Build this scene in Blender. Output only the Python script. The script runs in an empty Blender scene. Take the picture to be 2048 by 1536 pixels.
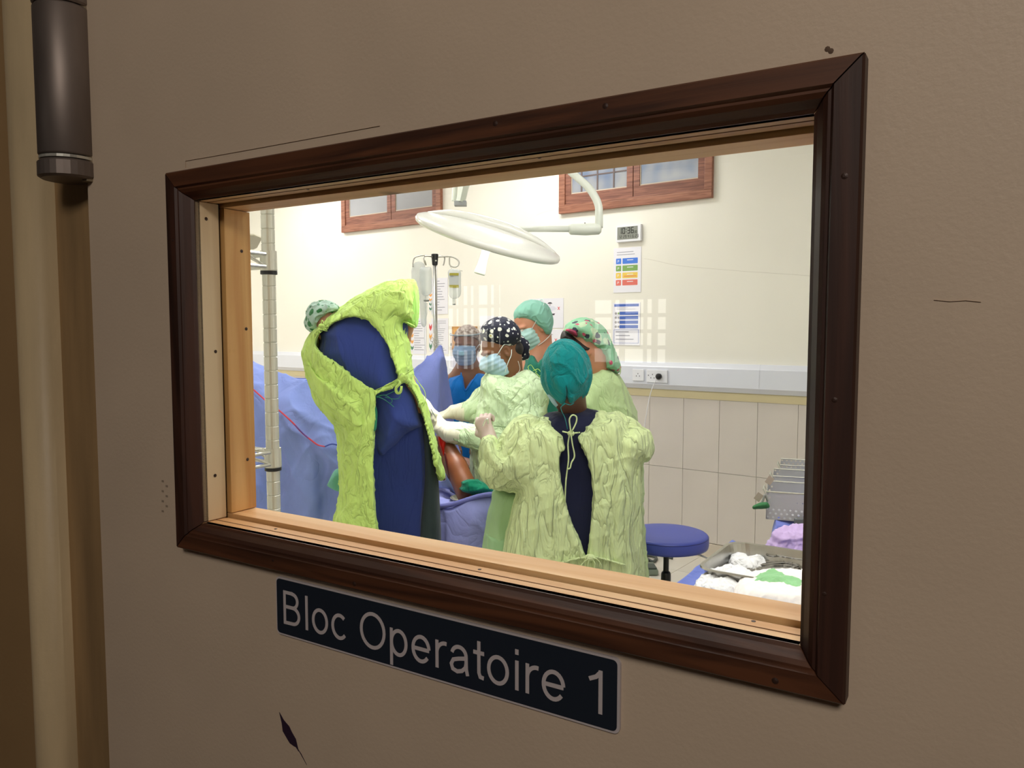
import bpy, math, random
import numpy as np
from mathutils import Matrix, Vector
random.seed(7); np.random.seed(7)
SC = bpy.context.scene
COL = SC.collection

# ------------------------------------------------------------------ camera
FPX = 1540.0; CX = 1024.0; CY = 768.0
EYE = 1.60
PITCH = math.atan(108.0 / FPX)
cp, sp = math.cos(PITCH), math.sin(PITCH)
cam_data = bpy.data.cameras.new('camera')
cam_data.sensor_width = 36.0
cam_data.lens = FPX / 2048.0 * 36.0
cam_data.clip_start = 0.02
cam = bpy.data.objects.new('camera', cam_data)
cam.location = (0, 0, EYE)
cam.rotation_euler = (math.pi / 2 - PITCH, 0, 0)
COL.objects.link(cam)
SC.camera = cam

# ------------------------------------------------------------------ view, world
SC.view_settings.view_transform = 'Standard'
SC.view_settings.look = 'None'
SC.view_settings.gamma = 1.0
SC.view_settings.use_curve_mapping = False
SC.view_settings.exposure = 0.0
SC.cycles.use_denoising = True
SC.cycles.max_bounces = 8
SC.cycles.transparent_max_bounces = 16
SC.cycles.caustics_reflective = False
SC.cycles.caustics_refractive = False
SC.cycles.sample_clamp_indirect = 4.0
world = bpy.data.worlds.new('daylight')
SC.world = world
world.use_nodes = True
bg = world.node_tree.nodes['Background']
bg.inputs[0].default_value = (1.0, 0.97, 0.90, 1)
bg.inputs[1].default_value = 3.2

LIGHT_ROOM = 20.5        # emission of the theatre's ceiling panels
LIGHT_HALL = 20.5         # power of the hall lamp outside the door
LIGHT_SURG = 90.0       # surgical lamp

def lamp(name, kind, loc, energy, color=(1, 1, 1), size=0.3, aim=None, spot=None, blend=0.5, sizey=None):
    l = bpy.data.lights.new(name, kind)
    l.energy = energy; l.color = color
    if kind == 'AREA':
        l.size = size
        if sizey: l.shape = 'RECTANGLE'; l.size_y = sizey
    elif kind in ('POINT', 'SPOT'):
        l.shadow_soft_size = size
    if kind == 'SPOT':
        l.spot_size = spot; l.spot_blend = blend
    o = bpy.data.objects.new(name, l)
    o.location = loc
    if aim is not None:
        o.rotation_euler = (Vector(aim) - Vector(loc)).to_track_quat('-Z', 'Y').to_euler()
    COL.objects.link(o)
    return o

# ------------------------------------------------------------------ geometry of the view
def at(px, py, Y):
    """world point at horizontal depth Y that the photograph shows at (px, py)"""
    a = (px - CX) / FPX; b = (CY - py) / FPX
    dy = cp + b * sp; dz = -sp + b * cp
    k = Y / dy
    return np.array([a * k, Y, EYE + dz * k])
def proj(X, Y, Z):
    dz = Z - EYE
    F = Y * cp - dz * sp
    U = Y * sp + dz * cp
    return CX + FPX * X / F, CY - FPX * U / F
def rr(px, Y):
    return px * Y / FPX

D = 0.50
def unit2(x, y):
    n = math.hypot(x, y); return x / n, y / n
lx, ly = unit2(-2504 / FPX * cp, 1.0)
DU = np.array([-lx, -ly, 0.0]); DW = np.array([ly, -lx, 0.0])
DF = Matrix(((DU[0], DW[0], 0, 0), (DU[1], DW[1], 0, D), (0, 0, 1, 0), (0, 0, 0, 1)))
lx, ly = unit2(-2044 / FPX * cp, 1.0)
WU = np.array([-lx, -ly, 0.0]); WW = np.array([ly, -lx, 0.0])
P0 = np.array([1.22, 5.45, 0.0])
WF = Matrix(((WU[0], WW[0], 0, P0[0]), (WU[1], WW[1], 0, P0[1]), (0, 0, 1, 0), (0, 0, 0, 1)))
def plane_hit(px, py, O, U, W, off):
    r = at(px, py, 1.0) - np.array([0, 0, EYE])
    c = np.array([0, 0, EYE])
    o = O + W * off
    k = np.dot(o - c, W) / np.dot(r, W)
    p = c + r * k
    return float(np.dot(p - O, U)), float(p[2])
def dp(px, py, off=0.0):
    return plane_hit(px, py, np.array([0, D, 0.0]), DU, DW, off)
def wp(px, py, off=0.0):
    return plane_hit(px, py, P0, WU, WW, off)
def door_w(u, w, z):
    return np.array([0, D, 0]) + DU * u + DW * w + np.array([0, 0, z])
def wall_w(u, w, z):
    return P0 + WU * u + WW * w + np.array([0, 0, z])

# ------------------------------------------------------------------ objects
def tag(o, label=None, cat=None, group=None, kind=None):
    if label: o['label'] = label
    if cat: o['category'] = cat
    if group: o['group'] = group
    if kind: o['kind'] = kind
    return o
def T(p):
    return Matrix.Translation(Vector([float(c) for c in p]))
def thing(name, label, cat, frame, group=None, kind=None):
    o = bpy.data.objects.new(name, None)
    COL.objects.link(o)
    o.matrix_world = frame
    o.empty_display_size = 0.1
    o['_f'] = 1
    FR[o.name] = frame.copy()
    return tag(o, label, cat, group, kind)
FR = {}
def link(name, V, F, m, parent=None, frame=None, world=False, smooth=False, label=None, cat=None, group=None, kind=None, mats=None, fm=None):
    """V, F -> mesh object. V are local to the parent's (or frame's) coordinates unless world."""
    V = np.asarray(V, dtype=np.float64).reshape(-1, 3)
    base = None
    root = parent
    while root is not None and root.parent is not None: root = root.parent
    if root is not None: base = FR[root.name]
    elif frame is not None: base = frame
    elif world:
        lo = V.min(0); hi = V.max(0)
        base = T(((lo[0] + hi[0]) / 2, (lo[1] + hi[1]) / 2, lo[2]))
    if world and base is not None:
        M = np.array(base.inverted())
        V = V @ M[:3, :3].T + M[:3, 3]
    me = bpy.data.meshes.new(name)
    F4 = isinstance(F, np.ndarray)
    if F4:
        nf, k = F.shape
        me.vertices.add(len(V)); me.vertices.foreach_set('co', V.astype(np.float32).ravel())
        me.loops.add(nf * k); me.loops.foreach_set('vertex_index', F.astype(np.int32).ravel())
        me.polygons.add(nf)
        me.polygons.foreach_set('loop_start', np.arange(0, nf * k, k, dtype=np.int32))
        me.update(calc_edges=True); me.validate()
    else:
        me.from_pydata([tuple(v) for v in V], [], [tuple(f) for f in F]); me.update()
    if smooth:
        me.polygons.foreach_set('use_smooth', np.ones(len(me.polygons), dtype=bool))
    for q in (mats or [m]): me.materials.append(q)
    if fm is not None: me.polygons.foreach_set('material_index', np.asarray(fm, dtype=np.int32))
    o = bpy.data.objects.new(name, me)
    COL.objects.link(o)
    if parent is not None:
        o.parent = parent
    elif base is not None:
        o.matrix_world = base
        FR[o.name] = base.copy()
    return tag(o, label, cat, group, kind)
def deep(pairs):
    V = []; F = []
    for v, f in pairs:
        n = len(V); V += [tuple(x) for x in v]; F += [tuple(i + n for i in q) for q in f]
    return V, F
def box(x0, x1, y0, y1, z0, z1, b=0.0):
    if x0 > x1: x0, x1 = x1, x0
    if y0 > y1: y0, y1 = y1, y0
    if z0 > z1: z0, z1 = z1, z0
    if b <= 0:
        v = [(x, y, z) for x in (x0, x1) for y in (y0, y1) for z in (z0, z1)]
        return v, [(0, 1, 3, 2), (4, 6, 7, 5), (0, 4, 5, 1), (2, 3, 7, 6), (0, 2, 6, 4), (1, 5, 7, 3)]
    import bmesh
    bm = bmesh.new()
    bmesh.ops.create_cube(bm, size=1)
    for q in bm.verts:
        q.co = ((q.co.x + .5) * (x1 - x0) + x0, (q.co.y + .5) * (y1 - y0) + y0, (q.co.z + .5) * (z1 - z0) + z0)
    bmesh.ops.bevel(bm, geom=bm.edges[:] + bm.verts[:], offset=b, segments=2, profile=.7, affect='EDGES')
    bm.verts.ensure_lookup_table()
    v = [tuple(q.co) for q in bm.verts]; f = [tuple(q.index for q in p.verts) for p in bm.faces]
    bm.free()
    return v, f
def catmull(P, n=6, closed=False):
    P = [np.asarray(p, float) for p in P]
    out = []
    N = len(P)
    for i in range(N if closed else N - 1):
        if closed: a, b, c, d = P[(i - 1) % N], P[i], P[(i + 1) % N], P[(i + 2) % N]
        else: a, b, c, d = P[max(i - 1, 0)], P[i], P[i + 1], P[min(i + 2, N - 1)]
        for j in range(n):
            t = j / n
            out.append(.5 * ((2 * b) + (c - a) * t + (2 * a - 5 * b + 4 * c - d) * t * t + (-a + 3 * b - 3 * c + d) * t ** 3))
    if not closed: out.append(P[-1])
    return out
def tube(P, r, n=10, closed=False, smooth=0, flat=1.0, caps=True):
    """tube along points; r number or list; flat squashes the section"""
    if smooth: 
        if not np.isscalar(r):
            r = [x[0] for x in catmull([[q] for q in r], smooth, closed)]
        P = catmull(P, smooth, closed)
    P = [np.asarray(p, float) for p in P]
    N = len(P)
    R = [r] * N if np.isscalar(r) else list(r)
    tang = []
    for i in range(N):
        if closed: t = P[(i + 1) % N] - P[(i - 1) % N]
        else: t = P[min(i + 1, N - 1)] - P[max(i - 1, 0)]
        tang.append(t / (np.linalg.norm(t) + 1e-12))
    up = np.array([0, 0, 1.0])
    if abs(tang[0][2]) > .9: up = np.array([1.0, 0, 0])
    a = np.cross(tang[0], up); a /= np.linalg.norm(a)
    V = []; F = []
    for i in range(N):
        a = a - tang[i] * np.dot(a, tang[i]); a /= (np.linalg.norm(a) + 1e-12)
        b = np.cross(tang[i], a)
        for k in range(n):
            th = 2 * math.pi * k / n
            V.append(P[i] + (a * math.cos(th) + b * flat * math.sin(th)) * R[i])
    for i in range(N if closed else N - 1):
        j = (i + 1) % N
        for k in range(n):
            l = (k + 1) % n
            F.append((i * n + k, i * n + l, j * n + l, j * n + k))
    if not closed and caps:
        F.append(tuple(range(n - 1, -1, -1))); F.append(tuple((N - 1) * n + k for k in range(n)))
    return V, F
def lathe(prof, n=24, origin=(0, 0, 0), axis=None):
    """prof: list of (r, h)"""
    V = []; F = []
    ax = np.array([0, 0, 1.0]) if axis is None else np.asarray(axis, float) / np.linalg.norm(axis)
    up = np.array([1.0, 0, 0]) if abs(ax[0]) < .9 else np.array([0, 1.0, 0])
    a = np.cross(ax, up); a /= np.linalg.norm(a); b = np.cross(ax, a)
    o = np.asarray(origin, float)
    for r, h in prof:
        for k in range(n):
            th = 2 * math.pi * k / n
            V.append(o + ax * h + (a * math.cos(th) + b * math.sin(th)) * max(r, 1e-5))
    for i in range(len(prof) - 1):
        for k in range(n):
            l = (k + 1) % n
            F.append((i * n + k, i * n + l, (i + 1) * n + l, (i + 1) * n + k))
    F.append(tuple(range(n - 1, -1, -1))); F.append(tuple((len(prof) - 1) * n + k for k in range(n)))
    return V, F
def prism(poly, w0, w1, axes='xz'):
    """extrude a polygon (u, z) from w0 to w1 along the frame's y"""
    n = len(poly)
    V = [(p[0], w0, p[1]) for p in poly] + [(p[0], w1, p[1]) for p in poly]
    F = [tuple(range(n)), tuple(range(2 * n - 1, n - 1, -1))]
    for i in range(n):
        j = (i + 1) % n
        F.append((i, n + i, n + j, j))
    return V, F
def rrect(x0, x1, z0, z1, r, n=5):
    P = []
    for cx, cz, a0 in ((x1 - r, z1 - r, 0), (x0 + r, z1 - r, 90), (x0 + r, z0 + r, 180), (x1 - r, z0 + r, 270)):
        for k in range(n + 1):
            a = math.radians(a0 + 90 * k / n)
            P.append((cx + r * math.cos(a), cz + r * math.sin(a)))
    return P
def text_mesh(s, depth=0.0006, offset=0.0):
    c = bpy.data.curves.new('lettering', 'FONT')
    c.body = s; c.extrude = depth; c.resolution_u = 4; c.offset = offset
    o = bpy.data.objects.new('tmp_text', c)
    COL.objects.link(o)
    bpy.context.view_layer.update()
    me = bpy.data.meshes.new_from_object(o.evaluated_get(bpy.context.evaluated_depsgraph_get()))
    V = np.array([tuple(v.co) for v in me.vertices]); F = [tuple(p.vertices) for p in me.polygons]
    bpy.data.objects.remove(o); bpy.data.curves.remove(c); bpy.data.meshes.remove(me)
    return V, F
def fit_text(s, x0, x1, z0, z1, w, depth=.0006, offset=0.0, slant=0.0):
    V, F = text_mesh(s, 1.0, offset)
    lo = V.min(0); hi = V.max(0)
    x = x0 + (V[:, 0] - lo[0]) / (hi[0] - lo[0]) * (x1 - x0)
    z = z0 + (V[:, 1] - lo[1]) / (hi[1] - lo[1]) * (z1 - z0)
    y = w - V[:, 2] * depth
    return np.stack([x, y, z], 1), F

# ------------------------------------------------------------------ materials
def srgb(r, g, b):
    def f(c):
        c /= 255.0
        return c / 12.92 if c <= .04045 else ((c + .055) / 1.055) ** 2.4
    return (f(r), f(g), f(b), 1.0)
MATS = {}
def mat(name, col, rough=.6, metal=0.0, var=0.0, vscale=8.0, vstretch=(1, 1, 1), bump=0.0, bscale=80.0, bstretch=(1, 1, 1), bdist=.003,
        ridged=False, spec=.5, trans=0.0, alpha=1.0, emit=None, estr=0.0, sheen=0.0, detail=3.0, col2=None, sub=0.0, coat=0.0):
    if name in MATS: return MATS[name]
    m = bpy.data.materials.new(name); m.use_nodes = True
    nt = m.node_tree; N = nt.nodes; L = nt.links
    b = N['Principled BSDF']
    b.inputs['Base Color'].default_value = col
    b.inputs['Roughness'].default_value = rough
    b.inputs['Metallic'].default_value = metal
    b.inputs['Specular IOR Level'].default_value = spec
    b.inputs['Transmission Weight'].default_value = trans
    b.inputs['Alpha'].default_value = alpha
    b.inputs['Sheen Weight'].default_value = sheen
    b.inputs['Coat Weight'].default_value = coat
    if sub: b.inputs['Subsurface Weight'].default_value = sub; b.inputs['Subsurface Scale'].default_value = .01
    if emit is not None:
        b.inputs['Emission Color'].default_value = emit; b.inputs['Emission Strength'].default_value = estr
    tc = N.new('ShaderNodeTexCoord')
    def mapped(s):
        mp = N.new('ShaderNodeMapping'); mp.inputs['Scale'].default_value = s
        L.new(tc.outputs['Object'], mp.inputs['Vector']); return mp.outputs[0]
    if var > 0 or col2 is not None:
        n = N.new('ShaderNodeTexNoise'); n.inputs['Scale'].default_value = vscale; n.inputs['Detail'].default_value = detail
        L.new(mapped(vstretch), n.inputs['Vector'])
        r = N.new('ShaderNodeValToRGB')
        r.color_ramp.elements[0].position = .3; r.color_ramp.elements[1].position = .7
        if col2 is None:
            r.color_ramp.elements[0].color = tuple(c * (1 - var) for c in col[:3]) + (1,)
            r.color_ramp.elements[1].color = tuple(min(c * (1 + var), 1) for c in col[:3]) + (1,)
        else:
            r.color_ramp.elements[0].color = col2; r.color_ramp.elements[1].color = col
        L.new(n.outputs['Fac'], r.inputs[0]); L.new(r.outputs[0], b.inputs['Base Color'])
    if bump > 0:
        n = N.new('ShaderNodeTexNoise'); n.inputs['Scale'].default_value = bscale; n.inputs['Detail'].default_value = 4
        n.inputs['Distortion'].default_value = .6 if ridged else 0
        L.new(mapped(bstretch), n.inputs['Vector'])
        src = n.outputs['Fac']
        if ridged:   # sharp creases: 1 - |2n - 1|
            a = N.new('ShaderNodeMath'); a.operation = 'MULTIPLY_ADD'; a.inputs[1].default_value = 2; a.inputs[2].default_value = -1
            L.new(src, a.inputs[0])
            c = N.new('ShaderNodeMath'); c.operation = 'ABSOLUTE'; L.new(a.outputs[0], c.inputs[0])
            d = N.new('ShaderNodeMath'); d.operation = 'POWER'; d.inputs[1].default_value = .6; L.new(c.outputs[0], d.inputs[0])
            src = d.outputs[0]
        bp = N.new('ShaderNodeBump'); bp.inputs['Strength'].default_value = bump; bp.inputs['Distance'].default_value = bdist
        L.new(src, bp.inputs['Height']); L.new(bp.outputs[0], b.inputs['Normal'])
    MATS[name] = m
    return m
def cloth(name, rgb, bump=.6, scale=14, stretch=(1, 1, .45), dist=.012, var=.10, rough=.85):
    return mat(name, srgb(*rgb), rough=rough, var=var, vscale=5, bump=bump, bscale=scale, bstretch=stretch, bdist=dist, ridged=True, spec=.2, sheen=.15)
def wood(name, c1, c2, axis='x', scale=30, rough=.5, knots=False):
    if name in MATS: return MATS[name]
    m = bpy.data.materials.new(name); m.use_nodes = True
    nt = m.node_tree; N = nt.nodes; L = nt.links
    b = N['Principled BSDF']; b.inputs['Roughness'].default_value = rough
    tc = N.new('ShaderNodeTexCoord'); mp = N.new('ShaderNodeMapping')
    s = [1, 1, 1]; s['xyz'.index(axis)] = .06
    mp.inputs['Scale'].default_value = s
    L.new(tc.outputs['Object'], mp.inputs['Vector'])
    n = N.new('ShaderNodeTexNoise'); n.inputs['Scale'].default_value = scale * 3; n.inputs['Detail'].default_value = 6; n.inputs['Distortion'].default_value = 1.2
    L.new(mp.outputs[0], n.inputs['Vector'])
    r = N.new('ShaderNodeValToRGB'); r.color_ramp.elements[0].position = .35; r.color_ramp.elements[1].position = .62
    r.color_ramp.elements[0].color = c1; r.color_ramp.elements[1].color = c2
    L.new(n.outputs['Fac'], r.inputs[0])
    src = r.outputs[0]
    if knots:
        v = N.new('ShaderNodeTexVoronoi'); v.inputs['Scale'].default_value = 11
        mp2 = N.new('ShaderNodeMapping'); s2 = [1, .4, 1]; s2['xyz'.index(axis)] = .8
        mp2.inputs['Scale'].default_value = s2
        L.new(tc.outputs['Object'], mp2.inputs['Vector']); L.new(mp2.outputs[0], v.inputs['Vector'])
        r2 = N.new('ShaderNodeValToRGB'); r2.color_ramp.elements[0].position = .05; r2.color_ramp.elements[1].position = .11
        r2.color_ramp.elements[0].color = (.1, .05, .02, 1); r2.color_ramp.elements[1].color = (1, 1, 1, 1)
        L.new(v.outputs['Distance'], r2.inputs[0])
        mx = N.new('ShaderNodeMixRGB'); mx.blend_type = 'MULTIPLY'; mx.inputs[0].default_value = .75
        L.new(src, mx.inputs[1]); L.new(r2.outputs[0], mx.inputs[2]); src = mx.outputs[0]
    L.new(src, b.inputs['Base Color'])
    bp = N.new('ShaderNodeBump'); bp.inputs['Strength'].default_value = .25; bp.inputs['Distance'].default_value = .001
    L.new(n.outputs['Fac'], bp.inputs['Height']); L.new(bp.outputs[0], b.inputs['Normal'])
    MATS[name] = m
    return m
def sheet_glass(name, tint=(1, 1, 1, 1), ior=1.45, rough=0.0, body=0.0, bodycol=(1, 1, 1, 1)):
    """thin transparent film: transparent + fresnel gloss (+ some milky body)"""
    if name in MATS: return MATS[name]
    m = bpy.data.materials.new(name); m.use_nodes = True
    nt = m.node_tree; N = nt.nodes; L = nt.links
    N.remove(N['Principled BSDF']); out = N['Material Output']
    t = N.new('ShaderNodeBsdfTransparent'); t.inputs[0].default_value = tint
    g = N.new('ShaderNodeBsdfGlossy'); g.inputs['Roughness'].default_value = rough
    lw = N.new('ShaderNodeLayerWeight'); lw.inputs['Blend'].default_value = .5          # facing = 1 - |cos|: the same from both sides of the sheet
    pw = N.new('ShaderNodeMath'); pw.operation = 'POWER'; pw.inputs[1].default_value = 5
    L.new(lw.outputs['Facing'], pw.inputs[0])
    f0 = ((ior - 1) / (ior + 1)) ** 2
    fr = N.new('ShaderNodeMath'); fr.operation = 'MULTIPLY_ADD'; fr.inputs[1].default_value = 1 - f0; fr.inputs[2].default_value = f0
    L.new(pw.outputs[0], fr.inputs[0])
    mx = N.new('ShaderNodeMixShader')
    L.new(fr.outputs[0], mx.inputs[0]); L.new(t.outputs[0], mx.inputs[1]); L.new(g.outputs[0], mx.inputs[2])
    src = mx.outputs[0]
    if body > 0:
        d = N.new('ShaderNodeBsdfDiffuse'); d.inputs[0].default_value = bodycol
        m2 = N.new('ShaderNodeMixShader'); m2.inputs[0].default_value = body
        L.new(src, m2.inputs[1]); L.new(d.outputs[0], m2.inputs[2]); src = m2.outputs[0]
    L.new(src, out.inputs['Surface'])
    MATS[name] = m
    return m

# ------------------------------------------------------------------ noise + signed distance modelling
_perm = np.random.RandomState(3).permutation(256).astype(np.int64)
_perm = np.concatenate([_perm, _perm, _perm])
_grad = np.random.RandomState(5).normal(size=(256, 3)); _grad /= np.linalg.norm(_grad, axis=1)[:, None]
def perlin(P):
    P = np.asarray(P, float)
    I = np.floor(P).astype(np.int64); f = P - I; I &= 255
    u = f * f * f * (f * (f * 6 - 15) + 10)
    r = 0
    for dx in (0, 1):
        for dy in (0, 1):
            for dz in (0, 1):
                h = _perm[_perm[_perm[(I[:, 0] + dx) & 255] + ((I[:, 1] + dy) & 255)] + ((I[:, 2] + dz) & 255)] & 255
                g = _grad[h]
                d = g[:, 0] * (f[:, 0] - dx) + g[:, 1] * (f[:, 1] - dy) + g[:, 2] * (f[:, 2] - dz)
                w = (u[:, 0] if dx else 1 - u[:, 0]) * (u[:, 1] if dy else 1 - u[:, 1]) * (u[:, 2] if dz else 1 - u[:, 2])
                r = r + d * w
    return r
def folds(dirv, across, along, amp, seed=0, warp=.3, sharp=3.4):
    """crease displacement: long creases along dirv"""
    d = np.asarray(dirv, float); d /= np.linalg.norm(d)
    def f(V, N):
        q = V + warp / across * np.stack([perlin(V * across * .35 + 11 + seed + k * 7) for k in range(3)], 1)
        al = q @ d
        ac = q - al[:, None] * d
        n = perlin(ac * across + (al * along)[:, None] * d + seed * 3.7)
        r = (1 - np.clip(np.abs(n) * 2.6, 0, 1)) ** sharp
        return amp * (r - .1)
    return f
def soft(freq, amp, seed=0):
    return lambda V, N: amp * perlin(V * freq + seed)

def smin(a, b, k):
    if k <= 0: return np.minimum(a, b)
    h = np.maximum(k - np.abs(a - b), 0) / k
    return np.minimum(a, b) - h * h * k * .25
def Cone(a, b, ra, rb, k=.03, flat=None):
    """tapered capsule; flat=(direction, factor) squashes it along a direction"""
    a = np.asarray(a, float); b = np.asarray(b, float); R = max(ra, rb) + .03
    lo = np.minimum(a, b) - R; hi = np.maximum(a, b) + R
    ba = b - a
    if flat is not None:
        n = np.asarray(flat[0], float); n /= np.linalg.norm(n); s = flat[1]
        ba2 = ba + n * np.dot(ba, n) * (s - 1)
    else: ba2 = ba
    L2 = max(float(np.dot(ba2, ba2)), 1e-9)
    def f(X, Y, Z):
        px, py, pz = X - a[0], Y - a[1], Z - a[2]
        if flat is not None:
            q = (px * n[0] + py * n[1] + pz * n[2]) * (s - 1)
            px, py, pz = px + n[0] * q, py + n[1] * q, pz + n[2] * q
        h = np.clip((px * ba2[0] + py * ba2[1] + pz * ba2[2]) / L2, 0, 1)
        return np.sqrt((px - h * ba2[0]) ** 2 + (py - h * ba2[1]) ** 2 + (pz - h * ba2[2]) ** 2) - (ra + (rb - ra) * h)
    return (lo, hi, f, k, 'add')
def Ell(c, r, k=.03, R=None, op='add'):
    c = np.asarray(c, float); r = np.asarray(r, float); M = float(r.max()) + .03
    R = np.eye(3) if R is None else R           # columns are the local axes
    def f(X, Y, Z):
        px, py, pz = X - c[0], Y - c[1], Z - c[2]
        qx = px * R[0, 0] + py * R[1, 0] + pz * R[2, 0]
        qy = px * R[0, 1] + py * R[1, 1] + pz * R[2, 1]
        qz = px * R[0, 2] + py * R[1, 2] + pz * R[2, 2]
        k0 = np.sqrt((qx / r[0]) ** 2 + (qy / r[1]) ** 2 + (qz / r[2]) ** 2)
        k1 = np.sqrt((qx / r[0] ** 2) ** 2 + (qy / r[1] ** 2) ** 2 + (qz / r[2] ** 2) ** 2) + 1e-6
        return np.where(k0 < .02, -float(r.min()), k0 * (k0 - 1) / k1)
    return (c - M, c + M, f, k, op)
def poly_field(poly, rnd=4, step=2.0, margin=70, blur=0):
    P = np.array(catmull(poly, rnd, True)) if rnd else np.array(poly, float)
    lo = P.min(0) - margin; hi = P.max(0) + margin
    nx = int((hi[0] - lo[0]) / step) + 2; ny = int((hi[1] - lo[1]) / step) + 2
    gx, gy = np.meshgrid(lo[0] + np.arange(nx) * step, lo[1] + np.arange(ny) * step, indexing='ij')
    d = np.full(gx.shape, 1e9); ins = np.zeros(gx.shape, bool)
    for i in range(len(P)):
        a = P[i]; b = P[(i + 1) % len(P)]; e = b - a
        L2 = float(e @ e)
        if L2 < 1e-9: continue
        h = np.clip(((gx - a[0]) * e[0] + (gy - a[1]) * e[1]) / L2, 0, 1)
        d = np.minimum(d, (gx - a[0] - h * e[0]) ** 2 + (gy - a[1] - h * e[1]) ** 2)
        if a[1] != b[1]:
            c = ((a[1] > gy) != (b[1] > gy)) & (gx < (b[0] - a[0]) * (gy - a[1]) / (b[1] - a[1]) + a[0])
            ins ^= c
    d = np.sqrt(d); d[ins] *= -1
    for _ in range(blur):
        e = np.pad(d, 1, mode='edge')
        d = (e[:-2, 1:-1] + e[2:, 1:-1] + e[1:-1, :-2] + e[1:-1, 2:] + 4 * d) / 8
    d = d.astype(np.float32)
    def f(px, py):
        x = np.clip((px - lo[0]) / step, 0, nx - 1.001); y = np.clip((py - lo[1]) / step, 0, ny - 1.001)
        i = x.astype(np.int32); j = y.astype(np.int32); u = x - i; v = y - j
        return (d[i, j] * (1 - u) + d[i + 1, j] * u) * (1 - v) + (d[i, j + 1] * (1 - u) + d[i + 1, j + 1] * u) * v
    return f, P
def Puff(poly, Y, R, H, k=.03, rnd=4, grow=0.0, blur=0):
    """rounded volume whose outline at depth Y is the polygon; Y is a number or a function of (px, py)"""
    pf, P = poly_field(poly, rnd, blur=blur)
    Yf = Y if callable(Y) else (lambda a, b: Y)
    ys = [float(Yf(float(p[0]), float(p[1]))) for p in P]
    y0, y1 = min(ys) - H - .03, max(ys) + H + .03
    c = [at(p[0], p[1], yy) for p in P for yy in (y0, y1)]
    lo = np.min(c, 0) - .03 - grow; hi = np.max(c, 0) + .03 + grow
    def f(X, Yw, Z):
        px, py = proj(X, Yw, Z)
        d = pf(px, py) * (Yw / FPX) - grow
        q1 = np.maximum(d + R, 0) / R; q2 = (Yw - Yf(px, py)) / H
        return (np.sqrt(q1 * q1 + q2 * q2) - 1) * min(R, H)
    return (lo, hi, f, k, 'add')
def Cut(poly, ylim, rnd=4):
    """removes the wedge behind the polygon for points nearer than ylim"""
    pf, P = poly_field(poly, rnd)
    Yf = ylim if callable(ylim) else (lambda a, b: ylim)
    def f(X, Yw, Z):
        px, py = proj(X, Yw, Z)
        return -np.maximum(pf(px, py) * (Yw / FPX), Yw - Yf(px, py))
    return (None, None, f, 0, 'max')
def Half(o, n):
    o = np.asarray(o, float); n = np.asarray(n, float); n = n / np.linalg.norm(n)
    return (None, None, lambda X, Y, Z: (X - o[0]) * n[0] + (Y - o[1]) * n[1] + (Z - o[2]) * n[2], 0, 'max')
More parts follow.
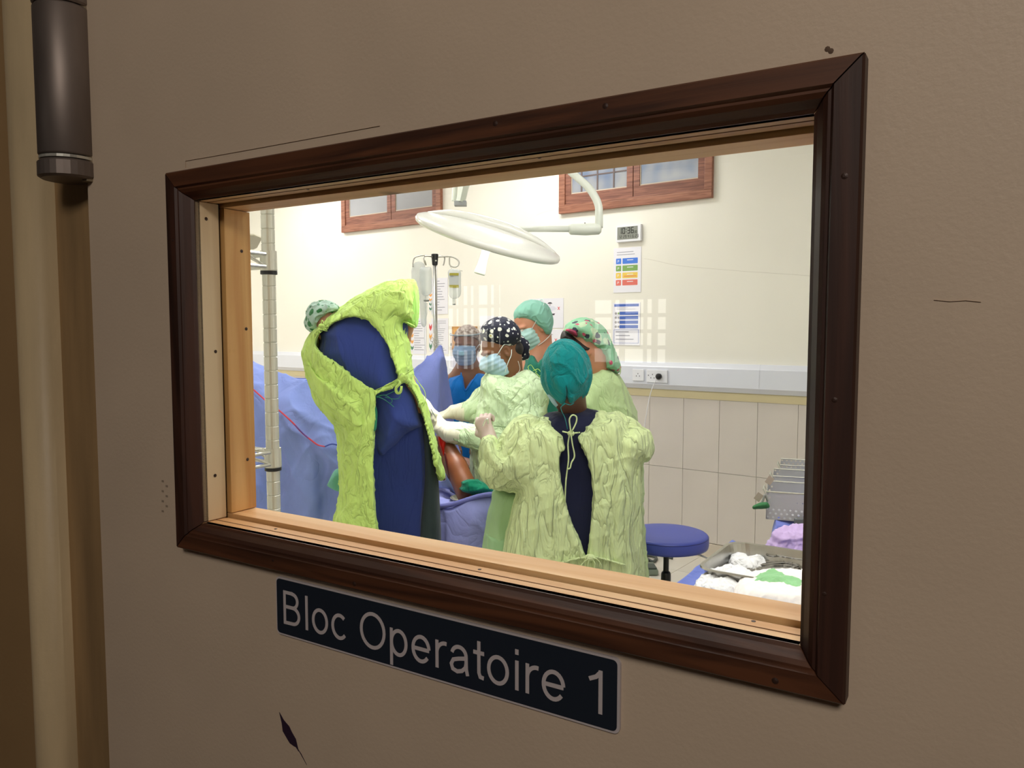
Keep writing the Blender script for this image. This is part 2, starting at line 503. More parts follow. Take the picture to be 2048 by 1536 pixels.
def nets(prims, h):
    lo = np.min([p[0] for p in prims if p[0] is not None and p[4] == 'add'], 0) - 2 * h
    hi = np.max([p[1] for p in prims if p[0] is not None and p[4] == 'add'], 0) + 2 * h
    n = np.ceil((hi - lo) / h).astype(int) + 1
    ax = [(lo[i] + np.arange(n[i]) * h).astype(np.float32) for i in range(3)]
    F = np.full(n, .2, np.float32)
    for plo, phi, f, k, op in prims:
        if plo is None: i0 = [0, 0, 0]; i1 = list(n)
        else:
            i0 = np.clip(np.floor((plo - lo) / h).astype(int) - 1, 0, n - 1); i1 = np.clip(np.ceil((phi - lo) / h).astype(int) + 2, 1, n)
        S = tuple(slice(i0[i], i1[i]) for i in range(3))
        if min(i1[i] - i0[i] for i in range(3)) <= 0: continue
        X = ax[0][S[0]][:, None, None]; Y = ax[1][S[1]][None, :, None]; Z = ax[2][S[2]][None, None, :]
        d = f(X, Y, Z).astype(np.float32)
        if op == 'add': F[S] = smin(F[S], d, k)
        elif op == 'max': F[S] = np.maximum(F[S], d)
        elif op == 'sub': F[S] = -smin(-F[S], d, k)
    F[0] = F[-1] = .2; F[:, 0] = F[:, -1] = .2; F[:, :, 0] = F[:, :, -1] = .2
    s = F < 0
    c = np.zeros(tuple(n - 1), np.int8)
    for dx in (0, 1):
        for dy in (0, 1):
            for dz in (0, 1):
                c += s[dx:n[0] - 1 + dx, dy:n[1] - 1 + dy, dz:n[2] - 1 + dz]
    act = (c > 0) & (c < 8)
    I = np.argwhere(act)
    idx = np.full(act.shape, -1, np.int64); idx[act] = np.arange(len(I))
    acc = np.zeros((len(I), 3)); cnt = np.zeros(len(I))
    corners = [(a, b, e) for a in (0, 1) for b in (0, 1) for e in (0, 1)]
    for ca in corners:
        for k in range(3):
            if ca[k]: continue
            cb = list(ca); cb[k] = 1
            A = F[I[:, 0] + ca[0], I[:, 1] + ca[1], I[:, 2] + ca[2]]; B = F[I[:, 0] + cb[0], I[:, 1] + cb[1], I[:, 2] + cb[2]]
            m = (A < 0) != (B < 0)
            t = np.where(m, A / np.where(m, A - B, 1), 0)
            p = np.tile(np.array(ca, float), (len(I), 1)); p[:, k] = t
            acc[m] += p[m]; cnt[m] += 1
    V = lo + (I + acc / cnt[:, None]) * h
    Q = []
    for k in range(3):
        o1, o2 = [j for j in range(3) if j != k]
        sl0 = [slice(1, None)] * 3; sl0[k] = slice(0, n[k] - 1)
        a = s[tuple(slice(1, n[j] - 1) if j != k else slice(0, n[k] - 1) for j in range(3))]
        b = s[tuple(slice(1, n[j] - 1) if j != k else slice(1, n[k]) for j in range(3))]
        e = np.argwhere(a != b)
        if not len(e): continue
        inside = a[tuple(e.T)]
        g = e.copy(); g[:, o1] += 1; g[:, o2] += 1
        def cell(d1, d2):
            q = g.copy(); q[:, o1] -= d1; q[:, o2] -= d2
            return idx[tuple(q.T)]
        q = np.stack([cell(1, 1), cell(0, 1), cell(0, 0), cell(1, 0)], 1)
        flip = inside if k != 1 else ~inside
        q[~flip] = q[~flip][:, ::-1]
        Q.append(q)
    return V, np.concatenate(Q)
def vnormals(V, Q):
    n = np.cross(V[Q[:, 2]] - V[Q[:, 0]], V[Q[:, 3]] - V[Q[:, 1]])
    N = np.zeros_like(V)
    for k in range(3):
        for j in range(4): N[:, k] += np.bincount(Q[:, j], n[:, k], len(V))
    return N / (np.linalg.norm(N, axis=1)[:, None] + 1e-12)
def blob(name, prims, h, m, parent, disp=(), relax=1, **kw):
    V, Q = nets(prims, h)
    if relax:
        E = np.concatenate([Q[:, [0, 1]], Q[:, [1, 2]], Q[:, [2, 3]], Q[:, [3, 0]]])
        E = np.concatenate([E, E[:, ::-1]])
        cnt = np.bincount(E[:, 0], minlength=len(V))[:, None] + 1e-9
        for _ in range(relax):
            S = np.stack([np.bincount(E[:, 0], V[E[:, 1], k], len(V)) for k in range(3)], 1) / cnt
            V = V * .5 + S * .5
    if disp:
        N = vnormals(V, Q)
        a = 0
        for f in disp: a = a + f(V, N)
        V = V + N * a[:, None]
    return link(name, V, Q, m, parent, world=True, smooth=True, **kw)
def grid_sheet(name, rows, nu, nv, m, parent=None, disp=(), thick=.002, **kw):
    """cloth through a grid of control points (world), with thickness"""
    R = [catmull(r, nu) for r in rows]
    C = [catmull([R[i][j] for i in range(len(R))], nv) for j in range(len(R[0]))]
    A = np.array(C)                      # (cols, rows, 3)
    a, b, _ = A.shape
    V = A.reshape(-1, 3)
    idx = np.arange(a * b).reshape(a, b)
    Q = np.stack([idx[:-1, :-1], idx[1:, :-1], idx[1:, 1:], idx[:-1, 1:]], -1).reshape(-1, 4)
    N = vnormals(V, Q)
    if disp:
        d = 0
        for f in disp: d = d + f(V, N)
        V = V + N * d[:, None]; N = vnormals(V, Q)
    n = len(V)
    V2 = np.concatenate([V, V + N * thick])
    rim = np.concatenate([idx[:, 0], idx[-1, 1:], idx[-2::-1, -1], idx[0, -2:0:-1]])
    rn = np.roll(rim, -1)
    Q2 = np.concatenate([Q[:, ::-1], Q + n, np.stack([rim, rn, rn + n, rim + n], 1)])
    return link(name, V2, Q2, m, parent, world=True, smooth=True, **kw)
# ================================================================== THE SETTING
cream = mat('cream_paint', srgb(226, 214, 190), rough=.32, var=.03, vscale=2, bump=.15, bscale=14, bdist=.003)
cream_mat = mat('cream_wall', srgb(242, 238, 227), rough=.38, var=.03, vscale=1.4, bump=.10, bscale=9, bdist=.004)
door_paint = mat('door_paint', srgb(205, 186, 164), rough=.5, var=.045, vscale=7, bump=.2, bscale=300, bdist=.0009)
jamb_paint = mat('jamb_paint', srgb(196, 176, 140), rough=.5, var=.22, vscale=22, vstretch=(1, 1, .12), bump=.4, bscale=120, bdist=.001, detail=6)
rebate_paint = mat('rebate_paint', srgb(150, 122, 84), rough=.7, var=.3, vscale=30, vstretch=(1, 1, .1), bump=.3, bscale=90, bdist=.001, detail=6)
dark_wood_x = wood('dark_wood_across', srgb(54, 29, 17), srgb(96, 57, 34), 'x', 20, .5)
dark_wood_z = wood('dark_wood_upright', srgb(42, 22, 15), srgb(72, 42, 30), 'z', 20, .5)
pine_x = wood('pine_across', srgb(216, 163, 108), srgb(238, 198, 148), 'x', 14, .55, knots=True)
pine_z = wood('pine_upright', srgb(204, 146, 82), srgb(234, 188, 124), 'z', 14, .55, knots=True)
pine_pale = wood('pine_pale', srgb(214, 184, 142), srgb(236, 212, 174), 'z', 12, .6, knots=True)
gap_dark = mat('seal_dark', srgb(52, 40, 30), rough=.9)
steel = mat('brushed_steel', srgb(190, 188, 182), rough=.28, metal=1.0, var=.08, vscale=20)
chrome = mat('chrome', srgb(216, 216, 206), rough=.25, metal=.6)
white_plastic = mat('white_plastic', srgb(236, 236, 242), rough=.3)
black_plastic = mat('black_plastic', srgb(24, 24, 28), rough=.4)
paper = mat('paper', srgb(238, 236, 244), rough=.6)
ink = mat('ink_grey', srgb(158, 158, 170), rough=.8)

# --- far wall (tiles below, trunking, windows)
U0, U1 = -7.6, 3.4
ZC = 3.25
wall_far = link('wall_far', *box(U0, U1, 0, .15, 0, ZC), cream_mat, frame=WF, kind='structure')
tile_m = mat('wall_tile_glaze', srgb(214, 205, 197), rough=.22, var=.05, vscale=3)
tv, tf = box(.0012, .2642, -.009, 0, .0012, .5038, .0012)
tile_me = None
TS = .2654; uref = wp(1367, 900)[0]
ztile = wp(1298.6, 929)[1]
k0 = int(math.floor((U0 - uref) / TS)) + 1
for row in range(3):
    z = ztile + (row - 1) * .505
    for k in range(k0, int((U1 - uref) / TS)):
        if row == 2:
            continue
        if tile_me is None:
            o = link('tile', tv, tf, tile_m, wall_far); tile_me = o.data
        else:
            o = bpy.data.objects.new('tile', tile_me); COL.objects.link(o); o.parent = wall_far
        o.location = (uref + k * TS, 0, z)
# skirting row of cut tiles
zb = ztile - .505
sk = link('baseboard_far', *box(U0, U1, -.014, 0, 0, zb - .004, .002), mat('skirting_tile', srgb(206, 194, 178), rough=.3, var=.05), frame=WF, kind='structure')
# hairline crack in the plaster
crk = [wp(*p) for p in [(1288, 517), (1310, 521), (1340, 528), (1372, 533), (1420, 537), (1480, 542), (1540, 546), (1612, 551), (1660, 556)]]
link('crack', *tube([(a, 0, z) for a, z in crk], .0013, 5, smooth=3, flat=.5), mat('crack_shade', srgb(190, 184, 168), rough=.9), wall_far)
crk = [wp(*p) for p in [(1110, 419), (1085, 425), (1072, 431)]]
link('crack', *tube([(a, 0, z) for a, z in crk], .001, 5, smooth=3, flat=.5), MATS['crack_shade'], wall_far)

# --- trunking
zt = wp(1340, 725, -.05)[1]; zb_ = wp(1440, 785, -.05)[1]
prof = [(0, zb_), (-.022, zb_), (-.055, zb_ + .035), (-.055, zt - .035), (-.05, zt - .028), (-.035, zt), (0, zt)]
V = []; F = []
n = len(prof)
for u in (U0, U1):
    V += [(u, w, z) for w, z in prof]
F = [tuple(range(n)), tuple(range(2 * n - 1, n - 1, -1))] + [(i, n + i, n + (i + 1) % n, (i + 1) % n) for i in range(n)]
trunk = thing('trim_1', None, None, WF, kind='structure')
link('trunking', V, F, mat('trunking_pvc', srgb(226, 228, 238), rough=.3), trunk)
for pxj in (700, 1518, 1110):
    uj = wp(pxj, 745, -.05)[0]
    link('joint_clip', [(u, w - .002 if w < 0 else 0, z) for u in (uj - .004, uj + .004) for w, z in prof], [f for f in F], MATS['trunking_pvc'], trunk)
link('yellowed_band', *box(U0, U1, -.012, 0, ztile + .505, zb_ - .001, .001), mat('band_paint', srgb(214, 200, 160), rough=.5), trunk)

# --- floor, ceiling, side walls
uL, uR = U0, U1
def w_near(u, dw=.14):
    p = wall_w(u, 0, 0) - np.array([0, D, 0])
    return (dw - float(np.dot(p, DW))) / float(np.dot(WW, DW))
def slab(u0, u1, z0, z1, wfar, dw=.14):
    return prism_z([(u0, wfar), (u0, w_near(u0, dw)), (u1, w_near(u1, dw)), (u1, wfar)], z0, z1)
def prism_z(P, z0, z1):
    n = len(P)
    V = [(a, b, z0) for a, b in P] + [(a, b, z1) for a, b in P]
    return V, [tuple(range(n)), tuple(range(2 * n - 1, n - 1, -1))] + [(i, n + i, n + (i + 1) % n, (i + 1) % n) for i in range(n)]
floor_m = mat('floor_tile_glaze', srgb(222, 216, 204), rough=.25, var=.05, vscale=4)
floor = link('floor', *slab(uL, uR, -.12, -.012, 0, -.02), mat('floor_grout', srgb(168, 156, 140), rough=.8), frame=WF, kind='structure')
FT = .40; fme = None
fv, ff = box(.0015, FT - .0015, .0015, FT - .0015, -.012, 0, .001)
for i in range(10):
    for j in range(13):
        u = .95 - (i + 1) * FT + .8; w = -(j + 1) * FT
        if w < w_near(u, .14) or w < w_near(u + FT, .14): continue
        if fme is None:
            o = link('tile', fv, ff, floor_m, floor); fme = o.data
        else:
            o = bpy.data.objects.new('tile', fme); COL.objects.link(o); o.parent = floor
        o.location = (u, w, 0)
xs = .95 + .8 - 10 * FT
link('tile_field', *slab(uL, xs, -.012, -.0005, 0), floor_m, floor, kind='stuff')
link('tile_field', *slab(.95 + .8, uR, -.012, -.0005, 0), floor_m, floor, kind='stuff')
ceil = link('ceiling', *slab(uL - .1, uR + .1, ZC, ZC + .1, .15, 0), mat('ceiling_white', srgb(244, 243, 240), rough=.8), frame=WF, kind='structure')
link('wall_left', *slab(uL - .15, uL, 0, ZC, .15, .1), cream_mat, frame=WF, kind='structure')
link('wall_right', *slab(uR, uR + .15, 0, ZC, .15, .1), cream_mat, frame=WF, kind='structure')

# --- the two high windows in the far wall
frame_red = wood('window_redwood', srgb(126, 76, 56), srgb(166, 110, 86), 'x', 22, .45)
frame_red2 = wood('window_redwood_sash', srgb(112, 66, 52), srgb(150, 96, 76), 'x', 22, .5)
frosted = mat('frosted_pane', srgb(158, 158, 162), rough=.25, var=.05, vscale=2)
frosted_b = mat('frosted_pane_barred', srgb(120, 134, 160), rough=.2, col2=srgb(170, 170, 172), vscale=7, detail=1)
def high_window(idx, pa, pb, mull_px, pane_m):
    ua, z0 = wp(*pa); ub, z0b = wp(*pb); z0 = (z0 + z0b) / 2; z1 = z0 + .66
    w = thing('window_%d' % idx, None, None, WF, kind='structure')
    f = .055; d = -.035
    link('bottom_rail', *box(ua, ub, d, .0, z0, z0 + f, .004), frame_red, w)
    link('top_rail', *box(ua, ub, d, .0, z1 - f, z1, .004), frame_red, w)
    link('side_rail', *box(ua, ua + f, d + .001, .0, z0 + f, z1 - f, .004), frame_red, w)
    link('side_rail', *box(ub - f, ub, d + .001, .0, z0 + f, z1 - f, .004), frame_red, w)
    i0, i1, j0, j1 = ua + f, ub - f, z0 + f, z1 - f
    um = wp(mull_px, (pa[1] + pb[1]) / 2 - 20)[0]
    g = .012
    link('bead', *box(i0, i1, d + .002, -.005, j0, j0 + g, .002), frame_red, w)
    for a, b in ((i0, um - .003), (um + .003, i1)):
        s = link('sash', *deep([box(a, b, -.022, -.004, j0 + g, j0 + g + .075, .002), box(a, b, -.022, -.004, j1 - .075, j1, .002)]), frame_red2, w)
        e = .05
        link('stile', *box(a, a + e, -.024, -.004, j0 + g + .07, j1 - .07, .002), frame_red2, s)
        link('stile', *box(b - e, b, -.024, -.004, j0 + g + .07, j1 - .07, .002), frame_red2, s)
        link('pane', *box(a + e - .004, b - e + .004, -.014, -.009, j0 + g + .07, j1 - .07), pane_m, s)
        link('putty', *deep([box(a + e, b - e, -.018, -.0138, j0 + g + .075, j0 + g + .083), box(a + e, a + e + .007, -.018, -.0138, j0 + g + .083, j1 - .075)]), mat('putty', srgb(202, 186, 168), rough=.8), s)
    return w, ua, ub, z0, z1, um
high_window(1, (688, 467), (886, 443), 786, frosted)
W2 = high_window(2, (1122, 429), (1427, 396), 1269, frosted_b)
# bars seen through the right window's left pane
w, ua, ub, z0, z1, um = W2
bar_m = mat('window_bar', srgb(104, 88, 86), rough=.6)
for k in range(3):
    u = ua + .19 + k * .14
    if u < um - .08: link('bar', *box(u, u + .012, -.0175, -.0142, z0 + .15, z1 - .14), bar_m, w)
for z in (z0 + .26,):
    link('bar', *box(ua + .11, um - .06, -.0172, -.0142, z, z + .01), bar_m, w)

# --- ceiling lights of the theatre; two near the door added to brighten the foreground
panel_m = mat('light_panel', (1, 1, 1, 1), emit=(1.0, .985, .965, 1), estr=LIGHT_ROOM)
for k, (u, w_) in enumerate([(-3.7, -.75), (-1.0, -.75), (-3.6, -2.6), (-1.0, -2.5), (1.75, -2.7), (-5.9, -2.0), (1.5, -3.7)]):
    M = WF @ T((u, w_, ZC))
    c = thing('ceiling_light', ['flat white ceiling light panel by the far wall above the left window',
        'flat white ceiling light panel by the far wall above the right window', 'flat white ceiling light panel over the operating table',
        'flat white ceiling light panel over the surgeon with the teal cap', 'flat white ceiling light panel added to brighten the instrument table',
        'flat white ceiling light panel at the far left end of the theatre', 'flat white ceiling light panel added inside the door to brighten the foreground'][k], 'light', M, 'ceiling light panels of the theatre')
    link('housing', *box(-.62, .62, -.16, .16, -.05, 0, .004), white_plastic, c)
    link('diffuser', *box(-.6, .6, -.14, .14, -.056, -.05), panel_m, c)

# ================================================================== near wall with the door (door frame: u right, w into the theatre)
s_leaf = dp(190, 760)[0]
s_jr, s_jl = dp(105, 760, -.004)[0], dp(47, 760, -.010)[0]
nw = thing('wall_near', None, None, DF, kind='structure')
wall_m2 = mat('hall_wall_paint', srgb(158, 128, 88), rough=.6, var=.06, vscale=6, bump=.2, bscale=200, bdist=.001)
for wa_, wb_, m_ in ((-.012, .07, wall_m2), (.07, .14, cream_mat)):
    link('masonry', *box(-7.6, s_jl - .005, wa_, wb_, 0, ZC), m_, nw)
    link('masonry', *box(.46, 4.2, wa_, wb_, 0, ZC), m_, nw)
    link('masonry', *box(s_jl - .005, .46, wa_, wb_, 2.14, ZC), m_, nw)
d1 = thing('door_1', None, None, DF, kind='structure')
# jamb bead (rounded nose) and dark rebate
prof = [(s_jl, .10), (s_jl, -.004)] + [(s_jl + (s_jr - s_jl) * t, -.004 - .017 * math.sin(math.pi * min(1, .12 + t * .88)) ** .6) for t in np.linspace(.03, 1, 15)]
def run_z(prof, z0, z1):
    n = len(prof)
    V = [(a, b, z0) for a, b in prof] + [(a, b, z1) for a, b in prof]
    return V, [tuple(range(n)), tuple(range(2 * n - 1, n - 1, -1))] + [(i, n + i, n + (i + 1) % n, (i + 1) % n) for i in range(n)]
link('jamb', *run_z(prof + [(s_jr, .10)], 0, 2.14), jamb_paint, d1, smooth=True)
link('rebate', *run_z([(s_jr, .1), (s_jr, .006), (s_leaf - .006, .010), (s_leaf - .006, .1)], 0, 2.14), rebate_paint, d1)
link('jamb', *box(.425, .46, -.02, .10, 0, 2.14), jamb_paint, d1)

# opening rectangle from the casing's outer corners
wc = -.012
c4 = [dp(328, 346, wc), dp(1730, 101, wc), dp(1690, 1412, wc), dp(352, 1096, wc)]
oL = (c4[0][0] + c4[3][0]) / 2; oR = (c4[1][0] + c4[2][0]) / 2
oB = (c4[2][1] + c4[3][1]) / 2; oT = (c4[0][1] + c4[1][1]) / 2
CW = .0245
a0, a1, b0, b1 = oL + CW, oR - CW, oB + CW - .0015, oT - CW + .001
# leaf with hole: four slabs joined into one solid
lz0, lz1, lr = .01, 2.10, .42
hx0, hx1, hz0, hz1 = a0 - .004, a1 + .004, b0 - .004, b1 + .004
def plate_hole(x0, x1, z0, z1, u0, u1, v0, v1, w0, w1):
    V = []
    for w in (w0, w1):
        V += [(x0, w, z0), (x1, w, z0), (x1, w, z1), (x0, w, z1), (u0, w, v0), (u1, w, v0), (u1, w, v1), (u0, w, v1)]
    F = []
    for i in range(4):
        j = (i + 1) % 4
        F += [(i, j, 4 + j, 4 + i), (8 + j, 8 + i, 12 + i, 12 + j), (j, i, 8 + i, 8 + j), (4 + i, 4 + j, 12 + j, 12 + i)]
    return V, F
link('door_leaf', *plate_hole(s_leaf, lr, lz0, lz1, hx0, hx1, hz0, hz1, 0, .042), door_paint, d1)
# mitred casing: profile (distance inwards, w)
cprof = [(0, .0), (0, -.0105), (.0012, -.012), (.0135, -.0125), (.0150, -.0105), (.0165, -.0105), (.0190, -.0085), (.0225, -.0035), (CW, -.0015), (CW, .004), (.02, .0)]
def mitre(p0, p1, q0, q1):
    """board between outer corners p0->p1 with inner corners q0->q1"""
    n = len(cprof); V = []
    for P, Q in ((p0, q0), (p1, q1)):
        for d, w in cprof:
            t = d / CW
            V.append((P[0] + (Q[0] - P[0]) * t, w, P[1] + (Q[1] - P[1]) * t))
    F = [tuple(range(n)), tuple(range(2 * n - 1, n - 1, -1))] + [(i, n + i, n + (i + 1) % n, (i + 1) % n) for i in range(n)]
    return V, F
OC = [(oL, oB), (oR, oB), (oR, oT), (oL, oT)]
IC = [(a0, b0), (a1, b0), (a1, b1), (a0, b1)]
g = .0005
win = thing('window_3', None, None, DF, kind='structure')
for i in range(4):
    j = (i + 1) % 4
    dx, dz = OC[j][0] - OC[i][0], OC[j][1] - OC[i][1]
    L_ = math.hypot(dx, dz); e = (dx / L_ * g, dz / L_ * g)
    sh = lambda p, s: (p[0] + s * e[0], p[1] + s * e[1])
    link('casing_board', *mitre(sh(OC[i], 1), sh(OC[j], -1), sh(IC[i], 1), sh(IC[j], -1)), dark_wood_x if i % 2 == 0 else dark_wood_z, win)
# nail heads sunk in the casing
nail = mat('nail_head', srgb(58, 38, 30), rough=.5, metal=.2)
for (px, py) in [(1688, 352), (1668, 800), (1648, 1188), (1210, 212), (990, 247), (545, 1120), (708, 1168), (1550, 1362), (345, 480)]:
    s_, z_ = dp(px, py, -.0125)
    link('nail', *lathe([(.0016, -.0006), (.0019, .0002), (.0006, .0006)], 10, (s_, -.0120, z_), (0, -1, 0)), nail, win)
# pine lining: front strip, dark gap with the pane, rear stop standing slightly proud
w1, w2, w3 = .023, .0262, .054
pr = .0032
def lining(nm, d0, wa, wb, m_x, m_z, wob=.0006):
    """four boards round the opening whose faces stand d0 inside"""
    t = .012
    X0, X1, Z0, Z1 = a0 + d0, a1 - d0, b0 + d0, b1 - d0
    r = random.Random(int(wa * 1e5))
    for i, (x0, x1, z0, z1, m_) in enumerate([(X0 - t, X0, Z0 + .0006, Z1 - .0006, m_z), (X1, X1 + t, Z0, Z1, m_z), (X0 - t, X1 + t, Z0 - t, Z0, m_x), (X0 - t, X1 + t, Z1, Z1 + t, m_x)]):
        bv, bf = box(x0, x1, wa, wb, z0, z1, .0006)
        link(nm, bv, bf, m_, win)
lining('lining_board', 0, -.0012, w1, pine_x, pine_pale)
lining('lining_backing', -.003, w1 - .001, w2 + .001, gap_dark, gap_dark)
lining('glazing_stop', pr, w2, w3, pine_x, pine_z)
# groove along the middle of the sill and head boards
link('groove', *deep([box(a0, a1, .0115, .0125, b0 - .0005, b0 + .00025), box(a0, a1, .0115, .0125, b1 - .00025, b1 + .0005)]), mat('groove_shade', srgb(120, 78, 44), rough=.9), win)
for (u_, w_) in [(.12, .014), (.33, .013), (.52, .016)]:
    link('nail', *lathe([(.0012, -.0004), (.0014, .0001), (.0004, .0004)], 8, (a0 + u_, w_, b1 - .0001), (0, 0, -1)), nail, win)
    link('nail', *lathe([(.0012, -.0004), (.0014, .0001), (.0004, .0004)], 8, (a0 + u_ - .05, w_ + .004, b0 + .0001), (0, 0, 1)), nail, win)
for (w_, z_) in [(.012, .04), (.016, .15), (.010, .265), (.045, .05), (.047, .17), (.044, .24)]:
    dd = 0 if w_ < w1 else pr
    link('nail', *lathe([(.0014, -.0004), (.0016, .0001), (.0004, .0004)], 8, (a0 + dd + .0001, w_, b0 + z_), (1, 0, 0)), nail, win)
link('pane', *box(a0 - .002, a1 + .002, w1 + .0005, w1 + .0025, b0 - .002, b1 + .002), sheet_glass('window_glass', (.985, .995, .985, 1)), win)
# filler line above the casing's left end, smudges, ink mark on the leaf
def decal(nm, pts, m_, parent, w=-.0003, r=.0008, frame_fn=dp, flat=.4):
    P = [frame_fn(*p) for p in pts]
    return link(nm, *tube([(a, w, z) for a, z in P], r, 6, flat=flat), m_, parent)
mark_m = mat('paint_edge', srgb(176, 156, 134), rough=.8)
decal('paint_ridge', [(372, 336), (372, 322), (420, 314), (520, 296), (640, 274), (760, 252)], mark_m, d1, r=.0004)
decal('scratch', [(1868, 600), (1900, 603), (1932, 601), (1962, 604)], mark_m, d1, r=.0003)
inkm = mat('purple_ink', srgb(44, 26, 48), rough=.6)
ip = [(559, 1424), (568, 1440), (579, 1453), (584, 1464), (592, 1478), (598, 1503), (592, 1494), (588, 1492), (580, 1486), (574, 1476), (566, 1462), (564, 1446)]
P = [dp(*p) for p in ip]
link('ink_mark', *prism([(a, z) for a, z in P], -.0004, .0), inkm, d1, label='small purple ink mark')
P = [dp(*p) for p in [(594, 1494), (603, 1508), (614, 1530), (604, 1512)]]
link('ink_mark', *prism([(a, z) for a, z in P], -.0004, .0), inkm, d1)
for (px, py) in [(1655, 98), (1662, 102)]:
    s_, z_ = dp(px, py)
    link('chip', *lathe([(.0012, -.0001), (.0014, .0002), (.0003, .0004)], 8, (s_, 0, z_), (0, -1, 0)), mat('chip_brown', srgb(96, 76, 60), rough=.8), d1)
smudge = mat('smudge', srgb(150, 134, 116), rough=.8)
for k in range(7):
    s_, z_ = dp(326 + (k % 2) * 8, 962 + k * 10)
    link('smudge', *box(s_ - .0018, s_ + .0014, -.0002, 0, z_ - .0012, z_ + .0008), smudge, d1)

# --- hinge
hz_top = 2.0
hb = dp(135, 322, -.012)[1]; hbb = dp(135, 360, -.012)[1]
hc = (dp(101, 250, -.012)[0] + dp(160, 250, -.012)[0]) / 2; hr = (dp(160, 250, -.012)[0] - dp(101, 250, -.012)[0]) / 2
hy = -.010
old_steel = mat('worn_steel', srgb(122, 112, 106), rough=.5, metal=.6, var=.35, vscale=18, vstretch=(1, 1, .25), detail=6)
H = hb - hbb
tp = dp(135, 12, -.012)[1] - hbb
def sh(vf): return [(v[0] + hc, v[1] + hy, v[2] + hbb) for v in vf[0]], vf[1]
hinge = link('hinge', *sh(box(hr * .9, s_leaf - hc + .001, .004, .012, -.002, tp + .045, .001)), mat('painted_hinge_leaf', srgb(150, 138, 116), rough=.5, metal=.3), d1, label='worn grey steel barrel hinge')
link('lower_knuckle', *sh(lathe([(hr * .92, 0), (hr * 1.04, .002), (hr * 1.04, H - .003), (hr * .96, H - .001)], 28)), old_steel, hinge)
link('washer', *sh(lathe([(hr * .9, H - .0005), (hr * .98, H), (hr * .98, H + .0025), (hr * .9, H + .003)], 28)), chrome, hinge)
link('barrel', *sh(lathe([(hr * .96, H + .0035), (hr, H + .005), (hr, tp - .002), (hr * .94, tp)], 48)), old_steel, hinge, smooth=True)
link('upper_knuckle', *sh(lathe([(hr * .96, tp + .001), (hr * 1.02, tp + .003), (hr * 1.02, tp + .05), (hr * .8, tp + .054)], 28)), old_steel, hinge)
link('leaf_edge', *sh(box(s_leaf - hc - .003, s_leaf - hc + .001, -.003, .011, H * .6, tp + .045, .0008)), MATS['painted_hinge_leaf'], hinge)

# --- sign
q = [dp(552, 1156, -.002), dp(1240, 1313, -.002), dp(1240, 1473, -.002), dp(554, 1264, -.002)]
sx0 = (q[0][0] + q[3][0]) / 2; sx1 = (q[1][0] + q[2][0]) / 2
sz1 = (q[0][1] + q[1][1]) / 2; sz0 = (q[2][1] + q[3][1]) / 2
sign = thing('door_sign', 'dark navy door sign with white border reading Bloc Operatoire 1', 'sign', DF @ T((sx0, 0, sz0)))
SWd, SHt = sx1 - sx0, sz1 - sz0
signw = mat('sign_white', srgb(196, 188, 190), rough=.45)
link('plate', *prism(rrect(0, SWd, 0, SHt, .004), 0, -.0022), signw, sign)
link('panel', *prism(rrect(.0013, SWd - .0018, .0016, SHt - .0013, .0032), -.0022, -.0026), mat('sign_navy', srgb(30, 38, 50), rough=.35), sign)
def sgn(px, py):
    a, z = dp(px, py, -.0026); return a - sx0, z - sz0
tx0 = sgn(567, 1215)[0]; tx1 = sgn(1202, 1380)[0]
tz1 = sgn(567, 1180)[1]; tz0 = sgn(572, 1248)[1]
# lettering drawn as constant strokes (grotesque sans), cap height 1
def arc(cx, cz, rx, rz, a0, a1, n=14):
    return [(cx + rx * math.cos(math.radians(a0 + (a1 - a0) * i / n)), cz + rz * math.sin(math.radians(a0 + (a1 - a0) * i / n))) for i in range(n + 1)]
SWT = .10; hw_ = SWT / 2
def ring(cx, cz, rx, rz): return ('ring', cx, cz, rx, rz)
XH = .725
xr = XH / 2 - hw_ + .01; xc = XH / 2
GL = {
 'B': (.90, [[(.13, 0), (.13, 1)], [(.13, 1 - hw_), (.45, 1 - hw_)] + arc(.45, .765, .21, .765 - .53 - 0, 90, -90)[0:0] + arc(.46, .735, .215, .206, 90, -90) + [(.13, .529)], [(.46, .529)] + arc(.48, .294, .255, .235, 90, -90) + [(.13, hw_)]]),
 'l': (.32, [[(.16, 0), (.16, 1)]]),
 'o': (.78, [ring(.385, xc, .275, xr)]),
 'c': (.70, [arc(.385, xc, .27, xr, 48, 318, 20)]),
 'O': (1.08, [ring(.54, .5, .42, .5 - hw_ + .012)]),
 'p': (.78, [[(.14, -.28), (.14, XH)], ring(.40, xc, .255, xr)]),
 'e': (.78, [[(.12, xc - .0), (.655, xc)], arc(.385, xc, .27, xr, 4, 322, 24)]),
 'r': (.48, [[(.14, 0), (.14, XH)], arc(.40, .40, .26, XH - .40 - hw_, 175, 78, 8)]),
 'a': (.78, [arc(.37, XH - .26, .225, .26 - hw_ + .01, 168, 0, 12) + [(.595, .40), (.60, .16), (.64, 0)], arc(.345, .215, .225, .165, 60, 300, 14)[0:0] + [(.595, .435), (.36, .385), (.19, .33), (.125, .21), (.17, .09), (.31, .047), (.46, .09), (.57, .19), (.597, .30)]]),
 't': (.40, [[(.21, .96), (.21, .17), (.25, .07), (.36, .055)], [(.04, XH - .055), (.37, XH - .055)]]),
 'i': (.32, [[(.16, 0), (.16, XH)], [(.16, .87), (.16, 1)]]),
 '1': (.78, [[(.44, 0), (.44, 1)], [(.44, .96), (.33, .84), (.15, .755)]]),
 ' ': (.40, [])}
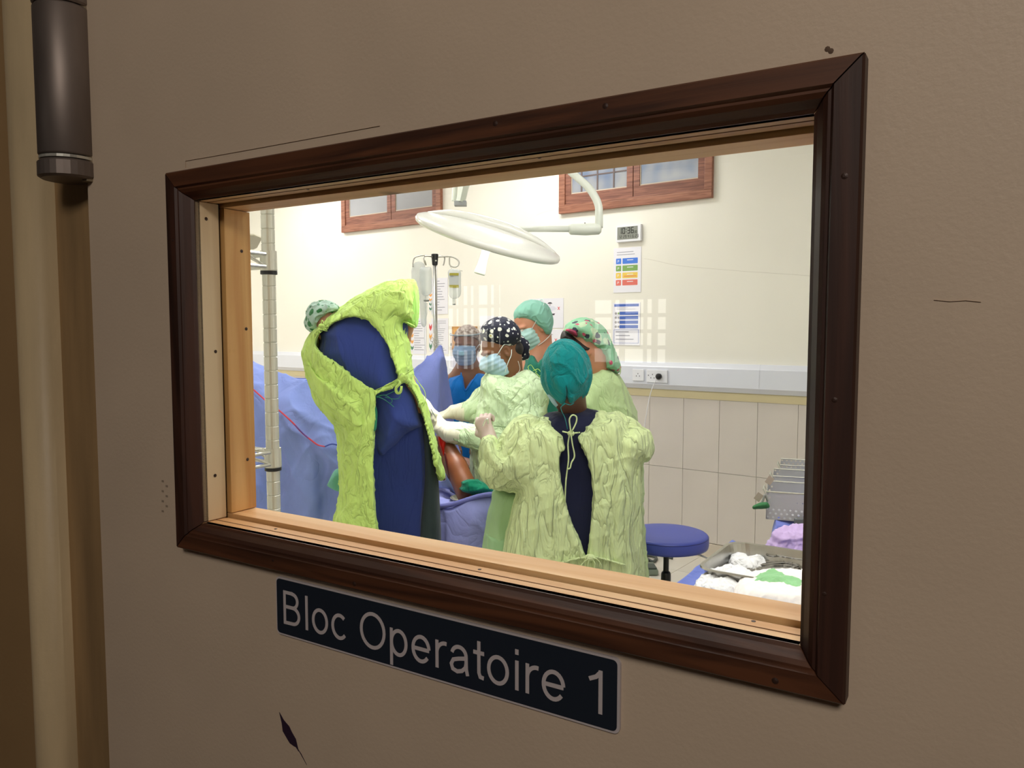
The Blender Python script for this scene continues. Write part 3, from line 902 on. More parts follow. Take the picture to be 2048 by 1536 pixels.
def ribbon(P, hw):
    P = [np.array(p, float) for p in P]; Lf = []; Rt = []
    for i in range(len(P)):
        d0 = P[i] - P[max(i - 1, 0)]; d1 = P[min(i + 1, len(P) - 1)] - P[i]
        if np.linalg.norm(d0) < 1e-9: d0 = d1
        if np.linalg.norm(d1) < 1e-9: d1 = d0
        d0 = d0 / np.linalg.norm(d0); d1 = d1 / np.linalg.norm(d1)
        t = d0 + d1; t /= np.linalg.norm(t); nrm = np.array([-t[1], t[0]])
        k = hw / max(.5, float(nrm @ np.array([-d0[1], d0[0]])))
        Lf.append(P[i] + nrm * k); Rt.append(P[i] - nrm * k)
    return Lf, Rt
def glyph(ch, x, sx, z0, sz, w0, w1):
    adv, strokes = GL[ch]; parts = []
    for si, s in enumerate(strokes):
        w1_ = w1 - si * .00002
        if isinstance(s, tuple):
            _, cx, cz, rx, rz = s; n = 32
            O = [(cx + (rx + hw_) * math.cos(2 * math.pi * i / n), cz + (rz + hw_) * math.sin(2 * math.pi * i / n)) for i in range(n)]
            I = [(cx + (rx - hw_) * math.cos(2 * math.pi * i / n), cz + (rz - hw_) * math.sin(2 * math.pi * i / n)) for i in range(n)]
            closed = True
        else:
            O, I = ribbon(s, hw_); n = len(O); closed = False
        V = []
        for w in (w0, w1_):
            V += [(x + p[0] * sx, w, z0 + p[1] * sz) for p in O] + [(x + p[0] * sx, w, z0 + p[1] * sz) for p in I]
        F = []
        for i in range(n if closed else n - 1):
            j = (i + 1) % n
            F += [(i, j, n + j, n + i), (2 * n + j, 2 * n + i, 3 * n + i, 3 * n + j), (j, i, 2 * n + i, 2 * n + j), (n + i, n + j, 3 * n + j, 3 * n + i)]
        if not closed: F += [(0, n, 3 * n, 2 * n), (n - 1, 2 * n - 1, 4 * n - 1, 3 * n - 1)]
        parts.append((V, F))
    return deep(parts), adv * sx
word = 'Bloc Operatoire 1'
tot = sum(GL[c][0] for c in word) - .13 - .27
sx_ = (tx1 - tx0) / tot
capb = tz0; szz = (tz1 - tz0)
x = tx0 - .07 * sx_
for ch in word:
    if ch != ' ':
        (V, F), adv = glyph(ch, x, sx_, capb, szz, -.0026, -.0029)
        link('letter', V, F, signw, sign)
    x += GL[ch][0] * sx_

# ================================================================== the hall outside (behind the camera)
HW = -5.6
def mirror_hit(px, py, w):
    """where the ray mirrored in the pane meets the hall's back wall"""
    r = at(px, py, 1.0) - np.array([0, 0, EYE]); c = np.array([0, 0, EYE])
    O = np.array([0, D, 0]) + DW * (w1 + .0005)
    k = np.dot(O - c, DW) / np.dot(r, DW); p = c + r * k
    r2 = r - 2 * np.dot(r, DW) * DW
    O2 = np.array([0, D, 0]) + DW * w
    k = np.dot(O2 - p, DW) / np.dot(r2, DW); e = p + r2 * k
    return float(np.dot(e - np.array([0, D, 0]), DU)), float(e[2])
hall_m = mat('hall_paint', srgb(150, 128, 104), rough=.8)
link('floor_hall', *box(-6.2, 3.2, HW, -.02, -.1, 0), mat('hall_floor', srgb(120, 100, 84), rough=.6), frame=DF, kind='structure')
link('ceiling_hall', *box(-6.2, 3.2, HW - .12, -.02, 2.9, 3.0), hall_m, frame=DF, kind='structure')
link('wall_hall_left', *box(-6.3, -6.2, HW, -.02, 0, 2.9), hall_m, frame=DF, kind='structure')
link('wall_hall_right', *box(3.2, 3.3, HW, -.02, 0, 2.9), hall_m, frame=DF, kind='structure')
wa = [mirror_hit(1178, 600, HW), mirror_hit(1330, 728, HW)]
wb = [mirror_hit(882, 572, HW), mirror_hit(1000, 742, HW)]
rects = []
for a, b in (wa, wb):
    rects.append((min(a[0], b[0]), max(a[0], b[0]), min(a[1], b[1]), max(a[1], b[1])))
rects.sort()
zlo = min(r[2] for r in rects); zhi = max(r[3] for r in rects)
hb_ = thing('wall_hall_back', None, None, DF, kind='structure')
xs = [-6.2]
for r in rects: xs += [r[0], r[1]]
xs.append(3.2)
for i in range(0, len(xs), 2): link('masonry', *box(xs[i], xs[i + 1], HW - .12, HW, 0, 2.9), hall_m, hb_)
for r in rects:
    link('masonry', *box(r[0], r[1], HW - .12, HW, 0, r[2]), hall_m, hb_)
    link('masonry', *box(r[0], r[1], HW - .12, HW, r[3], 2.9), hall_m, hb_)
bar2 = mat('grille_paint', srgb(92, 80, 66), rough=.6)
for n_, (r, nu, nz) in enumerate(zip(rects, (6, 4), (4, 4))):
    w = thing('window_%d' % (4 + n_), None, None, DF, kind='structure')
    xs = [r[0] + (r[1] - r[0]) * t for t in ((.19, .30, .44, .56, .78, .9) if nu == 6 else (.3, .42, .72, .84))]
    for k, x in enumerate(xs[:nu]):
        link('grille_bar', *box(x - (.022 if k % 2 else .012), x + (.022 if k % 2 else .012), HW - .06, HW - .03, r[2], r[3]), bar2, w)
    for k in range(1, nz):
        z = r[2] + (r[3] - r[2]) * k / nz
        link('grille_bar', *box(r[0], r[1], HW - .075, HW - .061, z - .016, z + .016), bar2, w)
lamp('hall_lamp', 'AREA', tuple(door_w(.9, -1.7, 2.75)), LIGHT_HALL, (1.0, .90, .80), size=.5, aim=tuple(door_w(.1, 0, 1.3)))
# ================================================================== THINGS ON THE FAR WALL
def wall_thing(name, label, cat, pa, pb, group=None, off=0.0):
    """thing on the far wall between two image corners (top left, bottom right); returns (empty, width, height)"""
    u0, z1 = wp(pa[0], pa[1], off); u1, z0 = wp(pb[0], pb[1], off)
    t = thing(name, label, cat, WF @ T((u0, 0, z0)), group)
    return t, u1 - u0, z1 - z0
sheet_no = 0
# clock
t, W_, H_ = wall_thing('wall_clock', 'white digital wall clock with grey display showing 10:36', 'clock', (1232, 452), (1281, 481), off=-.03)
link('housing', *box(0, W_, -.03, 0, 0, H_, .004), white_plastic, t)
lx0, lx1, lz0_, lz1_ = W_ * .06, W_ * .88, H_ * .14, H_ * .90
link('display', *box(lx0, lx1, -.0315, -.029, lz0_, lz1_), mat('lcd_grey', srgb(140, 142, 134), rough=.4), t)
lcd = mat('lcd_ink', srgb(18, 20, 22), rough=.5)
SEG = {'0': 'abcdef', '1': 'bc', '2': 'abged', '3': 'abgcd', '4': 'fgbc', '5': 'afgcd', '6': 'afgedc', '7': 'abc', '8': 'abcdefg', '9': 'abcdfg', '-': 'g'}
def seven(txt, x, z, w, h, gap, th, parent, nm='digit'):
    for c in txt:
        B = []
        if c == ':':
            B = [box(x, x + th, -.0322, -.0314, z + h * .25, z + h * .25 + th), box(x, x + th, -.0322, -.0314, z + h * .65, z + h * .65 + th)]
            link('colon', *deep(B), lcd, parent, kind='stuff'); x += th + gap; continue
        if c == ' ': x += gap * 1.5; continue
        e = th * .15
        S = {'a': (x + e, x + w - e, z + h - th, z + h), 'g': (x + e, x + w - e, z + h / 2 - th / 2, z + h / 2 + th / 2), 'd': (x + e, x + w - e, z, z + th),
             'f': (x, x + th, z + h / 2 + e, z + h - e), 'b': (x + w - th, x + w, z + h / 2 + e, z + h - e), 'e': (x, x + th, z + e, z + h / 2 - e), 'c': (x + w - th, x + w, z + e, z + h / 2 - e)}
        for q in SEG[c]: B.append(box(S[q][0], S[q][1], -.0322, -.0314, S[q][2], S[q][3]))
        link(nm, *deep(B), lcd, parent, kind='stuff'); x += w + gap
dw_ = (lx1 - lx0)
seven('10:36', lx0 + dw_ * .08, lz0_ + (lz1_ - lz0_) * .44, dw_ * .135, (lz1_ - lz0_) * .5, dw_ * .04, dw_ * .036, t)
seven('30', lx0 + dw_ * .84, lz0_ + (lz1_ - lz0_) * .44, dw_ * .055, (lz1_ - lz0_) * .2, dw_ * .02, dw_ * .014, t)
seven('12 29 41 6 23', lx0 + dw_ * .08, lz0_ + (lz1_ - lz0_) * .1, dw_ * .06, (lz1_ - lz0_) * .24, dw_ * .03, dw_ * .014, t)

def poster(name, label, cat, pa, pb, group=None, skew=0):
    t, w, h = wall_thing(name, label, cat, pa, pb, group)
    link('sheet', *box(0, w, -.0035, -.0005, 0, h), paper, t)
    return t, w, h
def flatbox(nm, t, x0, x1, z0, z1, m_, lvl=1, **kw):
    return link(nm, *box(x0, x1, -.0035 - .0006 * lvl, -.0034, z0, z1), m_, t, **kw)
pblue = mat('print_blue', srgb(72, 126, 224), rough=.5); pgreen = mat('print_green', srgb(128, 170, 92), rough=.5)
pyel = mat('print_yellow', srgb(240, 204, 92), rough=.5); pred = mat('print_red', srgb(226, 116, 104), rough=.5)
pdkb = mat('print_dark_blue', srgb(70, 104, 190), rough=.5); pred2 = mat('print_cross', srgb(222, 70, 74), rough=.5)
porg = mat('print_orange', srgb(240, 168, 80), rough=.5); pgrn2 = mat('print_deep_green', srgb(72, 130, 100), rough=.5)
def lines(t, x0, x1, z0, z1, n, m_=ink, seed=0, fill=.5):
    r = random.Random(seed); B = []
    for k in range(n):
        z = z1 - (z1 - z0) * (k + .5) / n; e = x0 + (x1 - x0) * r.uniform(.45, 1.0); th = (z1 - z0) / n * .12
        B.append(box(x0, e, -.0041, -.0034, z - th, z + th))
    link('text_lines', *deep(B), m_, t, kind='stuff')
t, w, h = poster('poster', 'white poster with blue, green, yellow and red bars under the clock', 'poster', (1228, 497), (1282, 584), 'posters on the wall right of the surgeons')
for k, m_ in enumerate((pblue, pgreen, pyel, pred)):
    z1 = h * (.765 - k * .16); z0 = z1 - h * .125
    link('colour_box', *prism(rrect(w * .09, w * .28, z0, z1, h * .012), -.0034, -.0042), m_, t)
    link('colour_bar', *prism(rrect(w * .33, w * .88, z0, z1, h * .012), -.0034, -.0042), m_, t)
    V, F = fit_text('P', w * .15, w * .21, z0 + h * .035, z1 - h * .035, -.0042, .0003)
    link('letter', V, F, paper, t)
    flatbox('bar_text', t, w * .5, w * .72, z0 + h * .075, z0 + h * .09, paper, 2)
    if k == 2: flatbox('bar_text', t, w * .38, w * .84, z0 + h * .035, z0 + h * .05, pred, 2)
lines(t, w * .12, w * .88, h * .82, h * .93, 2, ink, 5); 
t, w, h = poster('poster', 'white poster with four dark blue bars and a boxed note below the bar poster', 'poster', (1226, 606), (1280, 691), 'posters on the wall right of the surgeons')
flatbox('heading_bar', t, w * .06, w * .95, h * .91, h * .97, pdkb)
lines(t, w * .15, w * .85, h * .83, h * .9, 2, mat('ink_light', srgb(170, 168, 178), rough=.8), 8)
for k in range(4):
    z1 = h * (.79 - k * .105)
    flatbox('blue_bar', t, w * .26, w * .93, z1 - h * .075, z1, pdkb)
    link('symbol', *lathe([(h * .03, 0), (h * .03, .0008)], 14, (w * .12, -.0034, z1 - h * .037), (0, -1, 0)), mat('print_grey', srgb(150, 146, 150), rough=.6), t)
    link('symbol', *lathe([(h * .026, 0), (h * .026, .0014)], 14, (w * .22, -.0034, z1 - h * .037), (0, -1, 0)), pgreen if k == 0 else MATS['print_grey'], t)
B = [box(w * .05, w * .06, -.0041, -.0034, h * .05, h * .37), box(w * .94, w * .95, -.0041, -.0034, h * .05, h * .37), box(w * .05, w * .95, -.0041, -.0034, h * .05, h * .056), box(w * .05, w * .95, -.0041, -.0034, h * .365, h * .371)]
link('box_outline', *deep(B), pdkb, t, kind='stuff')
lines(t, w * .12, w * .8, h * .1, h * .36, 3, ink, 11)
# 'do not touch' sheets behind the tall man
def figure_poster(pa, pb, label):
    t, w, h = poster('poster', label, 'poster', pa, pb, 'safety sheets with red crosses')
    x = w * .62
    link('hair_print', *prism([(x + .03 * w * math.cos(a) * 2.2, h * .82 + h * .05 * math.sin(a)) for a in np.linspace(0, math.pi, 9)], -.0034, -.0042), mat('print_hair', srgb(62, 56, 66), rough=.7), t)
    link('face_print', *lathe([(h * .042, 0), (h * .042, .0006)], 14, (x, -.0034, h * .79), (0, -1, 0)), mat('print_face', srgb(206, 196, 204), rough=.7), t)
    link('coat_print', *prism([(x - .13 * w, h * .74), (x + .12 * w, h * .73), (x + .2 * w, h * .64), (x + .05 * w, h * .56), (x - .1 * w, h * .6), (x - .22 * w, h * .62)], -.0034, -.004), mat('print_coat', srgb(222, 222, 236), rough=.7), t)
    link('shoe_print', *prism([(x + .0 * w, h * .48), (x + .15 * w, h * .49), (x + .12 * w, h * .43), (x + .03 * w, h * .44)], -.0034, -.0042), MATS['print_hair'], t)
    cx, cz, s = w * .87, h * .66, h * .05
    for sg in (1, -1):
        link('cross_stroke', *prism([(cx - s * .75 - .003, cz - sg * s), (cx - s * .75 + .003, cz - sg * s), (cx + s * .75 + .003, cz + sg * s), (cx + s * .75 - .003, cz + sg * s)], -.0034, -.0043 - .0001 * sg), pred2, t)
    return t, w, h
figure_poster((1058, 598), (1127, 656), 'white safety sheet with a small figure and a red cross behind the tall man')
t, w, h = poster('poster', 'lower white safety sheet with a red cross half hidden by the teal cap', 'poster', (1058, 659), (1126, 716), 'safety sheets with red crosses')
lines(t, w * .45, w * .9, h * .78, h * .86, 1, ink, 3)
cx, cz, s = w * .80, h * .62, h * .06
for sg in (1, -1):
    link('cross_stroke', *prism([(cx - s * .75 - .003, cz - sg * s), (cx - s * .75 + .003, cz - sg * s), (cx + s * .75 + .003, cz + sg * s), (cx + s * .75 - .003, cz + sg * s)], -.0034, -.0043 - .0001 * sg), pred2, t)
t, w, h = poster('notice', 'small white notice behind the daisy cap', 'paper', (960, 632), (990, 690))
# typed sheets round the drip stand
for pa, pb, lab, sd, n in [((863, 557), (896, 628), 'upper typed white sheet right of the drip stand pole', 1, 12), ((863, 637), (897, 708), 'lower typed white sheet right of the drip stand pole', 2, 16),
                        ((826, 637), (853, 708), 'typed white sheet left of the drip stand pole behind the hanging bags', 3, 13), ((776, 560), (812, 630), 'white sheet whose top edge shows above the bending surgeon', 4, 10)]:
    t, w, h = poster('notice', lab, 'paper', pa, pb, 'typed sheets behind the drip stand')
    lines(t, w * .1, w * .9, h * .08, h * .95, n, ink, sd)
# arrow strips
for (px, py0, py1), lab, cols in [((862, 586, 622), 'paper strip of orange and green arrows above the waist high sheets', (porg, porg, pgrn2, pgrn2)), ((825, 652, 702), 'paper strip of red, orange and green arrows beside the surgeon\'s bare arm', (pred2, porg, porg, pgrn2)),
                         ((862, 645, 702), 'narrow strip of red and orange marks beside the drip stand pole', (pred2, porg, pgrn2))]:
    u0, z1 = wp(px - 3.6, py0); u1, z0 = wp(px + 3.6, py1)
    t = thing('arrow_strip', lab, 'strip', WF @ T((u0, -.004, z0)), 'arrow strips beside the typed sheets')
    w = u1 - u0; h = z1 - z0
    link('strip_base', *box(0, w, -.0008, -.0001, 0, h), paper, t)
    n = len(cols)
    for k, m_ in enumerate(cols):
        zc = h * (1 - (k + .5) / n); a = h / n * .38
        link('arrow', *prism([(w * .1, zc + a), (w * .5, zc + a * .2), (w * .9, zc + a), (w * .9, zc - a * .1), (w * .5, zc - a), (w * .1, zc - a * .1)], -.0008, -.0016), m_, t)
# cork board
t, w, h = wall_thing('cork_board', 'small orange cork board behind the woman with the face shield', 'board', (906, 653), (955, 706))
link('board', *box(.006, w - .006, -.012, 0, .006, h - .006), mat('cork', srgb(232, 178, 112), rough=.9, var=.12, vscale=60), t)
link('board_frame', *deep([box(0, w, -.016, 0, 0, .008), box(0, w, -.016, 0, h - .008, h), box(0, .008, -.016, 0, .008, h - .008), box(w - .008, w, -.016, 0, .008, h - .008)]), wood('light_frame', srgb(190, 140, 84), srgb(216, 170, 110), 'x'), t)

# sockets on the trunking
so = -.058
def socket(pa, pb, label, pins, grp):
    u0, z1 = wp(pa[0], pa[1], so); u1, z0 = wp(pb[0], pb[1], so)
    t = thing('wall_socket', label, 'socket', WF @ T((u0, -.0555, z0)), grp)
    w = u1 - u0; h = z1 - z0
    link('face_plate', *box(0, w, -.011, 0, 0, h, .003), white_plastic, t)
    for (fx, fz) in pins:
        link('pin_hole', *box(w * fx - .0025, w * fx + .0025, -.0116, -.010, h * fz - .004, h * fz + .004), black_plastic, t)
    return t, w, h
socket((1266, 738), (1288, 762), 'white single wall socket beside the green shoulder', [(.5, .62), (.36, .42), (.64, .42)], 'sockets on the white trunking')
t, w, h = socket((1294, 739), (1335, 766), 'white double wall socket with the black plug in it', [(.3, .62), (.22, .36), (.38, .36), (.1, .55)], 'sockets on the white trunking')
pu, pz = wp(1318, 753, -.075)
t = thing('power_plug', 'round black power plug with a thin white cable', 'plug', WF @ T((pu, -.0675, pz)))
link('plug_body', *lathe([(.014, 0), (.021, -.004), (.022, -.02), (.015, -.03), (.006, -.032)], 20, (0, 0, 0), (0, 1, 0)), black_plastic, t)
cab = [(1314, 757), (1310, 768), (1306, 782), (1302, 798), (1298, 820), (1293, 850), (1290, 880), (1286, 930), (1284, 990), (1282, 1060), (1280, 1110)]
V, F = tube([np.array([wp(a, b, -.07)[0] - pu, -.012 - min(.02, k * .01), max(wp(a, b, -.07)[1], .01) - pz]) for k, (a, b) in enumerate(cab)], .0028, 8, smooth=4)
link('cable', V, F, white_plastic, t)

# ================================================================== SURGICAL LIGHT over the table
YL = 3.45
lamp_w = mat('lamp_white', srgb(244, 244, 238), rough=.22, coat=.3)
lamp_g = mat('lamp_grey', srgb(226, 230, 220), rough=.3)
C0 = at(978, 472, YL)
pL = at(836, 424, YL); pR = at(1124, 512, YL)
axr = pR - pL; Rl = np.linalg.norm(axr) / 2; axr /= np.linalg.norm(axr)
# the disc's normal: perpendicular to the long axis, tipped so that its upper face shows a little
view = C0 - np.array([0, 0, EYE]); view /= np.linalg.norm(view)
nv = np.cross(axr, view); nv /= np.linalg.norm(nv)
if nv[2] < 0: nv = -nv
nrm = nv * math.cos(math.radians(6)) - view * math.sin(math.radians(6))
nrm /= np.linalg.norm(nrm)
sl = thing('surgical_light', 'large white surgical light dish hanging over the operating table', 'lamp', T(C0))
loc = lambda p: np.asarray(p) - C0
link('dish', *lathe([(Rl * .10, .052), (Rl * .30, .049), (Rl * .55, .040), (Rl * .80, .026), (Rl * .93, .013), (Rl * .985, .004), (Rl, -.008), (Rl * .99, -.020), (Rl * .96, -.026), (Rl * .93, -.024)], 64, (0, 0, 0), nrm), lamp_w, sl, smooth=True)
link('lens', *lathe([(Rl * .92, -.0235), (Rl * .9, -.027), (Rl * .5, -.029), (.01, -.030)], 64, (0, 0, 0), nrm), mat('lamp_lens', srgb(235, 235, 230), rough=.15, emit=(1, .99, .96, 1), estr=5.0), sl, smooth=True)
link('ridge', *tube([nrm * .012 + axr * Rl * .90, nrm * .034 + axr * Rl * .6, nrm * .046 + axr * .05, nrm * .040 - axr * Rl * .5, nrm * .018 - axr * Rl * .86], [.016, .05, .075, .055, .016], 20, smooth=6, flat=.45), lamp_w, sl, smooth=True)
hpt = loc(at(975, 488, YL)); h1 = loc(at(971, 505, YL)); h2 = loc(at(959, 547, YL))
hd = (h2 - h1) / np.linalg.norm(h2 - h1)
link('handle', *lathe([(.036, -.05), (.022, -.022), (.018, 0), (.018, .03), (.020, .06), (.024, .085), (.0255, .096), (.022, .100)], 24, h1, hd), mat('handle_white', srgb(240, 240, 234), rough=.35), sl, smooth=True)
pA = loc(at(1040, 458, YL + .05)); pB = loc(at(1140, 458, YL + .02)); pC = loc(at(1172, 459, YL + .02)); pD = loc(at(1196, 456, YL + .02))
link('yoke_arm', *tube([pA, pB], .0135, 16), lamp_g, sl, smooth=True)
link('joint', *tube([pB + np.array([-.005, 0, 0]), pB + np.array([.004, 0, 0]), pC, pD + np.array([.004, 0, -.004]), pD + np.array([.014, 0, -.004])], [.019, .0255, .0265, .025, .016], 20), lamp_g, sl, smooth=True)
col = [loc(at(1198, 456, YL + .02)), loc(at(1198, 430, YL + .02)), loc(at(1197, 412, YL + .03)), loc(at(1190, 394, YL + .05)), loc(at(1176, 374, YL + .08)), loc(at(1156, 356, YL + .12)), loc(at(1138, 340, YL + .15)), loc(at(1110, 310, YL + .2)), loc(at(1075, 275, YL + .28)), loc(at(1040, 240, YL + .36))]
top = np.array([col[-1][0], col[-1][1], ZC - C0[2]])
link('swing_arm', *tube(col + [top - np.array([0, 0, .25]), top], [.0175] * len(col) + [.03, .03], 16, smooth=4), lamp_g, sl, smooth=True)
link('ceiling_rose', *lathe([(.12, -.06), (.13, -.02), (.13, 0)], 32, top), lamp_g, sl)
link('screw', *lathe([(.003, 0), (.003, .004)], 8, pC + np.array([-.005, -.0, .026])), black_plastic, sl)
# second lamp arm behind
pE = at(921, 404, 4.2)
t = thing('lamp_arm', 'grey spring arm of a second ceiling lamp behind the surgical light dish', 'arm', T(pE))
V, F = tube([loc(at(0, 0, 1)) * 0, at(928, 372, 4.2) - pE, at(944, 320, 4.2) - pE, np.array([.18, 0, ZC - pE[2]])], [.036, .040, .042, .045], 6, flat=.75)
link('arm_cover', V, F, lamp_g, t)
link('arm_end', *box(-.033, .033, -.026, .026, -.022, .004, .004), mat('arm_end_grey', srgb(166, 168, 172), rough=.4), t)
V, F = tube([at(908, 402, 4.26) - pE, at(910, 372, 4.26) - pE, at(914, 320, 4.26) - pE, np.array([.0, .06, ZC - pE[2]])], .014, 8)
link('arm_rod', V, F, lamp_g, t)
field = at(888, 838, 3.62)
lamp('surgical_beam', 'SPOT', tuple(C0 - nrm * .06), LIGHT_SURG, (1, .98, .94), size=.12, aim=tuple(field), spot=math.radians(17), blend=.8)

# ================================================================== DRIP STAND
YP = 4.45
pb = at(871, 700, YP); pt = at(871, 517, YP)
base = np.array([pb[0], pb[1], 0.0])
iv = thing('drip_stand', 'steel drip stand with four hooks and a black top clamp', 'stand', T(base))
q = lambda px, py, Y=YP: at(px, py, Y) - base
link('pole', *tube([(0, 0, .12), (0, 0, q(871, 515)[2])], .0125, 16), steel, iv, smooth=True)
link('lower_tube', *tube([(0, 0, .1), (0, 0, 1.25)], .017, 16), steel, iv, smooth=True)
zc = q(871, 515)[2]
link('top_clamp', *lathe([(.012, -.045), (.016, -.04), (.019, -.005), (.021, .01), (.019, .02)], 16, (0, 0, zc)), black_plastic, iv)
link('clamp_bolt', *lathe([(.005, 0), (.004, .004)], 8, (.008, -.018, zc - .02), (0, -1, 0)), chrome, iv)
link('hook', *tube([(0, 0, zc + .003), q(850, 511), q(838, 512), q(829, 516), q(826, 526), q(826, 534)], .004, 8, smooth=4), steel, iv, smooth=True)
link('hook', *tube([(0, 0, zc + .001), q(855, 512, YP - .05), q(848, 514, YP - .08), q(849, 524, YP - .08), q(852, 530, YP - .08), q(849, 520, YP - .09)], .004, 8, smooth=4), steel, iv, smooth=True)
link('hook', *tube([(0, 0, zc + .001), q(882, 512, YP + .05), q(889, 515, YP + .08), q(888, 526, YP + .08), q(886, 531, YP + .08)], .004, 8, smooth=4), steel, iv, smooth=True)
link('hook', *tube([(0, 0, zc + .001), q(895, 513), q(910, 516), q(918, 524), q(915, 532), q(907, 534), q(900, 530), q(899, 521), q(899, 515)], .004, 8, smooth=4), steel, iv, smooth=True)
for k in range(5):
    a = 2 * math.pi * k / 5 + .3
    link('foot', *tube([(0, 0, .11), (.12 * math.cos(a), .12 * math.sin(a), .10), (.3 * math.cos(a), .3 * math.sin(a), .062)], [.02, .017, .012], 10), steel, iv)
    link('castor', *lathe([(.02, -.01), (.028, -.008), (.028, .008), (.02, .01)], 14, (.3 * math.cos(a), .3 * math.sin(a), .028), (-math.sin(a), math.cos(a), 0)), black_plastic, iv)
link('knob', *lathe([(.014, 0), (.018, .006), (.018, .022), (.01, .028)], 14, q(886, 754), (1, -.3, 0)), black_plastic, iv)
link('knob_arm', *tube([(0, 0, q(886, 754)[2]), q(886, 754)], .008, 8), steel, iv)
bagm = sheet_glass('drip_bag_film', (.90, .92, .92, 1), rough=.15, body=.34, bodycol=(.78, .80, .80, 1))
clearm = sheet_glass('clear_tube', (.93, .95, .95, 1), rough=.1, body=.22, bodycol=(.8, .82, .82, 1))
def drip_bag(name, label, poly, Y, H, grp, extra=None):
    c = at(sum(p[0] for p in poly) / len(poly), max(p[1] for p in poly), Y)
    t = thing(name, label, 'bag', T(c), grp)
    blob('pouch', [Puff(poly, Y, .035, H)], .0035, bagm, t, disp=[soft(28, .002, 3)])
    return t, c
t, c = drip_bag('drip_bag', 'long limp clear plastic bag on the left hook of the drip stand', [(826, 528), (848, 526), (851, 560), (853, 646), (842, 648), (839, 600), (830, 590), (823, 560)], YP + .02, .02, 'bags on the drip stand')
t, c = drip_bag('drip_bag', 'full clear fluid bag hanging left of the drip stand pole', [(840, 536), (852, 534), (863, 536), (864, 560), (863, 585), (852, 592), (842, 586), (839, 560)], YP - .08, .03, 'bags on the drip stand')
link('port', *tube([at(853, 591, YP - .08) - c, at(853, 602, YP - .08) - c], .010, 10), clearm, t)
link('port_collar', *lathe([(.012, 0), (.016, .003), (.016, .009)], 12, at(853, 603, YP - .08) - c), mat('port_grey', srgb(128, 132, 128), rough=.5), t)
link('drip_chamber', *tube([at(852, 606, YP - .08) - c, at(852, 626, YP - .08) - c, at(850, 640, YP - .08) - c], [.010, .009, .004], 10), clearm, t)
link('drip_line', *tube([at(850, 640, YP - .08) - c, at(849, 670, YP - .08) - c, at(850, 700, YP - .06) - c, at(848, 745, YP - .02) - c], .0022, 6, smooth=4), clearm, t)
link('drip_line', *tube([at(862, 600, YP - .09) - c, at(866, 625, YP - .1) - c, at(872, 650, YP - .1) - c, at(876, 690, YP - .08) - c, at(882, 745, YP - .05) - c, at(884, 800, YP) - c], .006, 8, smooth=4), clearm, t)
t, c = drip_bag('drip_bottle', 'clear drip bottle with a grey and olive label right of the pole', [(897, 540), (920, 540), (922, 560), (922, 588), (914, 597), (903, 597), (898, 588), (897, 560)], YP - .02, .028, 'bags on the drip stand')
u = at(1, 0, 1) - at(0, 0, 1)
def facing_box(px0, px1, py0, py1, Y, th, ref):
    a = at(px0, py1, Y) - ref; b = at(px1, py0, Y) - ref
    return box(a[0], b[0], a[1] - th, a[1], a[2], b[2])
link('label', *facing_box(899, 917, 547, 575, YP - .05, .002, c), mat('label_grey', srgb(190, 192, 194), rough=.5), t)
link('label_band', *facing_box(899, 917.5, 546, 551, YP - .0525, .002, c), mat('label_olive', srgb(160, 150, 48), rough=.5), t)
link('label_band', *facing_box(899, 917.5, 570, 575.5, YP - .0525, .002, c), MATS['label_olive'], t)
link('label_print', *facing_box(901, 907, 552, 553.5, YP - .0525, .001, c), ink, t)
link('neck', *tube([at(908, 597, YP - .02) - c, at(908, 609, YP - .02) - c], .009, 10), clearm, t)
link('cap', *lathe([(.009, 0), (.009, .006)], 12, at(908, 610, YP - .02) - c), MATS['port_grey'], t)
link('hanger', *tube([at(900, 533, YP) - c, at(907, 541, YP - .01) - c, at(917, 541, YP - .01) - c, at(925, 542, YP - .01) - c], .0022, 6), clearm, t)
# forceps clipping the drape to the pole
c = at(868, 688, YP - .04)
t = thing('towel_clip', 'small steel scissor clip on the drip stand pole', 'clip', T(c))
for dx in (0, 1):
    ctr = at(864 + dx * 9, 679 + dx * 4, YP - .045) - c
    link('finger_ring', *tube([ctr + np.array([.0095 * math.cos(a), 0, .013 * math.sin(a)]) for a in np.linspace(0, 2 * math.pi, 14)[:-1]], .0018, 6, closed=True), chrome, t)
    link('shank', *tube([ctr + np.array([.003, 0, -.013]), at(871 - dx * 3, 700, YP - .045) - c], .002, 6), chrome, t)

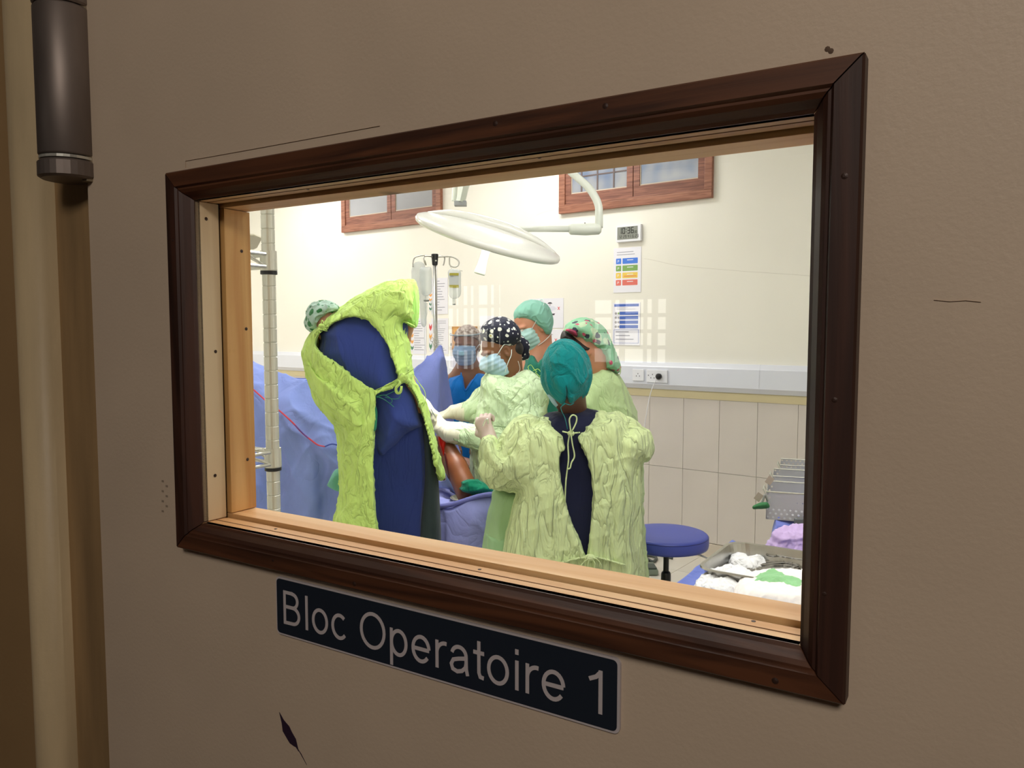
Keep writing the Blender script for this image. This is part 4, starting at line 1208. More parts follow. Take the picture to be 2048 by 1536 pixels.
# ================================================================== WIRE SHELVING at the left
YR = 1.40
pr0 = at(541, 700, YR); 
Rf = DF @ T((float(np.dot(pr0 - np.array([0, D, 0]), DU)), float(np.dot(pr0 - np.array([0, D, 0]), DW)), 0))
rack = thing('wire_shelving', 'chrome wire shelving rack just inside the door at the left', 'shelf', Rf)
prad = rr(13.2, YR)
def post(u, w, nm='post'):
    prof = [(prad * .8, 0), (prad, .003)]; z = .003
    while z < 1.96:
        z += .0254
        prof += [(prad, z - .0016), (prad * .93, z - .0008), (prad * .93, z), (prad, z + .0008)]
    prof += [(prad * .9, z + .004)]
    return link(nm, *lathe(prof, 20, (u, w, 0)), chrome, rack, smooth=False)
RW, RD = 1.0, -.40
for u_, w_ in ((0, 0), (-RW, 0), (0, RD), (-RW, RD)): post(u_, w_)
for n_, pyc in ((0, 542), (1, 934)):
    zc = at(541, pyc, YR)[2]; cr = rr(16.8, YR); ch = rr(39, YR)
    s = link('shelf', *deep([tube([(0, -.006 + 0, zc + ch * .82), (-RW, -.006, zc + ch * .82)], .0032, 8), tube([(0, RD + .006, zc + ch * .82), (-RW, RD + .006, zc + ch * .82)], .0032, 8)]), chrome, rack, kind='stuff')
    for u_, w_ in ((0, 0), (-RW, 0), (0, RD), (-RW, RD)):
        link('collar', *lathe([(cr * .96, 0), (cr, .002), (cr * .97, ch), (prad, ch)], 24, (u_, w_, zc)), chrome, s)
        link('collar_ring', *lathe([(prad, -.007), (cr * .98, -.006), (cr * .98, -.0005), (prad, 0)], 24, (u_, w_, zc)), black_plastic, s)
    # edge trusses along both sides
    def truss(a, b, n):
        a = np.array(a); b = np.array(b); up = np.array([0, 0, ch * .62]); B = []
        B.append(tube([a + up, b + up], .0032, 8)); B.append(tube([a, b], .0032, 8))
        P = []
        for k in range(2 * n + 1):
            p = a + (b - a) * k / (2 * n)
            P.append(p + (up if k % 2 else 0))
        B.append(tube(P, .0022, 6))
        return deep(B)
    z1 = zc + ch * .2
    link('side_truss', *truss((cr * .5, -cr * .9, z1), (cr * .5, RD + cr * .9, z1), 4), chrome, s, kind='stuff')
    link('side_truss', *truss((-RW, 0, z1), (-RW, RD, z1), 4), chrome, s, kind='stuff')
    link('long_truss', *truss((-cr * .5, cr * .4, z1), (-RW, cr * .4, z1), 9), chrome, s, kind='stuff')
    link('long_truss', *truss((-cr * .5, RD - .01, z1), (-RW, RD - .01, z1), 9), chrome, s, kind='stuff')
    B = [tube([(-k * RW / 34 - .03, .0, zc + ch * .88), (-k * RW / 34 - .03, RD, zc + ch * .88)], .0018, 6) for k in range(33)]
    link('deck_wires', *deep(B), chrome, s, kind='stuff')
# pale container on the top shelf
zt_ = at(541, 542, YR)[2] + rr(39, YR) * .88 + .002
bx = Rf @ T((-.05, -.12, zt_))
t = thing('plastic_tray', 'grey plastic tray on the upper wire shelf beside the post', 'tray', T(at(488, 499, YR + .12)))
ref = at(488, 499, YR + .12)
P = [(430, 466), (509, 470), (524, 477), (514, 496), (507, 499), (430, 502)]
V = [at(a, b, YR + .10) - ref for a, b in P] + [at(a, b, YR + .30) - ref for a, b in P]; n = len(P)
link('tray_body', V, [tuple(range(n)), tuple(range(2 * n - 1, n - 1, -1))] + [(i, n + i, n + (i + 1) % n, (i + 1) % n) for i in range(n)], mat('tray_grey', srgb(206, 200, 184), rough=.5), t)
link('tray_rim', *tube([at(430, 466, YR + .10) - ref, at(509, 470, YR + .10) - ref, at(525, 477, YR + .11) - ref], .0025, 6), mat('rim_white', srgb(232, 226, 206), rough=.4), t)

# ================================================================== STOOL
YS = 3.80
sc_ = at(1333, 1071, YS)
st = thing('rolling_stool', 'round blue padded rolling stool on a black column', 'stool', T((sc_[0], sc_[1], 0)))
zs = sc_[2] + .012; sr = rr(84, YS)
link('seat', *lathe([(sr * .9, -.068), (sr * .985, -.062), (sr, -.05), (sr, -.018), (sr * .985, -.006), (sr * .96, -.001), (sr * .9, .002), (sr * .5, .004), (.01, .004)], 56, (0, 0, zs)), mat('blue_vinyl', srgb(72, 84, 176), rough=.42, bump=.1, bscale=60, bdist=.002), st, smooth=True)
link('seat_seam', *tube([(sr * .992 * math.cos(a), sr * .992 * math.sin(a), zs - .010) for a in np.linspace(0, 2 * math.pi, 57)[:-1]], .0016, 6, closed=True), mat('blue_seam', srgb(40, 48, 120), rough=.5), st)
link('seat_plate', *lathe([(.10, -.085), (.10, -.07)], 24, (0, 0, zs)), black_plastic, st)
link('gas_lift', *lathe([(.014, -.085), (.014, -.20)], 20, (0, 0, zs)), black_plastic, st)
link('column', *lathe([(.012, zs - .19), (.022, zs - .2), (.0245, zs - .21), (.0265, zs - .46), (.028, .16), (.02, .155)], 20), black_plastic, st)
link('height_lever', *tube([(0, 0, zs - .078), (.11, -.03, zs - .082), at(1416, 1117, YS - .05) - np.array([sc_[0], sc_[1], 0])], .005, 8), chrome, st)
for k in range(5):
    a = 2 * math.pi * k / 5 + .9
    link('leg', *tube([(0, 0, .18), (.1 * math.cos(a), .1 * math.sin(a), .13), (.27 * math.cos(a), .27 * math.sin(a), .075)], [.026, .02, .013], 10), black_plastic, st)
    link('castor', *lathe([(.018, -.012), (.026, -.01), (.026, .01), (.018, .012)], 14, (.27 * math.cos(a), .27 * math.sin(a), .026), (-math.sin(a), math.cos(a), 0)), black_plastic, st)
# cables and foot pedals on the floor behind the stool
c = at(1300, 1130, 5.0)
def fl(px, py, dz=.012):
    # point on the floor seen at (px, py)
    Y = 5.0
    for _ in range(30):
        z = at(px, py, Y)[2]
        Y *= (EYE - dz) / (EYE - z)
    return at(px, py, Y)
c = fl(1300, 1140)
t = thing('foot_pedal', 'grey green foot switch on the floor behind the blue stool', 'pedal', T((c[0], c[1], 0)))
link('pedal_body', *box(-.04, .04, -.09, .09, .002, .04, .012), mat('pedal_green', srgb(120, 132, 118), rough=.5), t)
link('pedal_plate', *box(-.03, .03, -.08, .02, .041, .052, .004), mat('pedal_dark', srgb(70, 80, 74), rough=.5), t)
for k, pts in enumerate([[(1284, 1112), (1293, 1115), (1294, 1124), (1286, 1131), (1270, 1128)], [(1290, 1110), (1306, 1112), (1313, 1117), (1306, 1123), (1296, 1118)], [(1285, 1109), (1315, 1109), (1328, 1112), (1345, 1116)]]):
    V, F = tube([fl(*p) for p in pts], .010, 8, smooth=4)
    tag(link('floor_cable', V, F, mat('cable_dark', srgb(74, 80, 76), rough=.5), world=True), ['dark cable looped on the floor beside the green gown', 'dark cable crossing over the foot switch', 'dark cable running right under the stool seat'][k], 'cable', 'cables on the floor behind the stool')

# ================================================================== INSTRUMENT TABLE (right foreground)
ZT = .95
tb = np.array([.98, 2.30, 0.0])
# footprint in the door frame: u along door, w into room
def tw(u, w, z): return door_w(u, w, z)
def to_plane(px, py, z):
    r = at(px, py, 1.0) - np.array([0, 0, EYE]); k = (z - EYE) / r[2]
    return np.array([0, 0, EYE]) + r * k
e1 = to_plane(1345, 1178, ZT); e2 = to_plane(1418, 1122, ZT)     # left edge of the table top
ed = (e2 - e1)[:2]; ed /= np.linalg.norm(ed); er = np.array([ed[1], -ed[0]])
th = math.atan2(ed[1], ed[0]) - math.pi / 2
Tf = Matrix.Translation(Vector((e1[0], e1[1], 0))) @ Matrix.Rotation(th, 4, 'Z')     # x to the right, y away
tbl = thing('instrument_table', 'instrument table under a blue drape at the lower right', 'table', Tf)
TW_, y0t = .66, -.35
y1t = float((np.array(Tf.inverted()) @ np.append(to_plane(1478, 1087, ZT), 1))[1])
link('table_top', *box(.015, TW_ - .015, y0t + .015, y1t - .015, ZT - .03, ZT - .006, .004), steel, tbl)
for x in (.05, TW_ - .05):
    for y in (y0t + .05, y1t - .05):
        link('leg', *tube([(x, y, 0), (x, y, ZT - .03)], .014, 12), steel, tbl)
tinv = np.array(Tf.inverted()); tmat = np.array(Tf)
def tl(p): return (tinv @ np.append(np.asarray(p, float), 1))[:3]
def tg(p): return (tmat @ np.append(np.asarray(p, float), 1))[:3]
drape_b = cloth('drape_blue', (112, 128, 206), bump=.5, scale=9, stretch=(1, 1, .6))
rows = []
for y in np.linspace(y0t, y1t, 9):
    wv = .012 * math.sin(y * 23)
    rows.append([tg((-.05 + wv, y, ZT - .42)), tg((-.03 - wv, y, ZT - .2)), tg((-.008, y, ZT - .012)), tg((.04, y, ZT - .003)), tg((.3, y, ZT - .003)), tg((TW_ - .04, y, ZT - .003)), tg((TW_ + .01, y, ZT - .015)), tg((TW_ + .03 + wv, y, ZT - .3))])
dr = grid_sheet('table_drape', rows, 8, 6, drape_b, disp=[folds((0, 0, 1), 7, 2, .003, 4)], thick=.002)
tag(dr, 'periwinkle blue drape covering the instrument table', 'drape')
def tray(ref, x0, x1, y0, y1, z0, h, nm_parent):
    r = .045; t_ = .0012
    O = rrect(x0, x1, y0, y1, r, 6); n = len(O)
    def ins(P, d):
        cx, cy = (x0 + x1) / 2, (y0 + y1) / 2
        return [(cx + (p[0] - cx) * (1 - d / ((x1 - x0) / 2)), cy + (p[1] - cy) * (1 - d / ((y1 - y0) / 2))) for p in P]
    rings = [(ins(O, .016), z0), (ins(O, .010), z0 + .006), (O, z0 + h), (ins(O, -.008), z0 + h + .001), (ins(O, -.009), z0 + h - .003), (ins(O, -.002), z0 + h - .004), (ins(O, .0085), z0 + .004), (ins(O, .014), z0 - .001)]
    # inner: from floor ring up to the rim and down outside
    V = []; F = []
    for P, z in rings: V += [(p[0], p[1], z) for p in P]
    for i in range(len(rings) - 1):
        for k in range(n):
            l = (k + 1) % n
            F.append((i * n + k, (i + 1) * n + k, (i + 1) * n + l, i * n + l))
    F.append(tuple(range(n))); F.append(tuple((len(rings) - 1) * n + k for k in range(n - 1, -1, -1)))
    return V, F
c1 = tl(to_plane(1412, 1136, ZT + .05)); c2 = tl(to_plane(1452, 1090, ZT + .05))
tx0_ = (c1[0] + c2[0]) / 2; ty0_, ty1_ = c1[1] - .02, c2[1] + .03
tr = thing('instrument_tray', 'stainless steel tray of clamps and swabs on the blue drape', 'tray', Tf @ T((tx0_, ty0_, ZT + .004)))
TLx, TLy = .46, ty1_ - ty0_
link('tray_pan', *tray(None, 0, TLx, 0, TLy, .001, .05, None), steel, tr, smooth=False)
# clamps lying in the tray
clampm = mat('clamp_steel', srgb(150, 148, 146), rough=.22, metal=1.0)
def clamp_thing(x, y, ang, label, z=.012):
    M = Tf @ T((tx0_ + x, ty0_ + y, ZT + .004 + z)) @ Matrix.Rotation(ang, 4, 'Z')
    t = thing('clamp', label, 'instrument', M, 'clamps in the steel tray')
    for s_ in (1, -1):
        link('blade', *tube([(-.002, 0, 0), (-.03, .0012 * s_, 0), (-.055, .0005 * s_, 0)], [.0034, .0028, .0016], 6), clampm, t)
        link('shank', *tube([(0, 0, 0), (.03, .004 * s_, .0005 * s_), (.085, .009 * s_, .001 * s_)], .0028, 6), clampm, t)
        link('finger_ring', *tube([(.097 + .013 * math.cos(a), .0125 * s_ + .010 * math.sin(a), .001 * s_) for a in np.linspace(0, 2 * math.pi, 15)[:-1]], .0028, 6, closed=True), clampm, t)
    link('pivot', *lathe([(.0035, -.003), (.0038, 0), (.003, .004)], 10), chrome, t)
    return t
wd = ['nearest the tray front', 'second from the tray front', 'third from the tray front', 'fourth from the tray front', 'fifth from the tray front', 'sixth from the tray front', 'seventh from the tray front, rings towards the back', 'at the very back of the row']
def clamp_at(pr, pt, label, z=.012):
    """ring end at image point pr, tip towards image point pt, both in the tray"""
    p0 = tl(to_plane(pr[0], pr[1], ZT + .004 + z)); p1 = tl(to_plane(pt[0], pt[1], ZT + .004 + z))
    d = (p0 - p1)[:2]; ang = math.atan2(d[1], d[0]); d /= np.linalg.norm(d)
    pv = p0[:2] - d * .10
    return clamp_thing(pv[0] - tx0_, pv[1] - ty0_, ang, label, z)
for k in range(8):
    clamp_at((1588 - 2 * (k % 3), 1145 - k * 3.6), (1500, 1150 - k * 3.4 + 3 * math.sin(k * 2.3)), 'steel clamp lying in the tray, ' + wd[k], .010 + .0035 * (k % 3))
clamp_at((1428, 1134), (1470, 1124), 'steel clamp lying alone at the left end of the tray')
clamp_at((1544, 1108), (1600, 1118), 'steel clamp with open ring beside the folded swab at the tray back', .03)
gauze = cloth('gauze_white', (250, 250, 253), bump=.7, scale=34, stretch=(1, 1, 1), dist=.008, var=.03)
# gauze lying in the tray and on the table: rounded crumpled lumps built at their places
def lump(name, label, cat, poly, Yf, R, H, m_, grp=None, h=.004, disp=None):
    c = at(np.mean([p[0] for p in poly]), max(p[1] for p in poly), Yf if not callable(Yf) else Yf(poly[0][0], max(p[1] for p in poly)))
    o = blob(name, [Puff(poly, Yf, R, H)], h, m_, None, disp=disp or [folds((1, .3, .2), 26, 6, .004, 2), soft(35, .003, 5)])
    return tag(o, label, cat, grp)
def pile(name, label, cat, poly, z, hgt, m_, grp=None, h=.0035, seed=0, amp=.005, ffreq=26):
    """soft heap lying on the plane z whose footprint is the polygon of image points; a heightfield solid"""
    P = np.array([to_plane(px, py, z) for px, py in catmull(poly, 3, True)])[:, :2]
    pf_lo = P.min(0) - .01; pf_hi = P.max(0) + .01
    def sd(X, Y):
        d = None; ins = None
        for i in range(len(P)):
            a = P[i]; b = P[(i + 1) % len(P)]; e = b - a
            hh = np.clip(((X - a[0]) * e[0] + (Y - a[1]) * e[1]) / (e @ e), 0, 1)
            q = (X - a[0] - hh * e[0]) ** 2 + (Y - a[1] - hh * e[1]) ** 2
            d = q if d is None else np.minimum(d, q)
            c = ((a[1] > Y) != (b[1] > Y)) & (X < (b[0] - a[0]) * (Y - a[1]) / (b[1] - a[1] + 1e-12) + a[0])
            ins = c if ins is None else ins ^ c
        d = np.sqrt(d); return np.where(ins, -d, d)
    def f(X, Y, Z):
        s = sd(X[:, :, 0:1] + 0 * Y[:, :, 0:1], Y[:, :, 0:1] + 0 * X[:, :, 0:1])
        q1 = np.maximum(s + .03, 0) / .03; q2 = (Z - z) / hgt
        return np.maximum((np.sqrt(q1 * q1 + q2 * q2) - 1) * min(.03, hgt), z - Z)
    lo = np.array([pf_lo[0], pf_lo[1], z - .004]); hi = np.array([pf_hi[0], pf_hi[1], z + hgt + .01])
    o = blob(name, [(lo, hi, f, 0, 'add')], h, m_, None, disp=[folds((1, .5, 0), ffreq, ffreq * .25, amp, seed), soft(30, amp * .6, seed), folds((.2, 1, .4), 55, 14, amp * .6, seed + 3), soft(90, amp * .35, seed)])
    return tag(o, label, cat, grp)
pile('gauze_swab', 'crumpled white gauze swab lying inside the steel tray', 'gauze', [(1456, 1130), (1464, 1120), (1480, 1117), (1500, 1124), (1525, 1126), (1530, 1134), (1505, 1142), (1475, 1138)], ZT + .012, .024, gauze, 'white gauze on the instrument table', h=.003, seed=1)
pile('gauze_swab', 'small white gauze square standing at the back of the tray', 'gauze', [(1506, 1112), (1508, 1104), (1524, 1102), (1530, 1112), (1522, 1118), (1510, 1117)], ZT + .012, .022, gauze, 'white gauze on the instrument table', seed=2)
pile('gauze_swab', 'loose pinkish gauze strip between the swab and the clamps', 'gauze', [(1520, 1120), (1530, 1114), (1548, 1112), (1556, 1118), (1540, 1123), (1526, 1124)], ZT + .012, .018, mat('gauze_pink', srgb(238, 218, 214), rough=.9), 'white gauze on the instrument table', seed=3)
pile('gauze_stack', 'white gauze stack with ragged edges left of the big white towel', 'gauze', [(1392, 1178), (1408, 1160), (1440, 1152), (1475, 1152), (1506, 1160), (1510, 1176), (1488, 1186), (1466, 1204), (1425, 1204), (1395, 1192)], ZT + .004, .034, gauze, 'white gauze on the instrument table', seed=5, amp=.006)
pile('gauze_stack', 'big white folded towel at the very front of the instrument table', 'towel', [(1468, 1192), (1485, 1178), (1520, 1170), (1570, 1170), (1625, 1182), (1640, 1240), (1560, 1240), (1475, 1222)], ZT + .004, .05, mat('towel_white', srgb(250, 244, 240), rough=.9, bump=.4, bscale=300, bdist=.001), None, seed=6, amp=.003)
pile('green_cloth', 'pale green folded cloth on the front rim of the steel tray', 'cloth', [(1502, 1166), (1522, 1154), (1545, 1146), (1570, 1154), (1604, 1170), (1608, 1186), (1560, 1176), (1515, 1174)], ZT + .045, .014, cloth('green_cloth_m', (150, 206, 150), bump=.4, scale=14), None, seed=7)
# a second, draped trolley behind the table carries the perforated boxes
blue_b = cloth('bundle_blue', (128, 140, 220), bump=.3, scale=10)
YB = 2.50
zT2 = at(1550, 1040, YB)[2]
t2 = thing('box_trolley', 'steel trolley under the blue cloth behind the instrument table', 'trolley', T((at(1560, 1040, YB)[0] + .03, YB + .02, 0)) @ Matrix.Rotation(math.radians(-24), 4, 'Z'))
link('trolley_top', *box(.0, .50, .0, .78, zT2 - .03, zT2 - .010, .004), steel, t2)
for x in (.03, .47):
    for y in (.04, .74): link('leg', *tube([(x, y, 0), (x, y, zT2 - .03)], .012, 10), steel, t2)
rows = []
for k, y in enumerate(np.linspace(YB - .015, YB + .79, 7)):
    x0 = at(1549, 1040, YB)[0] + .50 * max(0, y - YB); w_ = .006 * math.sin(k * 2.1)
    rows.append([(x0 - .055 + w_, y, zT2 - .24), (x0 - .02 - w_, y, zT2 - .10), (x0, y, zT2 - .008), (x0 + .03, y, zT2 - .004), (x0 + .3, y, zT2 - .004), (x0 + .52, y, zT2 - .004), (x0 + .535, y, zT2 - .02), (x0 + .54, y, zT2 - .2)])
r0 = [tuple(np.array(q) + np.array([0, -.02 - .02 * (j in (0, 1, 2)), 0 if j in (0, 1, 7) else -.09])) for j, q in enumerate(rows[0])]
r00 = [tuple(np.array(q) + np.array([-.02 if j < 4 else 0, -.035, 0 if j in (0, 1, 7) else -.13])) for j, q in enumerate(r0)]
o = grid_sheet('trolley_cloth', [r00, r0] + rows, 8, 6, blue_b, disp=[folds((0, 0, 1), 9, 2, .003, 6)], thick=.002)
tag(o, 'light blue cloth hanging over the trolley under the perforated boxes', 'drape')
pile('glove_heap', 'lilac rubber glove heap behind the steel tray', 'gloves', [(1536, 1108), (1556, 1094), (1600, 1086), (1670, 1090), (1680, 1118), (1600, 1112)], ZT + .004, .062, cloth('glove_purple', (206, 180, 230), bump=.5, scale=12, rough=.5), None, h=.0045, seed=8, amp=.009, ffreq=18)
c = at(1584, 1087, 2.255)
tag(link('metal_ring', *tube([c + np.array([.008 * math.cos(a), 0, .008 * math.sin(a)]) for a in np.linspace(0, 2 * math.pi, 15)[:-1]], .002, 6, closed=True), chrome, world=True), 'small steel ring lying on the lilac gloves', 'ring')
perf = mat('perforated_steel', srgb(196, 196, 200), rough=.4, metal=.3)
perf_d = mat('hole_dark', srgb(44, 46, 50), rough=.9)
def perforated_box(px0, px1, py0, py1, Y, depth, label, open_top=True):
    a = at(px0, py1, Y); b = at(px1, py0, Y)
    M = T((a[0], a[1], a[2])) @ Matrix.Rotation(math.radians(-20), 4, 'Z')
    w = b[0] - a[0]; h = b[2] - a[2]
    t = thing('perforated_box', label, 'box', M, 'perforated steel boxes on the bundle')
    n_x = int(w / .0165); n_z = max(2, int(h / .0125))
    th_ = .0015
    # front and back panels as plates with real square holes, sides plain
    def panel(nm, y):
        B = []
        xs = np.linspace(0, w, 2 * n_x + 2); 
        sx_ = w / n_x; sz_ = h / n_z; r_ = min(sx_, sz_) * .30
        V = []; F = []
        for i in range(n_x):
            for j in range(n_z):
                x0, x1 = i * sx_, (i + 1) * sx_; z0, z1 = j * sz_, (j + 1) * sz_
                cx = (x0 + x1) / 2 + (sx_ * .22 if j % 2 else -sx_ * .22); cz = (z0 + z1) / 2
                k = len(V)
                O = [(x0, z0), (x1, z0), (x1, z1), (x0, z1)]
                I = [(cx + r_ * math.cos(math.radians(225 + 45 * q)), cz + r_ * math.sin(math.radians(225 + 45 * q))) for q in range(8)]
                V += [(p[0], y, p[1]) for p in O + I]
                for q in range(4):
                    F.append((k + q, k + (q + 1) % 4, k + 4 + ((q + 1) * 2) % 8, k + 4 + (q * 2 + 1) % 8, k + 4 + q * 2))
        n = len(V)
        V2 = V + [(v[0], y + th_, v[2]) for v in V]
        F2 = F + [tuple(n + i for i in f[::-1]) for f in F]
        return link(nm, V2, F2, perf, t)
    panel('front_panel', 0); panel('back_panel', depth)
    link('side_panel', *box(-.001, .001, 0, depth + th_, 0, h), perf, t)
    link('side_panel', *box(w - .001, w + .001, 0, depth + th_, 0, h), perf, t)
    link('bottom_panel', *box(0, w, 0, depth, -.001, .001), perf, t)
    link('rim', *tube([(0, 0, h), (w, 0, h), (w, depth, h), (0, depth, h)], .0026, 8, closed=True), chrome, t)
    link('handle', *tube([(-.002, depth * .3, h * .7), (-.012, depth * .3, h * .95), (-.012, depth * .7, h * .95), (-.002, depth * .7, h * .7)], .0022, 6), chrome, t)
    return t
for pxl, Yb, lab in ((1532, YB, 'front perforated steel box, largest and nearest of the row'), (1545, YB + .27, 'middle perforated steel box behind the front one'), (1560, YB + .50, 'rear perforated steel box, farthest of the row')):
    z0_ = at(1550, 1040, YB)[2] + .004
    F_ = lambda z, px: CY  # unused
    py_ = [proj(at(pxl, 1000, Yb)[0], Yb, zz)[1] for zz in (z0_, z0_ + .091)]
    perforated_box(pxl, pxl + 150 * YB / Yb, py_[1], py_[0], Yb, .19 if Yb == YB else .16, lab)
o = link('support_bracket', *box(0, .10, 0, .012, 0, .10, .003), mat('block_grey', srgb(104, 108, 112), rough=.5), frame=T(at(1589, 1100, YB - .075)))
tag(o, 'grey metal plate hanging in front of the light blue cloth', 'plate')
for (px, py, lab) in ((1517, 994, 'lower'), (1539, 961, 'upper')):
    c = at(px, py, YB)
    o = link('paper_tag', *box(-.011, .011, -.0006, .0006, -.013, .013), mat('tag_brown', srgb(178, 164, 150), rough=.7), frame=T(c) @ Matrix.Rotation(math.radians(35), 4, 'Y'))
    tag(o, lab + ' small brown paper tag tied to the perforated boxes', 'tag')
g_ = lump('green_strap', 'dark green woven strap bundle beside the front perforated box', 'strap', [(1505, 1013), (1514, 1007), (1528, 1004), (1536, 1006), (1538, 1016), (1520, 1018), (1507, 1018)], YB - .02, .012, .03, mat('strap_green', srgb(48, 112, 66), rough=.8, bump=.5, bscale=160, bdist=.003), h=.0025, disp=[soft(90, .002, 1)])
V, F = tube([at(1536, 1002, YB), at(1530, 990, YB), at(1526, 1000, YB), at(1522, 1008, YB)], .004, 8, smooth=4)
tag(link('tie_cord', V, F, mat('cord_grey', srgb(150, 150, 146), rough=.7), world=True), 'grey cord loop between the green strap and the front box', 'cord')
# ================================================================== PEOPLE
def skin(name, rgb): return mat(name, srgb(*rgb), rough=.5, var=.08, vscale=14, sub=.08, bump=.15, bscale=120, bdist=.0006)
sk_brown = skin('skin_brown', (134, 88, 62)); sk_dark = skin('skin_dark', (104, 72, 58)); sk_light = skin('skin_light', (206, 142, 112)); sk_tan = skin('skin_tan', (196, 142, 112))
eye_w = mat('eye_white', srgb(226, 220, 214), rough=.2); eye_d = mat('eye_iris', srgb(38, 26, 22), rough=.15)
hair_m = mat('dark_hair', srgb(30, 24, 24), rough=.55, bump=.6, bscale=220, bstretch=(1, 1, .2), bdist=.002)
mask_m = mat('mask_blue', srgb(176, 206, 228), rough=.8, bump=.2, bscale=60, bdist=.001)
mask_w = mat('mask_edge', srgb(232, 238, 240), rough=.8)
glove_m = mat('latex_glove', srgb(232, 226, 206), rough=.35, bump=.3, bscale=40, bdist=.002, sub=.05)
glove_p = mat('latex_glove_pink', srgb(206, 182, 176), rough=.35, bump=.3, bscale=40, bdist=.002, sub=.05)
lime = cloth('gown_lime', (204, 236, 128), bump=1.0, scale=15, stretch=(1, 1, .5), dist=.017)
yellowgreen = cloth('gown_yellow_green', (218, 234, 174), bump=1.0, scale=16, stretch=(1.1, 1.1, .3), dist=.02)
palegreen = cloth('gown_pale_green', (212, 232, 192), bump=.9, scale=14, stretch=(1, 1, .5), dist=.018)
palegreen2 = cloth('gown_pale_green_back', (190, 212, 158), bump=.8, scale=11, stretch=(1, 1, .5), dist=.013)
apron_g = cloth('apron_green', (176, 212, 160), bump=.3, scale=6, stretch=(1.2, 1.2, .25), dist=.02, var=.04)
navy = cloth('scrubs_navy', (54, 70, 140), bump=.5, scale=7, stretch=(1, 1, .35), dist=.014)
navy_d = cloth('scrubs_dark_navy', (26, 30, 58), bump=.4, scale=7, stretch=(1, 1, .3), dist=.012)
slate = cloth('slate_trousers', (46, 58, 60), bump=.3, scale=6, dist=.01)
royal = cloth('scrubs_royal', (14, 112, 196), bump=.45, scale=8, stretch=(1, 1, .5), dist=.013)
teal_s = cloth('scrubs_teal', (44, 122, 104), bump=.45, scale=9, dist=.012)
teal_cap = cloth('cap_teal', (8, 136, 138), bump=.8, scale=17, stretch=(1, 1, .8), dist=.012)
bouffant = mat('cap_mint', srgb(140, 196, 178), rough=.8, var=.08, vscale=20, bump=.5, bscale=40, bstretch=(1, 1, .3), bdist=.004)

def pattern_cap(name, ground, spots, bump=.6):
    """cloth with printed spots: spots = [(voronoi scale, radius, centre radius, colour, centre colour)]"""
    m = bpy.data.materials.new(name); m.use_nodes = True
    nt = m.node_tree; N = nt.nodes; L = nt.links; b = N['Principled BSDF']; b.inputs['Roughness'].default_value = .75
    tc = N.new('ShaderNodeTexCoord')
    nz = N.new('ShaderNodeTexNoise'); nz.inputs['Scale'].default_value = 90; L.new(tc.outputs['Object'], nz.inputs['Vector'])
    rgb = N.new('ShaderNodeRGB'); rgb.outputs[0].default_value = ground; src = rgb.outputs[0]
    for k, (sc, r, rc, c1, c2) in enumerate(spots):
        mp = N.new('ShaderNodeMapping'); mp.inputs['Location'].default_value = (k * 3.3, k * 1.7, k * 2.9); L.new(tc.outputs['Object'], mp.inputs['Vector'])
        v = N.new('ShaderNodeTexVoronoi'); v.inputs['Scale'].default_value = sc; v.inputs['Randomness'].default_value = .55
        L.new(mp.outputs[0], v.inputs['Vector'])
        ad = N.new('ShaderNodeMath'); ad.operation = 'MULTIPLY_ADD'; ad.inputs[1].default_value = .18; L.new(nz.outputs['Fac'], ad.inputs[0]); L.new(v.outputs['Distance'], ad.inputs[2])
        for rad, col in ((r, c1), (rc, c2)):
            if rad <= 0: continue
            lt = N.new('ShaderNodeMath'); lt.operation = 'LESS_THAN'; lt.inputs[1].default_value = rad + .09; L.new(ad.outputs[0], lt.inputs[0])
            mx = N.new('ShaderNodeMixRGB'); L.new(lt.outputs[0], mx.inputs[0]); L.new(src, mx.inputs[1]); mx.inputs[2].default_value = col; src = mx.outputs[0]
    L.new(src, b.inputs['Base Color'])
    n = N.new('ShaderNodeTexNoise'); n.inputs['Scale'].default_value = 25; n.inputs['Distortion'].default_value = .7; L.new(tc.outputs['Object'], n.inputs['Vector'])
    bp = N.new('ShaderNodeBump'); bp.inputs['Strength'].default_value = bump; bp.inputs['Distance'].default_value = .01; L.new(n.outputs['Fac'], bp.inputs['Height']); L.new(bp.outputs[0], b.inputs['Normal'])
    return m
daisy = pattern_cap('cap_daisy', srgb(20, 22, 46), [(27, .30, .12, srgb(236, 234, 226), srgb(220, 196, 96)), (48, .20, 0, srgb(230, 230, 226), None), ])
leafy = pattern_cap('cap_leaf', srgb(176, 202, 190), [(22, .34, 0, srgb(52, 118, 70), None), (35, .22, 0, srgb(104, 150, 122), None)])
floral = pattern_cap('cap_floral', srgb(140, 192, 156), [(15, .36, 0, srgb(186, 206, 172), None), (19, .28, 0, srgb(52, 62, 76), None), (24, .24, 0, srgb(206, 84, 116), None)])
hairnet = mat('hair_net', srgb(200, 188, 180), rough=.8, col2=srgb(110, 88, 80), vscale=60, bump=.4, bscale=90, bdist=.002)

